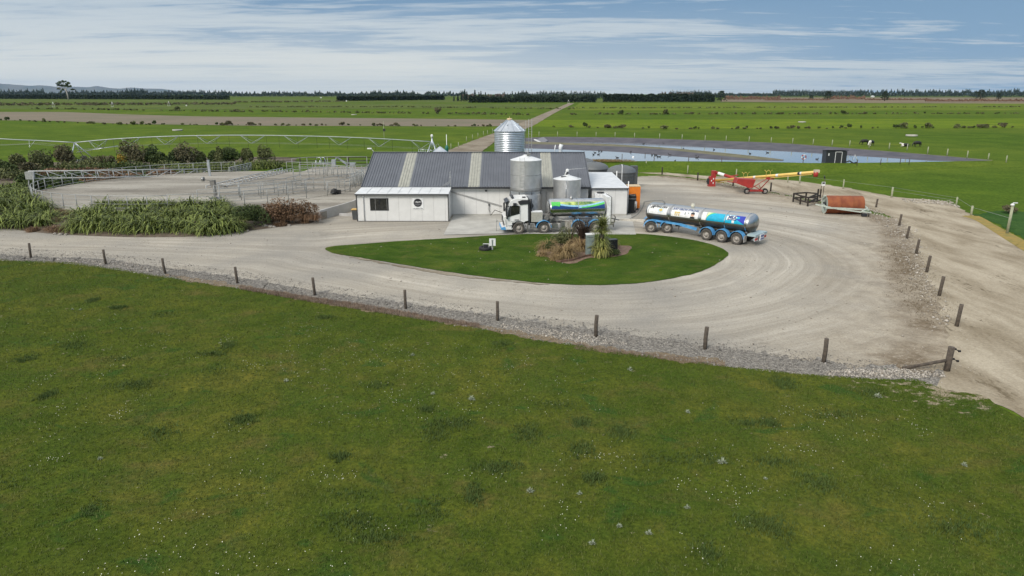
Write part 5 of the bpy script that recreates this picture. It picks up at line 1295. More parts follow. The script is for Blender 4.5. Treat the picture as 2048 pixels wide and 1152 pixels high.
# ================================================================ COWS
def skin_obj(name, nodes, edges, m, parent, sub=1):
    me = bpy.data.meshes.new(name); me.from_pydata([n_[0] for n_ in nodes], edges, [])
    o = link_mesh(name, me, m, parent); md = o.modifiers.new('skin', 'SKIN'); md.use_smooth_shade = True
    for i, n_ in enumerate(nodes): me.skin_vertices[0].data[i].radius = (n_[1], n_[2] if len(n_) > 2 else n_[1])
    me.skin_vertices[0].data[0].use_root = True
    o.modifiers.new('sub', 'SUBSURF').levels = sub; o.modifiers['sub'].render_levels = sub
    dg = bpy.context.evaluated_depsgraph_get(); m2 = bpy.data.meshes.new_from_object(o.evaluated_get(dg)); o.modifiers.clear(); o.data = m2
    return o
def cow(loc, rz, label, graze=True, lying=False, white=0):
    r_ = thing('cow', label, 'cow', loc, rz, 'black and white cows in the field beyond the pond')
    dz = -.62 if lying else 0
    n_ = [((0, 0, 1.0 + dz), .36, .40), ((.55, 0, 1.02 + dz), .34, .38), ((-.55, 0, 1.05 + dz), .32, .36), ((-.85, 0, 1.08 + dz), .22, .26), ((.85, 0, 1.12 + dz), .20, .26)]
    if graze: n_ += [((1.12, 0, .85 + dz * .8), .13, .15), ((1.30, 0, .45 + dz * .5), .10, .13), ((1.38, 0, .22 + max(0, dz)), .06, .08)]
    else: n_ += [((1.10, 0, 1.35 + dz), .13, .15), ((1.32, 0, 1.45 + dz), .11, .14), ((1.58, 0, 1.32 + dz), .07, .08)]
    e_ = [(0, 1), (0, 2), (2, 3), (1, 4), (4, 5), (5, 6), (6, 7)]
    if not lying:
        for s in (-1, 1):
            b_ = len(n_); n_ += [((.60, s * .2, .72), .12), ((.58, s * .2, .40), .07), ((.60, s * .2, .05), .055)]; e_ += [(1, b_), (b_, b_ + 1), (b_ + 1, b_ + 2)]
            b_ = len(n_); n_ += [((-.68, s * .2, .78), .15), ((-.80, s * .2, .45), .075), ((-.72, s * .2, .05), .055)]; e_ += [(2, b_), (b_, b_ + 1), (b_ + 1, b_ + 2)]
    else:
        for s in (-1, 1):
            b_ = len(n_); n_ += [((.75, s * .28, .16), .10), ((1.05, s * .2, .10), .06)]; e_ += [(1, b_), (b_, b_ + 1)]
            b_ = len(n_); n_ += [((-.35, s * .42, .14), .12), ((-.05, s * .5, .08), .06)]; e_ += [(2, b_), (b_, b_ + 1)]
    mc = M_cow if not white else MCW[white - 1]
    b_ = skin_obj('body', n_, e_, mc, r_)
    hx_, hz_ = (1.22, .66) if graze else (1.27, 1.50 + dz)
    if graze: hz_ += dz * .6
    for s in (-1, 1):
        g = MB(); g.tube([(hx_, s * .08, hz_), (hx_ - .04, s * .26, hz_ + .03)], .05, 6, r2=.02); g.build('ear', M_cow, r_)
    g = MB(); g.tube([(-1.0, 0, 1.2 + dz), (-1.08, 0, .95 + dz), (-1.08, 0, .5 + dz * .7)], .03, 5); g.build('tail', M_cow, r_)
    return r_
def pied(name, axis, lo):
    m = bpy.data.materials.new(name); m.use_nodes = True; t = NT(m.node_tree); co = t.node('ShaderNodeTexCoord').outputs['Object']
    x_ = t.sep(co)[axis]; f = t.math('ADD', x_, t.math('MULTIPLY', t.noise(co, 1.6, 2), .8))
    c = t.ramp(f, [(lo, (.01, .009, .008, 1)), (lo + .02, (.68, .65, .6, 1))]); t.l.new(c, t.n['Principled BSDF'].inputs['Base Color']); return m
MCW = [pied('pied_hide_front', 0, .95), pied('pied_hide_mid', 0, .72)]
cow(G(1729, 290), R(185), 'mostly black cow grazing at the left of the first pair', True)
cow(G(1742, 292), R(215), 'black cow with white patch standing right behind the first', True, white=1)
cow(G(1811, 293), R(180), 'black cow lying down with a white face', False, lying=True, white=1)
cow(G(1834, 294), R(190), 'rightmost black cow, grazing alone', True)

# ================================================================ PIVOT IRRIGATOR
M_galv2 = mat('dull_galvanised', (.40, .44, .44, 1), .5, .4, c2=(.32, .36, .36, 1), sc=2)
pv = thing('pivot_irrigator', 'long centre pivot irrigator spanning the field on a wheeled A-frame tower', 'irrigator', (-78.2, 125.5, 0))
pl_ = pv.location
top = [P(-190, 262, 121) , P(0, 277.5, 123), P(75, 281, 124.5), P(148, 285, 125.5)]
arch = [P(150, 285, 125.5), P(215, 279, 126), P(290, 274.5, 126.7), P(380, 271.5, 127.4), P(480, 270.5, 128), P(580, 271.5, 128.6), P(680, 274, 129.2), P(770, 278, 129.8), P(862, 283.5, 130.3)]
g = MB(); g.tube([p - pl_ for p in catmull(top, False, 4)], .08, 8); g.tube([p - pl_ for p in catmull(arch, False, 4)], .08, 8); g.build('span_pipe', M_galv2, pv)
ac = catmull(arch, False, 8)
g = MB(); low = []
nV = 9
L_ = len(ac) - 1
for i in range(nV):
    f_ = (i + .62) / (nV + .15); a = ac[int(f_ * L_)]; b2 = ac[min(L_, int((f_ + .045) * L_) + 1)]
    for s in (-1.1, 1.1):
        m_ = (a + b2) / 2 + Vector((0, s, -1.35)); g.tube([a - pl_, m_ - pl_], .035, 5); g.tube([b2 - pl_, m_ - pl_], .035, 5)
        low.append((s, m_))
    g.tube([(a + b2) / 2 + Vector((0, -1.1, -1.35)) - pl_, (a + b2) / 2 + Vector((0, 1.1, -1.35)) - pl_], .035, 5)
g.build('truss', M_galv2, pv)
g = MB()
for s in (-1.1, 1.1):
    pts_ = [arch[0] + Vector((0, s * .2, -1.3))] + [m_ for ss_, m_ in low if ss_ == s] + [arch[-1] + Vector((0, 0, -1.0))]
    g.tube([p - pl_ for p in pts_], .012, 4)
    pts_ = [arch[0] + Vector((0, s * .2, -.9)), P(75, 287, 124.5) + Vector((0, s, 0)), P(0, 290, 123) + Vector((0, s, 0)), P(-190, 280, 121)]
    g.tube([p - pl_ for p in pts_], .018, 4)
g.build('truss_rod', M_pipe, pv)
g = MB()
for px_c in (58, -60):
    a, b2 = P(px_c, 280 - (58 - px_c) * .05, 124), P(px_c + 12, 281 - (58 - px_c) * .05, 124.2); m_ = (a + b2) / 2 + Vector((0, -1.0, -1.2)); g.tube([a - pl_, m_ - pl_, b2 - pl_], .035, 5)
g.build('truss', M_galv, pv)
g = MB()
for i in range(24):
    a = ac[int((i + .5) / 24 * L_)]; g.tube([a - pl_, a + Vector((.05, 0, .15)) - pl_, a + Vector((.2, 0, -.2)) - pl_, a + Vector((.2, 0, -2.1)) - pl_], .022, 4)
g.split('drop_hose', M_trim, pv)
T0 = P(149, 285, 125.5) - pl_
g = MB()
g.tube([T0, Vector((T0.x - .1, -1.9, .6))], .09, 7); g.tube([T0, Vector((T0.x + .1, 2.1, .6))], .07, 7); g.tube([Vector((T0.x, -1.9, .6)), Vector((T0.x + .1, 2.1, .6))], .08, 7)
g.tube([T0, Vector((T0.x + 2.1, 1.6, .55))], .07, 7); g.tube([T0 + Vector((.1, 0, -1.7)), Vector((T0.x + 7.5, .3, 3.1))], .05, 6)
g.tube([Vector((T0.x - .2, -1.9, .6)), Vector((T0.x + 2.6, -1.6, .55))], .06, 6)
g.build('tower', M_galv, pv)
for y_ in (-1.9, 2.1): wheel(pv, T0.x, y_, .62, .35)
ct = thing('pivot_centre', 'galvanised pyramid tower at the centre of the irrigator behind the shed roof', 'irrigator tower', (P(864, 283, 130.3).x, 130.3, 0))
g = MB(); hz_ = P(864, 278, 130.3).z
for sx2, sy2 in ((-1, -1), (1, -1), (1, 1), (-1, 1)): g.tube([(sx2 * 1.3, sy2 * 1.3, 0), (0, 0, hz_)], .06, 6)
for z_ in (.6, 2.0):
    k_ = 1.3 * (1 - z_ / hz_); q_ = [(-k_, -k_, z_), (k_, -k_, z_), (k_, k_, z_), (-k_, k_, z_), (-k_, -k_, z_)]; g.tube(q_, .04, 5)
g.tube([(0, 0, 1.5), (0, 0, hz_ + .35)], .13, 8); g.build('tower', M_galv, ct)
g = MB(); g.lathe([(.2, hz_ + .2), (.24, hz_ + .7), (.1, hz_ + .85)], 12); g.build('swivel_head', M_wht, ct)
gt = thing('field_gate', 'small pale pipe gate left of the pivot centre', 'gate', (P(847, 297, 128).x, 128, 0))
g = MB()
for i in range(7): g.tube([(-.9 + i * .32, 0, 0), (-.9 + i * .32, 0, 2.3)], .035, 5)
g.tube([(-.9, 0, 2.3), (1.0, 0, 2.3)], .04, 5); g.tube([(-.9, 0, .4), (1.0, 0, .4)], .04, 5); g.build('bars', M_galv, gt)

# ================================================================ YARD RAILS AND GATES
def railing(name, label, pts3, h=1.4, step=2.4, nr=4, r_post=.04, grp=None, top_r=.035, thick_rails=(0,), mt=None):
    """pts3: polyline of base points"""
    t_ = thing(name, label, 'railing', pts3[0], 0, grp); o0 = t_.location
    L = [0]
    for i in range(1, len(pts3)): L.append(L[-1] + (pts3[i] - pts3[i - 1]).length)
    n_ = max(1, round(L[-1] / step)); pp_ = []
    for i in range(n_ + 1):
        s_ = L[-1] * i / n_; j = 0
        while j < len(L) - 2 and L[j + 1] < s_: j += 1
        pp_.append(pts3[j].lerp(pts3[j + 1], (s_ - L[j]) / (L[j + 1] - L[j])) - o0)
    first_ = None
    for p in pp_:
        if first_ is None:
            first_ = MB().tube([(0, 0, 0), (0, 0, h)], r_post, 6).build('post', mt or M_pipe, t_); first_.location = p
        else:
            c_ = first_.copy(); C.objects.link(c_); c_.parent = t_; c_.location = p
    for i in range(nr):
        z_ = h - i * (h - .22) / max(1, nr - 1); g = MB(); g.tube([p + Vector((0, 0, z_)) for p in pp_], top_r if i in thick_rails else .017, 5); g.build('rail', mt or M_pipe, t_)
    return t_
def arcp(a0, a1, r, c=YC, z=.8, n=40): return [c + Vector((math.cos(R(a0 + (a1 - a0) * i / n)) * r, math.sin(R(a0 + (a1 - a0) * i / n)) * r, z)) for i in range(n + 1)]
railing('yard_railing', 'curved galvanised pipe railing round the left and front of the milking yard', arcp(185, 282, YR - .1), 1.42, 1.9, 4, thick_rails=(0, 3), r_post=.045)
railing('yard_railing', 'curved front railing with cables between the brown bush and the office', arcp(282, 328, YR - .1), 1.5, 2.3, 5, thick_rails=(0,))
railing('yard_railing', 'curved galvanised pipe railing along the far left of the yard against the flax', arcp(185, 100, YR - .1), 1.42, 1.9, 4, thick_rails=(0, 3), r_post=.045)
railing('yard_railing', 'railing along the far right of the yard in front of the dark entry race', arcp(75, 0, YR - .1), 1.5, 2.4, 3)
railing('yard_railing', 'inner railing crossing the yard floor towards the shed entrance', [G(430, 398, .8), G(500, 394, .8), G(588, 388, .8), G(660, 379, .8), G(728, 366, .8)], 1.5, 2.5, 4)
railing('yard_railing', 'short inner rail run behind the inner yard railing', [G(434, 389, .8), G(505, 389, .8), G(590, 386, .8), G(650, 385, .8), G(700, 383, .8)], 1.2, 2.6, 3)
railing('yard_railing', 'rail run curving into the shed beside the roof verge', [G(600, 352, .8), G(640, 351, .8), G(690, 356, .8), G(722, 366, .8), G(735, 380, .8)], 1.6, 2.2, 4)
railing('yard_railing', 'back rail run with pale uprights at the yard entry', [G(586, 348, .8), G(605, 345, .8), G(640, 344, .8), G(680, 343, .8), G(735, 343, .8)], 2.2, 3.0, 4)
railing('yard_railing', 'farthest dark rail run behind the yard entry', [G(500, 333, .3), G(580, 331, .3), G(660, 330, .3), G(745, 330, .3)], 1.3, 4.0, 3, mt=M_woodD, top_r=.06, thick_rails=(0, 1, 2), r_post=.1)
railing('yard_railing', 'dense rails under the left roof verge of the shed', [G(705, 374, .8), G(722, 362, .8), G(738, 352, .8)], 1.5, 1.3, 5, r_post=.04)

def truss(name, label, a_t, b_t, a_b, b_b, n_, m, cat='gate', depth=0.0, r=.075):
    t_ = thing(name, label, cat, (a_b.x, a_b.y, a_b.z)); o0 = t_.location; off_ = [Vector((0, 0, 0))]
    if depth:
        d_ = (b_b - a_b).normalized(); off_ = [Vector((0, 0, 0)), Vector((-d_.y, d_.x, 0)) * depth]
    for f_ in off_:
        at_, bt_, ab_, bb_ = a_t - o0 + f_, b_t - o0 + f_, a_b - o0 + f_, b_b - o0 + f_
        MB().tube([at_, bt_], r, 6).build('top_chord', m, t_); MB().tube([ab_, bb_], r, 6).build('bottom_chord', m, t_)
        g = MB()
        for i in range(n_ + 1): g.tube([at_.lerp(bt_, i / n_), ab_.lerp(bb_, i / n_)], r * .8, 5)
        for i in range(n_):
            if i < n_ * .55: g.tube([at_.lerp(bt_, i / n_), ab_.lerp(bb_, (i + 1) / n_)], r * .6, 5)
            else: g.tube([ab_.lerp(bb_, i / n_), at_.lerp(bt_, (i + 1) / n_)], r * .6, 5)
        g.build('web_bars', m, t_)
    return t_
M_gate = mat('pale_gate_pipe', (.50, .51, .50, 1), .5, .1, c2=(.40, .41, .40, 1), sc=3)
g1 = truss('backing_gate', 'long straight galvanised truss gate across the back of the milking yard', P(57, 342.5, 86), P(419, 338, 104.5), P(64, 357, 86), P(419, 351.5, 104.5), 12, M_gate)
g = MB(); g.box(P(60, 351, 86) - g1.location, (.9, .5, .9)); g.build('drive_motor', M_pipe, g1)
g = MB(); g.tube([P(66, 343, 86) - g1.location, P(68, 395, 83.5) - g1.location], .07, 6); g.tube([P(58, 353, 86) - g1.location, P(57, 386, 86) - g1.location], .07, 6); g.build('leg', M_pipe, g1)
cpo = thing('centre_post', 'worn steel post with a small drive motor in the middle of the yard floor', 'post', G(431, 396, .8))
g = MB(); g.box((0, 0, .95), (.24, .24, 1.9)); g.box((-.1, 0, 1.7), (.5, .4, .6)); g.tube([(-1.1, 0, 2.05), (0, 0, 1.9)], .05, 6); g.tube([(.2, 0, 1.5), (1.4, .2, 1.2)], .06, 6); g.build('column', M_chas, cpo)
g = MB(); g.lathe([(.26, -.12), (.26, .12)], 14, M=RX, c=(-1.15, 0, 2.1)); g.build('wheel_motor', M_steelD, cpo)
g = MB(); g.lathe([(.7, 0), (.7, .03)], 24); g.build('base_plate', M_trim, cpo)
g2 = truss('backing_gate', 'wide double-sided lattice gate slanting across the yard floor from the centre post', P(437, 372, 85.5), P(586, 336, 106), P(440, 391, 85.5), P(588, 356, 106), 22, M_gate, depth=1.7, r=.055)
g = MB(); o0 = g2.location
for f_ in (.25, .5, .75):
    g.tube([P(437, 372, 85.5).lerp(P(440, 391, 85.5), f_) - o0, P(586, 336, 106).lerp(P(588, 356, 106), f_) - o0], .035, 5)
g.build('mid_rail', M_steelD, g2)
g = MB()
for i in range(14):
    f_ = (i + .5) / 14; p = P(440, 391, 85.5).lerp(P(588, 356, 106), f_) - o0; q = p + Vector((.72, -.70, 0)) * 0; d_ = (P(588, 356, 106) - P(440, 391, 85.5)).normalized(); g.tube([p, p + Vector((-d_.y, d_.x, 0)) * 1.7], .05, 5)
    g.tube([p + Vector((0, 0, 1.2)), p + Vector((-d_.y, d_.x, 0)) * 1.7 + Vector((0, 0, 1.2))], .04, 5)
g.build('cross_bars', M_steelD, g2)
d_ = (P(588, 356, 106) - P(440, 391, 85.5)).normalized(); n_2 = Vector((-d_.y, d_.x, 0)) * 1.6; a = P(440, 391, 85.5) - o0; b2 = P(588, 356, 106) - o0
MB().add([a, b2, b2 + n_2, a + n_2], [(0, 1, 2, 3)]).build('mesh_deck', mat('mesh_deck', (.24, .23, .21, 1), .7, c2=(.10, .095, .085, 1), sc=5), g2)
g = MB(); p = P(440, 391, 85.5).lerp(P(588, 356, 106), .82) - o0; g.box(p + Vector((0, 0, .35)), (.9, .9, 1.2)); p = P(440, 388, 85.5).lerp(P(588, 356, 106), .5) - o0; g.box(p + Vector((0, 0, -.15)), (.3, 8.0, .16), rz=R(-35)); g.build('drive_box', M_chas, g2)
o0_ = [G(440, 401, .8), G(500, 396, .8)]
g3 = truss('grid_gate', 'tall barred steel gate standing by the far flax, right of the long truss gate', P(458, 335, 104), P(502, 325.5, 109), P(458, 353, 104), P(502, 343, 109), 6, M_pipe)
g = MB(); o0 = g3.location
for f_ in (.2, .4, .6, .8): g.tube([P(458, 335, 104).lerp(P(458, 353, 104), f_) - o0, P(502, 325.5, 109).lerp(P(502, 343, 109), f_) - o0], .04, 5)
g.build('bar', M_pipe, g3)
gp = thing('gate_post', 'pale steel post at the right end of the long truss gate', 'post', G(420, 352, .8)); MB().box((0, 0, 1.1), (.3, .2, 2.3)).build('column', M_galv, gp)
# crush / drafting gear at the entry
cr = thing('drafting_gear', 'pale galvanised drafting gates and arched frames at the back of the yard entry', 'drafting gate', G(672, 343, .8)); o0 = cr.location
g = MB()
for px_ in (633, 641):
    base = P(px_, 340, 113) - o0; g.tube([base, base + Vector((0, 0, 1.5)), base + Vector((.25, 0, 2.0)), base + Vector((.7, 0, 2.0)), base + Vector((.9, 0, 1.5)), base + Vector((.9, 0, 0))], .05, 6)
g.build('arch', M_galv, cr)
g = MB()
for a_, b_ in (((627, 326), (670, 326)), ((671, 318), (671, 342)), ((674, 315), (696, 328)), ((694, 326), (694, 342)), ((694, 326), (712, 326)), ((678, 318), (694, 330)), ((671, 316), (678, 316))):
    g.bar(P(*a_, 112) - o0, P(*b_, 112) - o0, .13, .13)
g.build('frame', M_galv, cr)
g = MB(); g.box(P(668, 333, 112) - o0, (.6, .5, 2.2)); g.box(P(705, 329, 112) - o0, (.8, .4, .6)); g.build('ram_box', M_galv, cr)
g = MB()
for i in range(8): p = P(640 + i * 12, 352 - (i % 2) * 2, 100) - o0; p.z = 0; g.tube([p, p + Vector((0, 0, 1.3))], .04, 5)
g.split('stall_post', M_pipe, cr)
railing('yard_railing', 'second curved rail line inside the front railing near the office', arcp(290, 352, YR - 4.0), 1.4, 2.2, 4)
railing('yard_railing', 'third rail line around the race near the shed corner', arcp(300, 365, YR - 6.5), 1.5, 2.4, 4)
railing('yard_railing', 'rail line crossing the race just left of the shed roof', [G(655, 392, .8), G(690, 384, .8), G(716, 374, .8), G(728, 362, .8)], 1.5, 1.8, 4)
railing('yard_railing', 'back rail line between grid gate and arched frames', [G(588, 362, .8), G(640, 357, .8), G(690, 352, .8), G(738, 350, .8)], 1.5, 2.2, 4)
dm = tag(MB().lathe([(.02, 0), (.5, .1), (.35, .5), (.01, .7)], 9).box((.5, .2, .2), (.4, .3, .5)).build('rubber_mat_heap', M_black), 'small black heap lying on the yard floor behind the front railing', 'heap'); dm.location = G(669, 388, .8)

# ================================================================ PLANTS
def blades(nb, L0_, L1_, spread, droop, w0, seed, base_r=.25, seg=4, upright=0.0):
    rg_ = random.Random(seed); g = MB()
    for i in range(nb):
        a = rg_.random() * 6.28; L = rg_.uniform(L0_, L1_); el0 = R(rg_.uniform(88 - spread, 88)); dr = R(rg_.uniform(droop * .4, droop))
        r_ = base_r * math.sqrt(rg_.random()); p = Vector((r_ * math.cos(a), r_ * math.sin(a), 0)); ww = w0 * rg_.uniform(.7, 1.2); side = Vector((-math.sin(a), math.cos(a), 0)); tw = rg_.uniform(-.4, .4)
        vs = []; el = el0
        for k_ in range(seg + 1):
            f_ = k_ / seg; wk = ww * (1 - f_ ** 2 * .93) * (.6 + .4 * min(1, f_ * 4)); s2 = side * math.cos(tw) + Vector((0, 0, 1)) * math.sin(tw) * .5
            vs += [p - s2 * wk / 2, p + s2 * wk / 2]
            d_ = Vector((math.cos(a) * math.cos(el), math.sin(a) * math.cos(el), math.sin(el))); p = p + d_ * (L / seg); el -= dr * (f_ + .35)
        g.add(vs, [(2 * k_, 2 * k_ + 1, 2 * k_ + 3, 2 * k_ + 2) for k_ in range(seg)])
    return g
def puff(n_, rx, ry, rz_, size, seed, clumps=9, base=.0, flat=.0):
    """leaf clumps spread through a crown volume -> vertices, faces (numpy)"""
    rg_ = np.random.default_rng(seed)
    cc = rg_.normal(size=(clumps, 3)); cc /= np.linalg.norm(cc, axis=1, keepdims=True); cc *= rg_.uniform(.25, .78, (clumps, 1)); cc[:, 2] = np.abs(cc[:, 2]) * 1.0 - .15
    cr_ = rg_.uniform(.28, .50, clumps)
    ci = rg_.integers(0, clumps, n_); d_ = rg_.normal(size=(n_, 3)); d_ /= np.linalg.norm(d_, axis=1, keepdims=True)
    pos = cc[ci] + d_ * (cr_[ci] * rg_.uniform(.55, 1.0, n_) ** .5)[:, None]
    pos *= np.array([rx, ry, rz_]); pos[:, 2] += rz_ * .75 + base; pos[:, 2] = np.maximum(pos[:, 2], .05)
    u_ = rg_.normal(size=(n_, 3)); u_ /= np.linalg.norm(u_, axis=1, keepdims=True); v_ = np.cross(u_, rg_.normal(size=(n_, 3))); v_ /= np.linalg.norm(v_, axis=1, keepdims=True) + 1e-9
    s_ = (size * rg_.uniform(.6, 1.3, n_))[:, None]
    q = np.stack([pos - u_ * s_, pos - v_ * s_ * .6, pos + u_ * s_, pos + v_ * s_ * .6], 1).reshape(-1, 3)
    return q, np.arange(n_ * 4).reshape(-1, 4)
L_flax = leafmat('flax_leaf', (.020, .038, .008, 1), (.215, .26, .060, 1), 2.5, rough=.6)
L_flaxy = leafmat('yellow_flax_leaf', (.08, .10, .022, 1), (.36, .34, .10, 1), 1.2, rough=.45)
L_tuss = leafmat('tan_tussock', (.13, .088, .036, 1), (.36, .26, .125, 1), 2.0)
L_brown = leafmat('brown_bush_leaf', (.085, .052, .028, 1), (.25, .155, .090, 1), .8)
L_dgreen = leafmat('dark_green_leaf', (.026, .046, .014, 1), (.088, .118, .036, 1), 1.5)
L_olive = leafmat('olive_leaf', (.055, .068, .026, 1), (.165, .178, .070, 1), 1.0)
L_brownish = leafmat('brown_olive_leaf', (.060, .058, .030, 1), (.165, .148, .078, 1), .9)
L_yel = leafmat('yellow_autumn_leaf', (.06, .06, .014, 1), (.42, .28, .04, 1), 1.6)
L_mid = leafmat('mid_green_leaf', (.03, .05, .014, 1), (.095, .125, .035, 1), 1.2)
M_bark2 = mat('tree_bark', (.10, .085, .065, 1), .9, sc=3)

fl_me = [blades(150, 1.6, 2.9, 55, 120, .11, 20 + i, .5).build('flax_mesh', L_flax, fix=False) for i in range(4)]
for o in fl_me: C.objects.unlink(o)
def flax(p, s, label, grp, me_i=None, name='flax_clump', cat='flax plant'):
    o = bpy.data.objects.new(name, fl_me[(random.randrange(4) if me_i is None else me_i)].data); C.objects.link(o)
    o.location = p; o.rotation_euler.z = random.random() * 6.28; o.scale = (s * random.uniform(.9, 1.15), s * random.uniform(.9, 1.15), s * random.uniform(.85, 1.1)); tag(o, label, cat, grp); return o
def bz(p):  # height of the planting bank under p
    d_ = (Vector((p.x, p.y, 0)) - YC).length - YR
    return max(0.0, min(.75, .75 - d_ * .09))
for i in range(21):
    x = 150 + i * 15.8
    for row, yb in ((0, 463), (1, 446), (2, 431)):
        if row == 2 and (i < 3 or i > 18): continue
        if row == 1 and i < 1: continue
        p = G(x + random.uniform(-5, 5) + row * 6, yb + random.uniform(-2, 2) + (i / 22) * 2 + (3 if i > 15 and row == 0 else 0) - (i > 17) * 4); p.z = bz(p) - .05
        flax(p, [.94, .92, .78][row] * (1.12 if random.random() < .3 else .92), ordw(i + 1) + ' green flax clump from the left in the ' + ['front', 'middle', 'back'][row] + ' tier of the long bed', 'flax clumps in the long front bed')
for (x, y, s) in sorted([(-40, 450, 1.1), (-20, 432, 1.2), (5, 455, 1.0), (25, 448, 1.0), (45, 456, .95), (60, 440, 1.0), (82, 456, .85), (100, 447, .85), (20, 432, 1.1), (45, 425, 1.0), (70, 428, .9), (90, 434, .8), (-5, 418, 1.0), (20, 412, 1.0), (42, 408, .9), (60, 415, .8)]):
    fn_ = globals().get('fn_', 0) + 1; p = G(x, y); p.z = bz(p) - .05; flax(p, s, ordw(fn_) + ' olive flax clump from the left, in the bank at the left frame edge', 'flax clumps at the left frame edge')
for (x, y, s) in [(-10, 398, 1.0), (15, 396, .9), (35, 396, .9), (45, 388, .8), (5, 385, .9), (28, 382, .9)]:
    flax(G(x, y), s, ordw([-10, 5, 15, 28, 35, 45].index(x) + 1) + ' flax clump from the left beside the left end of the yard railing', 'flax clumps beside the yard')
for i in range(16):
    x = 345 + i * 14; flax(G(x, 347 - (i > 8) * 2 - i * .6), 1.05, ordw(i + 1) + ' flax clump from the left in the row behind the long truss gate', 'flax clumps behind the yard')
# tan / brown tussocks at the gap
def mesh_puff(name, args, m, **kw):
    v_, f_ = puff(*args, **kw); o = np_mesh(name, v_, f_, m); C.objects.unlink(o); return o.data
tus_b = blades(420, .5, 1.15, 60, 110, .035, 77, .28, 4).build('tussock_mesh', L_brown, fix=False); C.objects.unlink(tus_b)
tus_t = blades(460, .6, 1.25, 62, 110, .03, 78, .25, 4).build('tussock_mesh', L_tuss, fix=False); C.objects.unlink(tus_t)
def inst(name, me_, p, s, label, cat, grp=None, sz=None):
    o = bpy.data.objects.new(name, me_); C.objects.link(o); o.location = p; o.rotation_euler.z = random.random() * 6.28
    o.scale = (s, s, sz or s); tag(o, label, cat, grp); return o
for (x, y, s) in sorted([(104, 462, .9), (116, 464, 1.0), (128, 463, .9), (112, 452, 1.0), (126, 448, 1.1), (138, 440, 1.0), (120, 438, 1.0), (68, 463, .7), (62, 464, .6)]):
    tn_ = globals().get('tn_', 0) + 1
    p = G(x, y); p.z = bz(p) - .05; inst('brown_tussock', tus_b.data, p, s, ordw(tn_) + ' reddish brown tussock from the left between the two flax beds', 'tussock', 'brown tussocks between the flax beds', .8)
bb = thing('brown_bush', 'wide rusty brown bush at the right end of the yard bed, above pale stones', 'bush', G(583, 447))
v_, f_ = puff(6500, 3.3, 1.6, 1.45, .08, 5, clumps=26); np_mesh('foliage', v_, f_, L_brown, bb)
g = blades(420, .8, 1.5, 50, 90, .03, 9, .3); vs_ = []
for i, (dx, dy) in enumerate([(-2.2, 0), (-1, .2), (0, 0), (1.2, .3), (2.2, .2)]):
    o = g.build('stems', L_brown, bb, fix=False) if i == 0 else o1.copy()
    if i == 0: o1 = o
    else: C.objects.link(o)
    o.location = (dx, dy, .3)
for (x, y, s) in [(618, 436, 1.0), (628, 437, .9), (610, 446, .8), (560, 452, .9)]:
    inst('brown_tussock', tus_b.data, G(x, y), s, 'low brown tussock at the foot of the rusty brown bush', 'tussock', 'tussocks at the foot of the brown bush')
gb = thing('green_shrub', 'dense dark green rounded shrub between the flax bed and the brown bush', 'shrub', G(503, 455))
v_, f_ = puff(5200, 1.95, 1.4, 1.40, .075, 6, clumps=18); np_mesh('foliage', v_, f_, L_dgreen, gb)
# pale rocks under the brown bush
def rock(r_, seed):
    bm = bmesh.new(); bmesh.ops.create_icosphere(bm, subdivisions=2, radius=r_)
    for v in bm.verts: v.co += v.co.normalized() * noise.noise(v.co * (2.2 / r_) + Vector((seed, 0, 0))) * r_ * .45; v.co.z *= .65
    me_ = bpy.data.meshes.new('rock'); bm.to_mesh(me_); bm.free(); me_.materials.append(M_rock); return me_
M_rock = mat('pale_rock', (.33, .30, .26, 1), .9, c2=(.20, .18, .155, 1), sc=3, detail=8, bump=.5, bsc=8)
rks = [rock(.30, i * 3.1) for i in range(4)]
for i, (x, y, s) in enumerate([(530, 454, 1.1), (541, 455, .8), (555, 449, 1.4), (560, 446, .9), (578, 452, .6), (586, 446, .9), (593, 445, .8), (601, 446, .7), (609, 445, .9), (620, 444, .7), (628, 443, .8), (635, 442, .6), (548, 455, .6), (495, 463, .5), (110, 469, .5), (122, 470, .6), (132, 470, .5)]):
    o = inst('rock', rks[i % 4], G(x, y) + Vector((0, 0, .06)), s, 'pale grey rock edging the bed under the brown bush' if i < 14 else 'flat pale stone edging the road below the brown tussocks', 'rock', 'rocks edging the bed under the brown bush' if i < 14 else 'stones below the brown tussocks')

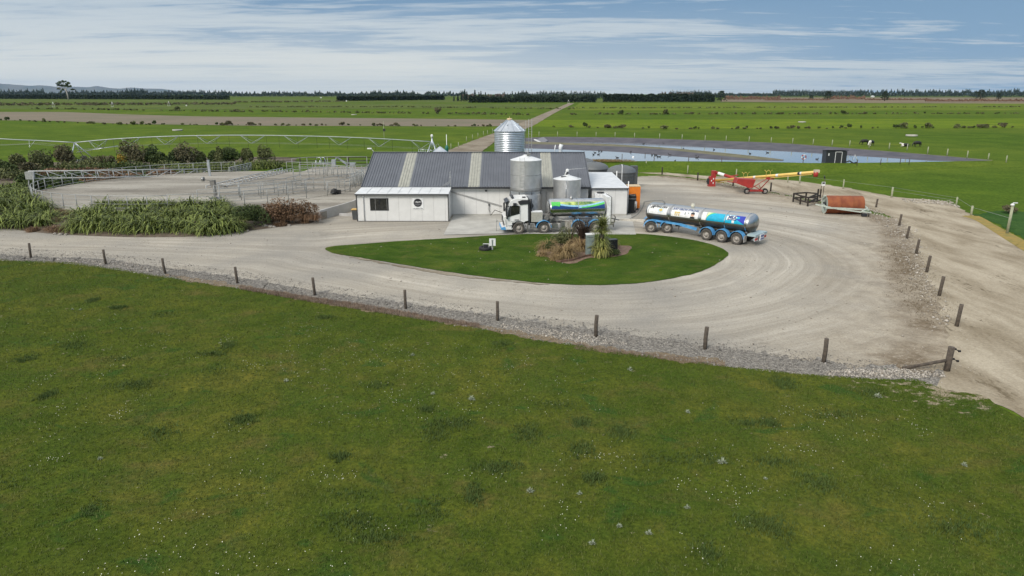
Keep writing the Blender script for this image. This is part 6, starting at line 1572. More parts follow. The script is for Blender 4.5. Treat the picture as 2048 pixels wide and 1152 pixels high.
# bushes behind the yard: x, base y, width px, height px, material
bl = [(38, 338, 26, 30, L_olive, 'small round olive tree at the far left of the shrub row'), (88, 345, 42, 42, L_olive, 'broad grey green bush left of the irrigator tower'), (130, 338, 32, 46, L_brownish, 'brownish bush just left of the irrigator tower leg'), (60, 352, 36, 24, L_brownish, 'low brown bush above the left end of the truss gate'), (180, 336, 60, 22, L_olive, 'low olive bush under the irrigator tower'), (215, 338, 40, 26, L_brownish, 'low brown bush right of the irrigator tower'), (245, 338, 18, 26, L_yel, 'small yellow autumn shrub in the row behind the yard'), (264, 336, 50, 50, L_brownish, 'tallest dark brown bush behind the truss gate'), (305, 334, 40, 42, L_dgreen, 'dark green bush right of the tallest brown bush'), (322, 336, 30, 30, L_mid, 'lighter green bush in front of the dark green one'), (349, 335, 34, 32, L_dgreen, 'small dark bush left of the brown olive tree'), (368, 334, 46, 46, L_brownish, 'big brown olive bush in the middle of the shrub row'), (398, 332, 30, 34, L_olive, 'olive bush leaning against the big middle bush'), (430, 328, 26, 30, L_dgreen, 'dark green bush left of the thin tall one'), (440, 330, 18, 36, L_olive, 'narrow upright bush in the right part of the row'), (463, 328, 34, 34, L_dgreen, 'round dark bush left of the isolated pair'), (497, 326, 26, 30, L_olive, 'small olive bush, second from the right end'), (529, 326, 34, 33, L_olive, 'rounded olive bush at the right end of the shrub row'), (15, 350, 44, 26, L_mid, 'yellow green shrub at the left frame edge'), (-15, 345, 60, 30, L_olive, 'olive shrub cut by the left frame edge'), (290, 345, 50, 20, L_mid, 'low green shrub behind the middle of the truss gate'), (165, 348, 46, 18, L_mid, 'low green shrub behind the left part of the truss gate'), (110, 356, 60, 20, L_brown, 'low reddish shrub behind the truss gate'), (330, 352, 70, 16, L_brown, 'low reddish shrub strip behind the right part of the truss gate'), (240, 356, 70, 14, L_brown, 'low red brown shrub strip behind the centre of the truss gate'), (60, 370, 40, 26, L_dgreen, 'dark shrub behind the left curve of the yard railing'), (105, 366, 46, 22, L_dgreen, 'dark shrub behind the left railing, second along'), (150, 360, 46, 20, L_dgreen, 'dark shrub behind the left railing, third along')]
for i, (x, y, wpx, hpx, m_, lab) in enumerate(bl):
    p = G(x, y); sc2 = p.length / F; rx = wpx * sc2 / 2 * 1.05; hh = hpx * sc2 / math.cos(R(6)) * .92
    t_ = thing('bush', lab, 'bush', p, random.random() * 6)
    v_, f_ = puff(2600 if hpx > 24 else 1500, rx * 1.08, rx, hh * .68, .16, 100 + i, clumps=16, base=-.25); np_mesh('crown', v_, f_, m_, t_)
    g = MB()
    for k_ in range(4):
        a = k_ * 1.7; g.tube([(0, 0, 0), (math.cos(a) * rx * .3, math.sin(a) * rx * .3, hh * .5)], .07, 5, r2=.03)
    g.build('stems', M_bark2, t_)

for i, (x, y, w2, h2, m_) in enumerate([(110, 352, 90, 22, L_dgreen), (190, 350, 90, 20, L_brown), (270, 348, 90, 20, L_dgreen), (345, 346, 90, 18, L_brown), (30, 360, 70, 26, L_olive), (150, 345, 110, 26, L_olive), (240, 342, 110, 26, L_mid), (330, 341, 100, 22, L_olive), (410, 338, 90, 18, L_mid), (75, 380, 36, 30, L_mid), (128, 372, 60, 22, L_dgreen), (185, 364, 70, 18, L_brown)]):
    p = G(x, y); sc2 = p.length / F; t_ = thing('low_shrub', ordw(i + 1) + ' of the low spreading undergrowth shrubs between yard railing and taller bushes', 'shrub', p, 0, 'undergrowth shrubs behind the yard')
    v_, f_ = puff(1500, w2 * sc2 / 2, 1.6, h2 * sc2 * .55, .15, 700 + i, clumps=16, base=-.3); np_mesh('foliage', v_, f_, m_, t_)
tf = thing('dark_shrub', 'dark ragged shrub beyond the tall pale strainer post', 'shrub', G(2016, 426)); v_, f_ = puff(700, 1.1, .9, .55, .10, 801, clumps=9); np_mesh('foliage', v_, f_, L_brownish, tf)
tw = bpy.data.objects.new('bank_weeds', None); v_, f_ = puff(7000, 6.0, 1.2, .38, .05, 802, clumps=60, base=.05); tw = np_mesh('bank_weeds', v_, f_, L_tuss); tw.location = G(1206, 325.5, .8); tag(tw, 'rough tan weeds on the pond bank behind the water tanks', 'weeds', kind='stuff')
# ================================================================ ISLAND OBJECTS
gc = thing('utility_cabinet', 'tall grey green utility cabinet with pale top in the island garden', 'cabinet', G(1180, 512), R(4))
v = MB(); v.box((0, .2, .82), (.62, .42, 1.64)); v.build('casing', M_greyg, gc); v = MB(); v.box((0, .2, 1.67), (.68, .48, .07)); v.build('top', M_wht, gc)
v = MB(); v.box((.02, -.02, .62), (.5, .03, .05)); v.box((.0, -.02, 1.45), (.5, .02, .04)); v.box((.12, -.015, 1.1), (.04, .03, .16)); v.build('door_trim', mat('cabinet_trim', (.10, .12, .12, 1), .5), gc)
cbt = thing('cabbage_tree', 'spiky yellow green cabbage tree standing right of the utility cabinet', 'cabbage tree', G(1203, 514))
g = MB(); g.tube([(0, .1, 0), (0, .1, 2.3)], .13, 8); g.build('trunk', M_bark2, cbt)
for z_, s_, nb, dr in ((.45, 1.25, 230, 120), (1.15, .95, 210, 100), (1.75, 1.0, 210, 80), (2.3, 1.0, 190, 50)):
    g = blades(nb, .75, 1.25, 100 if z_ < 1.5 else 55, dr, .075, int(z_ * 100), .08, 4); o = g.build('leaf_head', L_flaxy if z_ < 1 else leafmat('cabbage_leaf', (.06, .08, .018, 1), (.26, .28, .085, 1), 1.5, rough=.45) if 'cabbage_leaf' not in bpy.data.materials else bpy.data.materials['cabbage_leaf'], cbt, fix=False); o.location = (0, .1, z_); o.scale = (s_,) * 3
for (x, y, s, me_, lab) in [(1129, 514, 1.6, tus_t.data, 'big tan tussock at the front of the island garden'), (1160, 500, .95, tus_t.data, 'tan tussock behind the front one, left of the cabinet'), (1096, 500, .8, tus_t.data, 'tan tussock at the left end of the island garden'), (1112, 520, .5, tus_t.data, 'small tan tussock low at the front edge of the garden'), (1085, 512, .45, tus_t.data, 'smallest tan tussock at the left tip of the garden'), (1172, 488, .8, tus_b.data, 'brown tussock behind the utility cabinet'), (1150, 494, .85, tus_b.data, 'brown tussock between the green shrub and the cabinet'), (1222, 494, .6, tus_t.data, 'tan tussock behind the cabbage tree')]:
    inst('tussock', me_, G(x, y), s if s > 1 else s * 1.5, lab, 'tussock', None, (s if s > 1 else s * 1.5) * 1.05)
for (x, y, rx, rz_, nn, m_, lab) in [(1128, 494, 1.05, .95, 2600, L_olive, 'olive green shrub at the back of the island garden'), (1096, 503, .62, .52, 900, L_mid, 'small green shrub at the left of the island garden'), (1229, 512, .55, .42, 900, L_dgreen, 'low dark green shrub in front of the black box')]:
    t_ = thing('shrub', lab, 'shrub', G(x, y)); v_, f_ = puff(nn, rx, rx, rz_, .055, int(x), clumps=12); np_mesh('foliage', v_, f_, m_, t_)
    g = MB(); [g.tube([(0, 0, 0), (.2 * math.cos(a), .2 * math.sin(a), rz_)], .025, 5) for a in (0, 2, 4)]; g.build('stems', M_bark2, t_)
t_ = thing('dark_columnar_shrub', 'thin dark purplish shrub standing between the green shrub and the cabinet', 'shrub', G(1166, 488)); g = blades(220, 1.0, 2.7, 20, 25, .06, 31, .16); g.build('foliage', leafmat('purple_leaf', (.03, .02, .016, 1), (.075, .05, .036, 1), 1.0), t_, fix=False)
g = MB(); g.tube([(0, 0, 0), (0, 0, 1.2)], .03, 5); g.build('stem', M_bark2, t_)
t_ = thing('sparse_shrub', 'sparse twiggy shrub rising behind the olive green shrub', 'shrub', G(1140, 487)); g = blades(130, 1.2, 2.3, 40, 40, .03, 37, .15); g.build('foliage', L_brownish, t_, fix=False)
bk = thing('black_box', 'black plastic box leaning right of the cabbage tree', 'box', G(1224, 503), R(20)); v = MB(); v.box((0, 0, .48), (.75, .5, .92), taper=(.9, .9)); v.build('casing', M_black, bk); v = MB(); v.box((0, 0, .97), (.72, .5, .06)); v.build('lid', M_trim, bk)
ed = MB(); pe = [G(1112, 525), G(1122, 526), G(1145, 523), G(1170, 515), G(1184, 513)]
for i in range(4): ed.bar(pe[i] + Vector((0, 0, .12)), pe[i + 1] + Vector((0, 0, .12)), .08, .16)
tag(ed.build('timber_edging', mat('red_brown_timber', (.14, .08, .055, 1), .9, sc=6)), 'reddish timber edging board along the front of the garden bed', 'edging')
# tyre trough and sign box
ty = thing('tyre_trough', 'black tyre with a small pale pipe frame lying on the grass island', 'tyre', G(970.5, 500.5))
g = MB(); g.lathe([(.32, .02), (.44, .0), (.50, .08), (.50, .22), (.44, .30), (.32, .28), (.30, .15), (.32, .02)], 32, cap=False); g.build('tyre', M_black, ty)
g = MB(); g.tube([(-.16, 0, .1), (-.16, 0, .52), (.30, 0, .52), (.30, 0, .1)], .035, 6); g.build('pipe_frame', M_wht, ty); g = MB(); g.box((.05, .02, .42), (.3, .12, .18)); g.lathe([(.31, .12), (.001, .12)], 20); g.build('valve_box', M_trim, ty)
mb_ = thing('meter_box', 'white meter box on a short post beside the tyre', 'meter box', G(985, 500.5))
g = MB(); g.box((-.02, 0, .35), (.13, .1, .7)); g.build('post', M_pipe, mb_); g = MB(); g.box((0, -.02, .66), (.50, .14, .56)); g.build('box', M_wht, mb_); g = MB(); g.box((.0, -.1, .76), (.12, .02, .24)); g.box((-.0, -.1, .5), (.10, .02, .3)); g.build('window', M_galv, mb_)

# ================================================================ HEDGEROW BUSHES IN THE FIELDS
field_me = []
for i in range(7):
    v_, f_ = puff(230, 1.0, .8, .55, .17, 300 + i, clumps=6)
    field_me.append([mesh_ for mesh_ in (np_mesh('field_bush_mesh', v_, f_, m_) for m_ in ((L_brownish if i % 2 else L_olive),))][0])
for i in range(3):
    v_, f_ = puff(230, .6, .5, .62, .13, 340 + i, clumps=4); field_me.append(np_mesh('field_bush_mesh', v_, f_, L_dgreen))
for o in field_me: C.objects.unlink(o)
field_me = [o.data for o in field_me]
rb = random.Random(11)
def rowbushes(x0, x1, fy, n_, s0, s1, label, grp, big=.2, gaps=()):
    x = x0; i = 0
    xs_ = sorted(rb.uniform(x0, x1) for _ in range(n_))
    for x in xs_:
        if any(a < x < b2 for a, b2 in gaps): continue
        p = G(x, fy(x) + rb.uniform(-.5, .5)); s = rb.uniform(s0, s1) * (rb.uniform(1.5, 2.3) if rb.random() < big else 1)
        o = bpy.data.objects.new('field_bush', field_me[rb.randrange(10)]); C.objects.link(o); o.location = p; o.rotation_euler.z = rb.random() * 6.28; o.scale = (s, s, s * rb.uniform(.8, 1.25)); i += 1; tag(o, ordw(i) + ' of the ' + label, 'bush', grp)
near_l = lambda x: 241 + min(1, max(0, x) / 240) * 8.5 + max(0, x - 240) * .0045
rowbushes(0, 985, near_l, 105, .45, 1.0, 'dark bushes along the near edge of the bare field', 'bushes along the bare field edge', .25)
near_r = lambda x: 254 + max(0, min(1, (x - 1090) / 250)) * 4.5 - max(0, x - 1400) * .004
rowbushes(1090, 2048, near_r, 88, .5, 1.15, 'bushes in the nearest row right of the race', 'bushes in the nearest field row on the right', .3, gaps=[(1258, 1285), (1700, 1720)])
# small far ones
rowbushes(60, 520, lambda x: 217 + x * .015, 26, .9, 1.7, 'tiny bushes left behind the bare field', 'tiny bushes in the left far field', .15)
rowbushes(520, 1060, lambda x: 223 + (x - 520) * .013, 30, .9, 1.6, 'tiny bushes in the middle row behind the field', 'tiny bushes in the middle far row', .15)
rowbushes(1130, 2040, lambda x: 229.5 - (x - 1130) * .002, 44, .8, 1.6, 'tiny bushes in the second row right of the race', 'tiny bushes in the second right row', .15)
# the rest of the far rows: one object
vs_, fs_, cnt = [], [], 0
def addstuff(x, y, s, seed, hs=.55, n_=26, size=.35, mi=0):
    global cnt
    v_, f_ = puff(n_, s, s * .7, s * hs, s * size, seed, clumps=4); p = G(x, y); v_ = v_ + np.array([p.x, p.y, 0]); vs_.append(v_); fs_.append(f_ + cnt); cnt += len(v_)
for i in range(190): x = rb.uniform(500, 1150); addstuff(x, 214.5 + max(0, x - 800) * .012 + rb.uniform(-.3, .3), rb.uniform(.7, 1.6), i)
for i in range(200): x = rb.uniform(1140, 2040); addstuff(x, 217 - (x - 1140) * .003 + rb.uniform(-.2, .2), rb.uniform(.7, 1.6), 500 + i)
for i in range(60): x = rb.uniform(60, 520); addstuff(x, 217 + x * .015 + rb.uniform(-.3, .3), rb.uniform(.9, 1.8), 1500 + i)
for i in range(90): x = rb.uniform(520, 1060); addstuff(x, 223.5 + (x - 520) * .013 + rb.uniform(-.3, .3), rb.uniform(.8, 1.5), 2500 + i)
for i in range(110): x = rb.uniform(1130, 2040); addstuff(x, 229.5 - (x - 1130) * .002, rb.uniform(.8, 1.4), 3500 + i)
o = np_mesh('distant_hedgerow_shrubs', np.concatenate(vs_), np.concatenate(fs_), L_olive); tag(o, 'scattered tiny shrubs in the far field rows', 'shrubs', kind='stuff')
vs_, fs_, cnt = [], [], 0
for i in range(420): x = rb.uniform(-80, 470); addstuff(x, 210.5 - x * .004 + rb.uniform(-1.6, 1.6) * (1 - .3 * x / 470), rb.uniform(1.2, 3.2), 4000 + i, n_=22, size=.3)
for i in range(120): x = rb.uniform(470, 690); addstuff(x, 205 - (x - 470) * .007 + rb.uniform(-.6, .6), rb.uniform(1.2, 3.0), 4500 + i, n_=22, size=.3)
o = np_mesh('hedgerow_thicket', np.concatenate(vs_), np.concatenate(fs_), L_brownish); tag(o, 'long brownish hedgerow thicket across the left fields', 'hedgerow', kind='stuff')

# ================================================================ SHELTER BELTS AND FAR TREES
L_belt = leafmat('shelterbelt_leaf', (.010, .020, .012, 1), (.030, .048, .026, 1), .15)
L_pine = leafmat('far_pine_leaf', (.012, .026, .020, 1), (.034, .052, .038, 1), .1)
L_bare = leafmat('bare_twig_haze', (.10, .08, .07, 1), (.20, .165, .14, 1), .1)
def belt(label, x0, x1, y0, y1, hpx, m, seed, depth=10, peaks=.18, leaf=1.4, dens=1.0, name='shelter_belt'):
    """a trimmed tree belt: leaf faces through its own volume, ragged top"""
    a, b2 = G(x0, y0), G(x1, y1); L = (b2 - a).length; d_ = (b2 - a) / L; nr = Vector((-d_.y, d_.x, 0)); s0, s1 = a.length / F, b2.length / F
    n_ = int(min(26000, L * 26 * dens)); rg_ = np.random.default_rng(seed)
    t_ = rg_.random(n_); hh = hpx * (s0 + (s1 - s0) * t_); ph = L * t_
    top_ = 1 - peaks * (.5 + .5 * np.sin(ph * .75 + np.sin(ph * .13) * 4)) * (.6 + .4 * np.sin(ph * .071 + seed)) - peaks * .3 * rg_.random(n_)
    z = rg_.random(n_) ** .7 * top_; wd = (1.05 - .5 * z) * depth / 2
    y = rg_.uniform(-1, 1, n_) * wd
    pos = np.stack([a.x + d_.x * ph + nr.x * y, a.y + d_.y * ph + nr.y * y, z * hh], 1)
    u_ = rg_.normal(size=(n_, 3)); u_ /= np.linalg.norm(u_, axis=1, keepdims=True); v_ = np.cross(u_, rg_.normal(size=(n_, 3))); v_ /= np.linalg.norm(v_, axis=1, keepdims=True)
    s_ = (leaf * rg_.uniform(.6, 1.3, n_))[:, None]
    q = np.stack([pos - u_ * s_, pos - v_ * s_ * .6, pos + u_ * s_, pos + v_ * s_ * .6], 1).reshape(-1, 3); q[:, 2] = np.maximum(q[:, 2], .02)
    r_ = thing(name, label, 'tree belt', a); q -= np.array([a.x, a.y, 0]); o_ = np_mesh('foliage', q, np.arange(n_ * 4).reshape(-1, 4), m, r_)
    g = MB(); nt_ = max(3, int(L / 25))
    for i in range(nt_): p = d_ * L * (i + .5) / nt_; hz2 = hpx * s0 * .5; g.tube([p, p + Vector((0, 0, hz2))], .35, 5)
    g.build('trunks', M_bark2, r_)
    return r_
belt('long low trimmed dark hedge on the left horizon, ending below the pines', -150, 458, 197.5, 199.5, 7.0, L_belt, 1, 8, .10, 1.6, .9)
belt('long trimmed dark hedge left of centre, with square ends', 675, 888, 202, 200, 8.5, L_belt, 2, 8, .06, 1.5, 1.2)
belt('tall dark shelter belt with pointed tops right of the far race end', 1206, 1428, 204, 204, 15.5, L_belt, 3, 12, .22, 1.3, 3.0)
belt('dark mixed belt left of the far race end', 938, 1192, 205.5, 204.5, 14, L_belt, 4, 12, .5, 1.3, 1.6)
belt('grey bare-twigged tree belt standing behind the mixed belt', 925, 1010, 200, 200, 12, L_bare, 5, 15, .4, 1.6, .8)
belt('grey twiggy belt behind the tall shelter belt', 1320, 1385, 200, 200, 15, L_bare, 6, 15, .4, 1.8, .8)
# single far trees
def conifer(x, y, wpx, hpx, m, lab, cat='conifer', shape=1.0, seed=0, n_=420, grp=None):
    p = G(x, y); s_ = p.length / F; hh = hpx * s_; rr = wpx * s_ / 2; rg_ = np.random.default_rng(seed)
    z = rg_.random(n_) ** .8; r_ = rr * (1 - z) ** shape * (.55 + .45 * rg_.random(n_)) * (1 + .3 * np.sin(z * 28)); a = rg_.random(n_) * 6.28
    pos = np.stack([r_ * np.cos(a), r_ * np.sin(a), (.08 + z * .92) * hh], 1); u_ = rg_.normal(size=(n_, 3)); u_ /= np.linalg.norm(u_, axis=1, keepdims=True); v_ = np.cross(u_, rg_.normal(size=(n_, 3))); v_ /= np.linalg.norm(v_, axis=1, keepdims=True)
    sz_ = (hh * .06 * rg_.uniform(.5, 1.3, n_))[:, None]; q = np.stack([pos - u_ * sz_, pos - v_ * sz_ * .6, pos + u_ * sz_, pos + v_ * sz_ * .6], 1).reshape(-1, 3); q[:, 2] = np.maximum(q[:, 2], 0)
    t_ = thing('conifer' if shape >= .8 else 'round_tree', lab, cat, p, 0, grp); np_mesh('crown', q, np.arange(n_ * 4).reshape(-1, 4), m, t_); MB().tube([(0, 0, 0), (0, 0, hh * .8)], rr * .12 + .15, 5, r2=.08).build('trunk', M_bark2, t_)
cl = 'dark pointed conifer in the cluster above the far race, left of its end'
for i, (x, w2, h2) in enumerate([(908, 5, 11), (916, 5, 14), (923, 6, 16), (930, 7, 22), (934, 4, 18), (942, 5, 13), (950, 7, 21), (958, 6, 17), (962, 6, 19), (971, 4, 17), (985, 5, 11), (1001, 4, 12), (1010, 5, 14), (1018, 6, 13)]):
    conifer(x, 203, w2, h2, L_pine, ordw(i + 1) + ' pointed conifer from the left in the cluster left of the race end', seed=i, grp='pointed conifers left of the race end')
for i, (x, y, w2, h2, lab) in enumerate([(1442, 203, 20, 19, 'round dark tree at the right end of the tall shelter belt'), (1130, 202, 16, 14, 'round tree top directly behind the race end'), (1118, 202, 34, 17, 'broad round tree just left of the race end'), (1655, 200, 16, 15, 'dark bushy tree alone on the scrubland, left one'), (1769, 202, 14, 16, 'dark tree alone on the scrubland, middle one'), (1960, 199, 20, 15, 'dark tree in the scrub near the right frame edge'), (1622, 200, 9, 9, 'small dark tree left of the lone bushy one'), (1997, 199, 8, 10, 'small tree at the far right of the scrubland')]):
    conifer(x, y, w2, h2, L_belt, lab, 'tree', .35, 50 + i, 600)
# lone gum tree on the left
gm = thing('gum_tree', 'tall lone pale-trunked gum tree rising above the left horizon', 'gum tree', G(137, 199.5)); s_ = gm.location.length / F
def PT(px_, py_): return ((px_ - 137) * s_, 0, (199.5 - py_) * s_)
g = MB(); g.tube([PT(137, 199.5), PT(136.5, 190), PT(134.5, 182)], 1.6, 8, r2=1.1)
for q in ((PT(135, 184), PT(128, 178), PT(124, 174)), (PT(134.5, 182), PT(134, 175), PT(133, 171)), (PT(135, 184), PT(141, 178), PT(144, 175)), (PT(135.5, 187), PT(142, 183), PT(146, 181)), (PT(134, 183), PT(127, 182), PT(122, 180))): g.tube(q, .5, 6, r2=.2)
g.build('trunk', mat('pale_gum_bark', (.40, .37, .33, 1), .8), gm)
qs, fs2, c_ = [], [], 0
for i, (x, y, rx, rz_) in enumerate([(127, 172.5, 5, 2.2), (135, 170.5, 5, 2.2), (141, 173.5, 5, 2.5), (124, 176.5, 4.5, 2), (131, 176.5, 5, 2.5), (144, 178, 4, 1.8), (146, 183, 3.5, 1.3), (123, 181.5, 4, 1.8), (131, 183.5, 3, 1.5), (138, 177, 4, 2), (127, 186.5, 3.0, 1.5)]):
    v_, f_ = puff(330, rx * s_ * 1.0, rx * s_, rz_ * s_ * 1.7, 1.0, 900 + i, clumps=6, base=-rz_ * s_ * .9); p = PT(x, y + rz_ * .8); v_ = v_ + np.array([p[0], rb.uniform(-4, 4), p[2]]); qs.append(v_); fs2.append(f_ + c_); c_ += len(v_)
np_mesh('crown', np.concatenate(qs), np.concatenate(fs2), L_mid, gm)
# far woods on the horizon
def woods(segs, seed, m, lab):
    rg_ = np.random.default_rng(seed); P_, S_ = [], []
    for x0, x1, yb, h0, h1, dens in segs:
        n_ = int((x1 - x0) * dens); x = rg_.uniform(x0, x1, n_); tree = np.floor(x / 3.1); th = (np.sin(tree * 12.9898 + seed) * 43758.5453) % 1.0; dxn = np.abs((x / 3.1) % 1 - .5) * 2
        hpx = (h0 + (h1 - h0) * th) * (1 - .35 * dxn); pt = G(x0, yb); dist_ = math.hypot(pt.y, 0); D_ = dist_ * rg_.uniform(1.0, 1.08, n_)
        sc2 = D_ / F; z = rg_.random(n_) ** .6 * hpx * 1.25 * sc2
        a_, b_, c2_ = ray(1024, yb); X = (x - 1024) / F * D_ / b_
        P_.append(np.stack([X, D_, z], 1)); S_.append(np.full(n_, sc2.mean() * 1.0) * rg_.uniform(.6, 1.3, n_))
    pos = np.concatenate(P_); s2 = np.concatenate(S_)[:, None]; n_ = len(pos)
    u_ = rg_.normal(size=(n_, 3)); u_ /= np.linalg.norm(u_, axis=1, keepdims=True); v_ = np.cross(u_, rg_.normal(size=(n_, 3))); v_ /= np.linalg.norm(v_, axis=1, keepdims=True)
    q = np.stack([pos - u_ * s2, pos - v_ * s2 * .6, pos + u_ * s2, pos + v_ * s2 * .6], 1).reshape(-1, 3); q[:, 2] = np.maximum(q[:, 2], 0)
    o_ = np_mesh('distant_woods', q, np.arange(n_ * 4).reshape(-1, 4), m); tag(o_, lab, 'woods', kind='stuff')
woods([(-150, 90, 193.5, 7, 13, 42), (88, 130, 193.5, 5, 8, 42), (130, 460, 193.5, 6, 11, 42), (255, 290, 193.5, 9, 14, 42), (440, 700, 193.2, 4, 9, 42), (690, 930, 192.8, 3, 9, 36), (740, 830, 194, 6, 12, 42), (1005, 1060, 197, 5, 12, 40), (1040, 1210, 198, 8, 13, 40), (1390, 1450, 196, 6, 12, 36), (1340, 1420, 197, 10, 13, 36)], 3, L_pine, 'dark tree line along the left and centre horizon')
woods([(1450, 1550, 193.0, 4, 6, 40), (1545, 1720, 193.5, 8.5, 11, 48), (1715, 1960, 193.4, 6, 12, 48), (1940, 2200, 194, 7, 13, 48), (1180, 1215, 193, 3, 6, 40)], 4, L_pine, 'dark bluish tree line along the right horizon')
woods([(1450, 1560, 199.5, 3, 7, 30), (1660, 1730, 199, 3, 7, 24), (1530, 1660, 201, 1, 3, 18), (1850, 2200, 203, 1.5, 4, 22), (1730, 1860, 200.5, 1, 3, 20)], 5, leafmat('heath_scrub', (.09, .05, .035, 1), (.22, .13, .08, 1), .05), 'reddish brown low scrub below the right tree line')
# mountains
rid = [(-400, 160), (-200, 163), (0, 167), (32, 165.5), (50, 167.5), (75, 170), (100, 171.5), (118, 170), (145, 173), (185, 173.5), (210, 174.5), (228, 172.5), (250, 176), (270, 177), (290, 174.5), (318, 176.5), (345, 177.5), (375, 181), (405, 184.5), (450, 188), (520, 190)]
bm = bmesh.new(); NX, NY = 260, 14; gr_ = []
for i in range(NX + 1):
    px_ = -400 + 920 * i / NX; j = 0
    while j < len(rid) - 2 and rid[j + 1][0] < px_: j += 1
    f_ = (px_ - rid[j][0]) / (rid[j + 1][0] - rid[j][0]); py_ = rid[j][1] + (rid[j + 1][1] - rid[j][1]) * f_
    row = []
    for k_ in range(NY + 1):
        Y = 25000 + 4000 * k_ / NY; hgt = max(0, P(px_, py_, 27000).z); prof = 1 - abs(k_ / NY - .5) * 2; X = (px_ - 1024) / F * Y
        nz = noise.fractal(Vector((X / 1500, Y / 1500, 3)), .9, 2.2, 5); row.append(bm.verts.new((X, Y, max(-3, hgt * prof * (1 + .10 * nz) * (1.0 if prof > .9 else (.85 + .3 * nz))))))
    gr_.append(row)
for i in range(NX):
    for k_ in range(NY): bm.faces.new((gr_[i][k_], gr_[i + 1][k_], gr_[i + 1][k_ + 1], gr_[i][k_ + 1]))
me = bpy.data.meshes.new('hills'); bm.to_mesh(me); bm.free(); tag(link_mesh('hills', me, mat('hill_slopes', (.06, .075, .06, 1), .95, c2=(.12, .11, .09, 1), sc=.002), smooth=True), kind='structure')
# far farm bits: pivots, sheds
for i, (x, y, w2, h2, lab) in enumerate([(642, 196, 3, 1.6, 'tiny white farm building on the far centre-left fields'), (693, 203, 2, 2.5, 'tiny white tank at the left foot of the trimmed hedge'), (373, 212, 2, 2, 'tiny white water trough in the left hedgerow'), (1745, 194.5, 5, 3, 'tiny pale house below the right tree line')]):
    p = G(x, y); s2 = p.length / F; t_ = thing('far_building', lab, 'building', p); W_, H_ = w2 * s2, h2 * s2
    MB().box((0, 0, H_ * .35), (W_, W_ * .6, H_ * .7)).build('wall', M_wht, t_); MB().prism([(-W_ * .55, H_ * .7), (W_ * .55, H_ * .7), (0, H_)], -W_ * .35, W_ * .35).build('roof', M_wroof, t_)
for i, (x, y) in enumerate([(107, 214), (225, 213.5), (338, 212), (1137, 207)]):
    p = G(x, y); s2 = p.length / F; t_ = thing('far_pivot_tower', ['leftmost', 'second', 'third', 'pale'][i] + (' tiny irrigator tower in the left hedgerow' if i < 3 else ' tiny irrigator frame at the far end of the race'), 'irrigator', p)
    g = MB(); hh = 8 * s2 if i < 3 else 7 * s2
    for a_ in (-.3, .3): g.tube([(a_ * hh, 0, 0), (0, 0, hh)], .12, 5)
    g.tube([(-.25 * hh, 0, .1), (.3 * hh, 0, .1)], .12, 5); g.build('frame', M_wht, t_)
# blurred flecks of white in fields: water troughs
for i, (x, y, lab) in enumerate([(355, 261.5, 'pale trough in the green field left of the shrub row'), (708, 230, 'pale trough in the far middle field'), (1823, 272.5, 'pale trough in the field above the cows'), (1604, 245, 'pale trough in the far right field')]):
    p = G(x, y); t_ = tag(MB().lathe([(1.6, 0), (1.6, .45), (1.35, .45), (1.35, .25), (.001, .25)], 20).build('water_trough', M_conc), lab, 'trough'); t_.location = p

# ================================================================ GROUND DETAIL
def pts_in(pg_px, n_, seed, z=0.0, yr=None):
    pg = np.array([(p.x, p.y) for p in PX(pg_px)]); rg_ = np.random.default_rng(seed)
    out = np.zeros((0, 2)); lo, hi = pg.min(0), pg.max(0)
    while len(out) < n_:
        c_ = rg_.uniform(lo, hi, (n_, 2)); out = np.concatenate([out, c_[inpoly(c_[:, 0], c_[:, 1], pg)]])
    return out[:n_]
def stones(name, xy, r0, r1, seed, m, lab, z=.03):
    rg_ = np.random.default_rng(seed); n_ = len(xy)
    base = np.array([(1, 0, 0), (0, 1, 0), (-1, 0, 0), (0, -1, 0), (0, 0, .7), (.1, 0, -.5)]); fc = np.array([(0, 1, 4), (1, 2, 4), (2, 3, 4), (3, 0, 4), (1, 0, 5), (2, 1, 5), (3, 2, 5), (0, 3, 5)])
    r_ = rg_.uniform(r0, r1, n_) * (1 + (rg_.random(n_) < .06) * 1.2); a = rg_.random(n_) * 6.28; sc3 = base[None] * rg_.uniform(.6, 1.3, (n_, 6, 1)) * r_[:, None, None]
    ca, sa = np.cos(a)[:, None], np.sin(a)[:, None]; x_ = sc3[:, :, 0] * ca - sc3[:, :, 1] * sa; y_ = sc3[:, :, 0] * sa + sc3[:, :, 1] * ca
    v_ = np.stack([x_ + xy[:, 0:1], y_ + xy[:, 1:2], sc3[:, :, 2] + z + r_[:, None] * .2], 2).reshape(-1, 3); f_ = (fc[None] + np.arange(n_)[:, None, None] * 6).reshape(-1, 3)
    o_ = np_mesh(name, v_, f_, m); tag(o_, lab, 'stones', kind='stuff')
M_st = leafmat('gravel_stone', (.09, .085, .075, 1), (.33, .31, .28, 1), 3.0, 0, .9)
M_st2 = leafmat('pale_gravel_stone', (.20, .175, .14, 1), (.52, .48, .42, 1), 3.0, 0, .9)
vz = [(x, y) for x, y in verge_up if x > -100] + [(x, y + 3) for x, y in pad_top if -100 < x <= 1880][::-1]
vz2 = [(x, y - 14) for x, y in verge_up if x > -100] + [(x, y + 3) for x, y in verge_up if x > -100][::-1]
stones('verge_stones', pts_in(vz2, 6000, 55), .012, .03, 6, M_st, 'loose stones spilling from the verge onto the road')
stones('verge_stones', pts_in(vz, 30000, 5), .012, .034, 6, M_st, 'loose grey stones along the front gravel verge')
wh = pts_in([(1650, 742), (1790, 738), (1888, 744), (1890, 756), (1790, 758), (1650, 752)], 900, 9); stones('white_stones', wh, .02, .055, 10, M_st2, 'pale stones around the foot of the corner post')
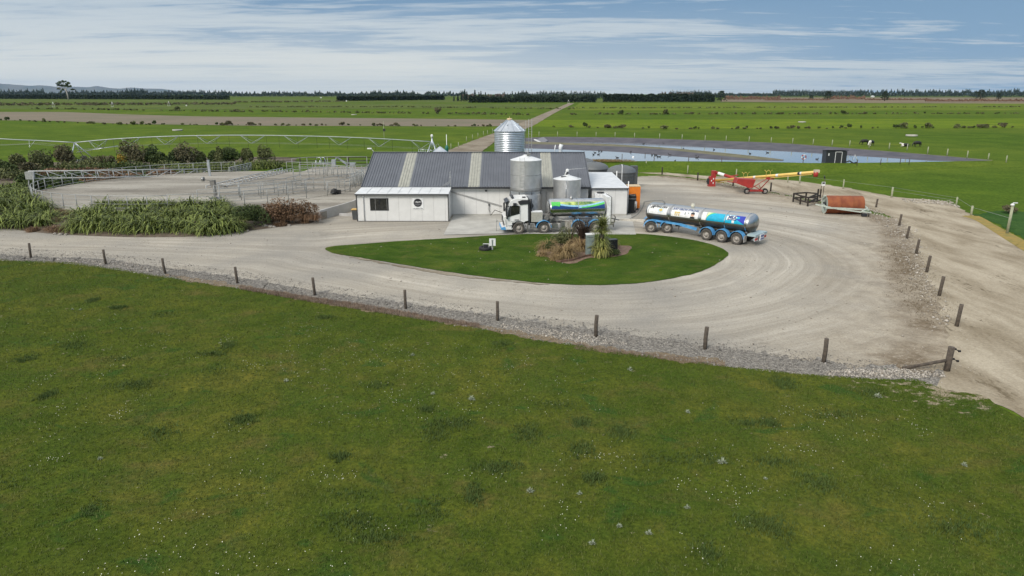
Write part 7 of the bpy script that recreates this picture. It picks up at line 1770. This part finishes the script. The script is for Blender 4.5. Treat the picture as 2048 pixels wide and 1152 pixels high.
stones('white_stones', pts_in([(120, 517), (260, 524), (310, 540), (300, 546), (180, 530), (110, 522)], 700, 11), .02, .05, 12, M_st2, 'pale stones on the verge near the second post')
stones('white_stones', pts_in([(1000, 648), (1200, 672), (1260, 690), (1180, 692), (1000, 658)], 900, 11), .02, .05, 12, M_st2, 'pale stones on the verge between seventh and eighth posts')
sp_ = [(1440, 364), (1560, 385), (1650, 400), (1740, 414), (1800, 440), (1828, 475), (1846, 520), (1866, 570), (1886, 620), (1900, 652), (1885, 660), (1862, 625), (1835, 580), (1815, 530), (1790, 485), (1765, 450), (1725, 425), (1650, 408), (1560, 391), (1440, 369)]
stones('strip_stones', pts_in(sp_, 2600, 15) + np.random.default_rng(3).normal(0, .35, (2600, 2)), .02, .075, 16, M_st2, 'loose pale stones on the strip between gravel yard and cow lane')
stones('lane_stones', pts_in([(1800, 398), (1900, 402), (1925, 418), (1900, 412), (1810, 405)], 400, 17), .05, .12, 18, M_st2, 'pale stone heap at the lane bend')
stones('yard_stones', pts_in([(x, y) for x, y in gravel_px if x > -600], 10000, 21), .014, .04, 22, M_st2, 'scattered small stones on the gravel yard', z=.014)
def tufts(name, xy, h0, h1, seed, m, lab, z=.034, nb=3, wd=.35):
    rg_ = np.random.default_rng(seed); n_ = len(xy) * nb; c_ = np.repeat(xy, nb, 0) + rg_.normal(0, .035, (n_, 2)); h_ = rg_.uniform(h0, h1, n_); a = rg_.random(n_) * 6.28; ln = rg_.uniform(.1, .9, n_) * h_; w_2 = h_ * wd * rg_.uniform(.5, 1, n_) * .5
    dx, dy = np.cos(a), np.sin(a); b0 = np.stack([c_[:, 0] - dy * w_2, c_[:, 1] + dx * w_2, np.full(n_, z)], 1); b1 = np.stack([c_[:, 0] + dy * w_2, c_[:, 1] - dx * w_2, np.full(n_, z)], 1); tp2 = np.stack([c_[:, 0] + dx * ln, c_[:, 1] + dy * ln, z + h_], 1)
    o_ = np_mesh(name, np.stack([b0, b1, tp2], 1).reshape(-1, 3), np.arange(n_ * 3).reshape(-1, 3), m); tag(o_, lab, 'grass', kind='stuff')
L_gr = leafmat('grass_blade', (.044, .074, .012, 1), (.120, .135, .030, 1), .35, 0, .7)
fp = [(x, y + 2) for x, y in pad_top if x > -120] + [(2200, 1200), (-150, 1200)]
tufts('paddock_grass', pts_in(fp, 90000, 31), .03, .085, 32, L_gr, 'short grass growing over the front paddock')
tufts('dead_grass', pts_in([(480, 573), (630, 597), (740, 613), (860, 634), (960, 650), (960, 658), (860, 643), (740, 624), (630, 607), (480, 580)], 5000, 33), .05, .16, 34, leafmat('dead_grass_blade', (.12, .08, .06, 1), (.30, .23, .17, 1), 1.0, 0), 'dry purplish dead grass fringe along the verge', nb=3, wd=.2)
tufts('dead_grass', pts_in([(1150, 690), (1450, 728), (1450, 736), (1150, 700)], 1500, 33), .03, .09, 34, bpy.data.materials['dead_grass_blade'], 'dry grass fringe right of the eighth post', nb=3, wd=.2)
tufts('strip_weeds', pts_in([(1790, 490), (1815, 500), (1840, 560), (1880, 640), (1860, 650), (1830, 600), (1800, 540)], 1500, 35) + np.random.default_rng(8).normal(0, .7, (1500, 2)), .03, .11, 36, leafmat('weed_blade', (.07, .055, .03, 1), (.16, .12, .07, 1), 1.0, 0), 'brown weeds on the stony strip', nb=3, wd=.3)
tufts('lawn_grass_blades', pts_in(ISL, 26000, 37), .02, .05, 38, leafmat('lawn_blade', (.045, .075, .018, 1), (.085, .12, .03, 1), .5, 0), 'short mown grass on the island', z=.046, nb=2, wd=.5)
# daisies in clusters
rg_ = np.random.default_rng(77); cl_ = pts_in([(-50, 600), (700, 700), (1300, 740), (2100, 900), (2100, 1180), (-50, 1180)], 60, 41); pts_ = []
for c_ in cl_: k_ = rg_.integers(3, 26); pts_.append(c_ + rg_.normal(0, 1, (k_, 2)) * rg_.uniform(.15, .9, 2))
pts_.append(pts_in([(560, 640), (1150, 720), (1250, 820), (700, 860), (560, 760)], 380, 42)); pts_.append(pts_in([(150, 1060), (700, 1100), (700, 1160), (150, 1160)], 60, 43))
dz_ = np.concatenate(pts_); n_ = len(dz_); r_ = rg_.uniform(.008, .016, n_); v_ = np.stack([np.stack([dz_[:, 0] + r_ * np.cos(a), dz_[:, 1] + r_ * np.sin(a), .075 + .6 * r_ * np.sin(a)], 1) for a in (0, 1.57, 3.14, 4.71)], 1).reshape(-1, 3)
o = np_mesh('daisies', v_, np.arange(n_ * 4).reshape(-1, 4), mat('daisy_petal', (.62, .62, .50, 1), .7)); tag(o, 'scattered tiny white daisies in the front paddock', 'daisies', kind='stuff')
# pale crusted patches (thistle rosettes / old dung) as low leafy rosettes
ro = blades(46, .12, .26, 75, 60, .05, 61, .05, 3).build('rosette_mesh', leafmat('pale_rosette', (.16, .20, .12, 1), (.40, .43, .33, 1), 3.0, 0), fix=False); C.objects.unlink(ro)
for x, y, s in sorted([(943, 800, 1), (1260, 741, .9), (825, 712, .7), (1755, 795, 1), (1445, 928, 1.1), (1298, 1070, .7), (1185, 1090, .7), (1530, 960, .5), (572, 764, .8), (1375, 826, .7), (1928, 932, .7), (200, 920, .6), (145, 620, .6), (161, 621, .6), (1060, 985, .8), (866, 790, .7), (1375, 1018, .6), (1238, 1055, .6), (1770, 740, .4), (1160, 990, .6), (745, 702, .4)]):
    rn_ = globals().get('rn_', 0) + 1
    inst('weed_rosette', ro.data, G(x, y) + Vector((0, 0, .03)), s * .8, ordw(rn_) + ' pale weed rosette from the left in the front paddock', 'weed', 'weed rosettes in the front paddock')
# lush taller tufts in clusters
cl2 = pts_in([(-40, 560), (700, 640), (1300, 725), (1850, 790), (2060, 880), (2060, 1160), (-40, 1160)], 48, 91); rg2 = np.random.default_rng(92); lp_ = []
for c_ in cl2: lp_.append(c_ + rg2.normal(0, 1, (rg2.integers(60, 260), 2)) * np.array([rg2.uniform(.15, .6), rg2.uniform(.12, .4)]))
lp_ = np.concatenate(lp_); ppg = np.array([(p.x, p.y) for p in PX(fp)]); lp_ = lp_[inpoly(lp_[:, 0], lp_[:, 1], ppg)]
tufts('lush_grass_tufts', lp_, .05, .13, 93, leafmat('lush_blade', (.044, .080, .017, 1), (.082, .116, .028, 1), .8, 0, .8), 'darker longer grass clumps in the front paddock', nb=4, wd=.28)

# ================================================================ HAZE
hm = bpy.data.materials.new('haze'); hm.use_nodes = True; t = NT(hm.node_tree); t.n.remove(t.n['Principled BSDF'])
pvn = t.node('ShaderNodeVolumePrincipled', ins={'Color': (.36, .55, .88, 1), 'Density': 1.5e-5, 'Anisotropy': .2}); t.l.new(pvn.outputs[0], t.n['Material Output'].inputs['Volume'])
hz = MB().box((0, 0, 270), (66000, 66000, 560)).build('haze', hm); hz['kind'] = 'stuff'
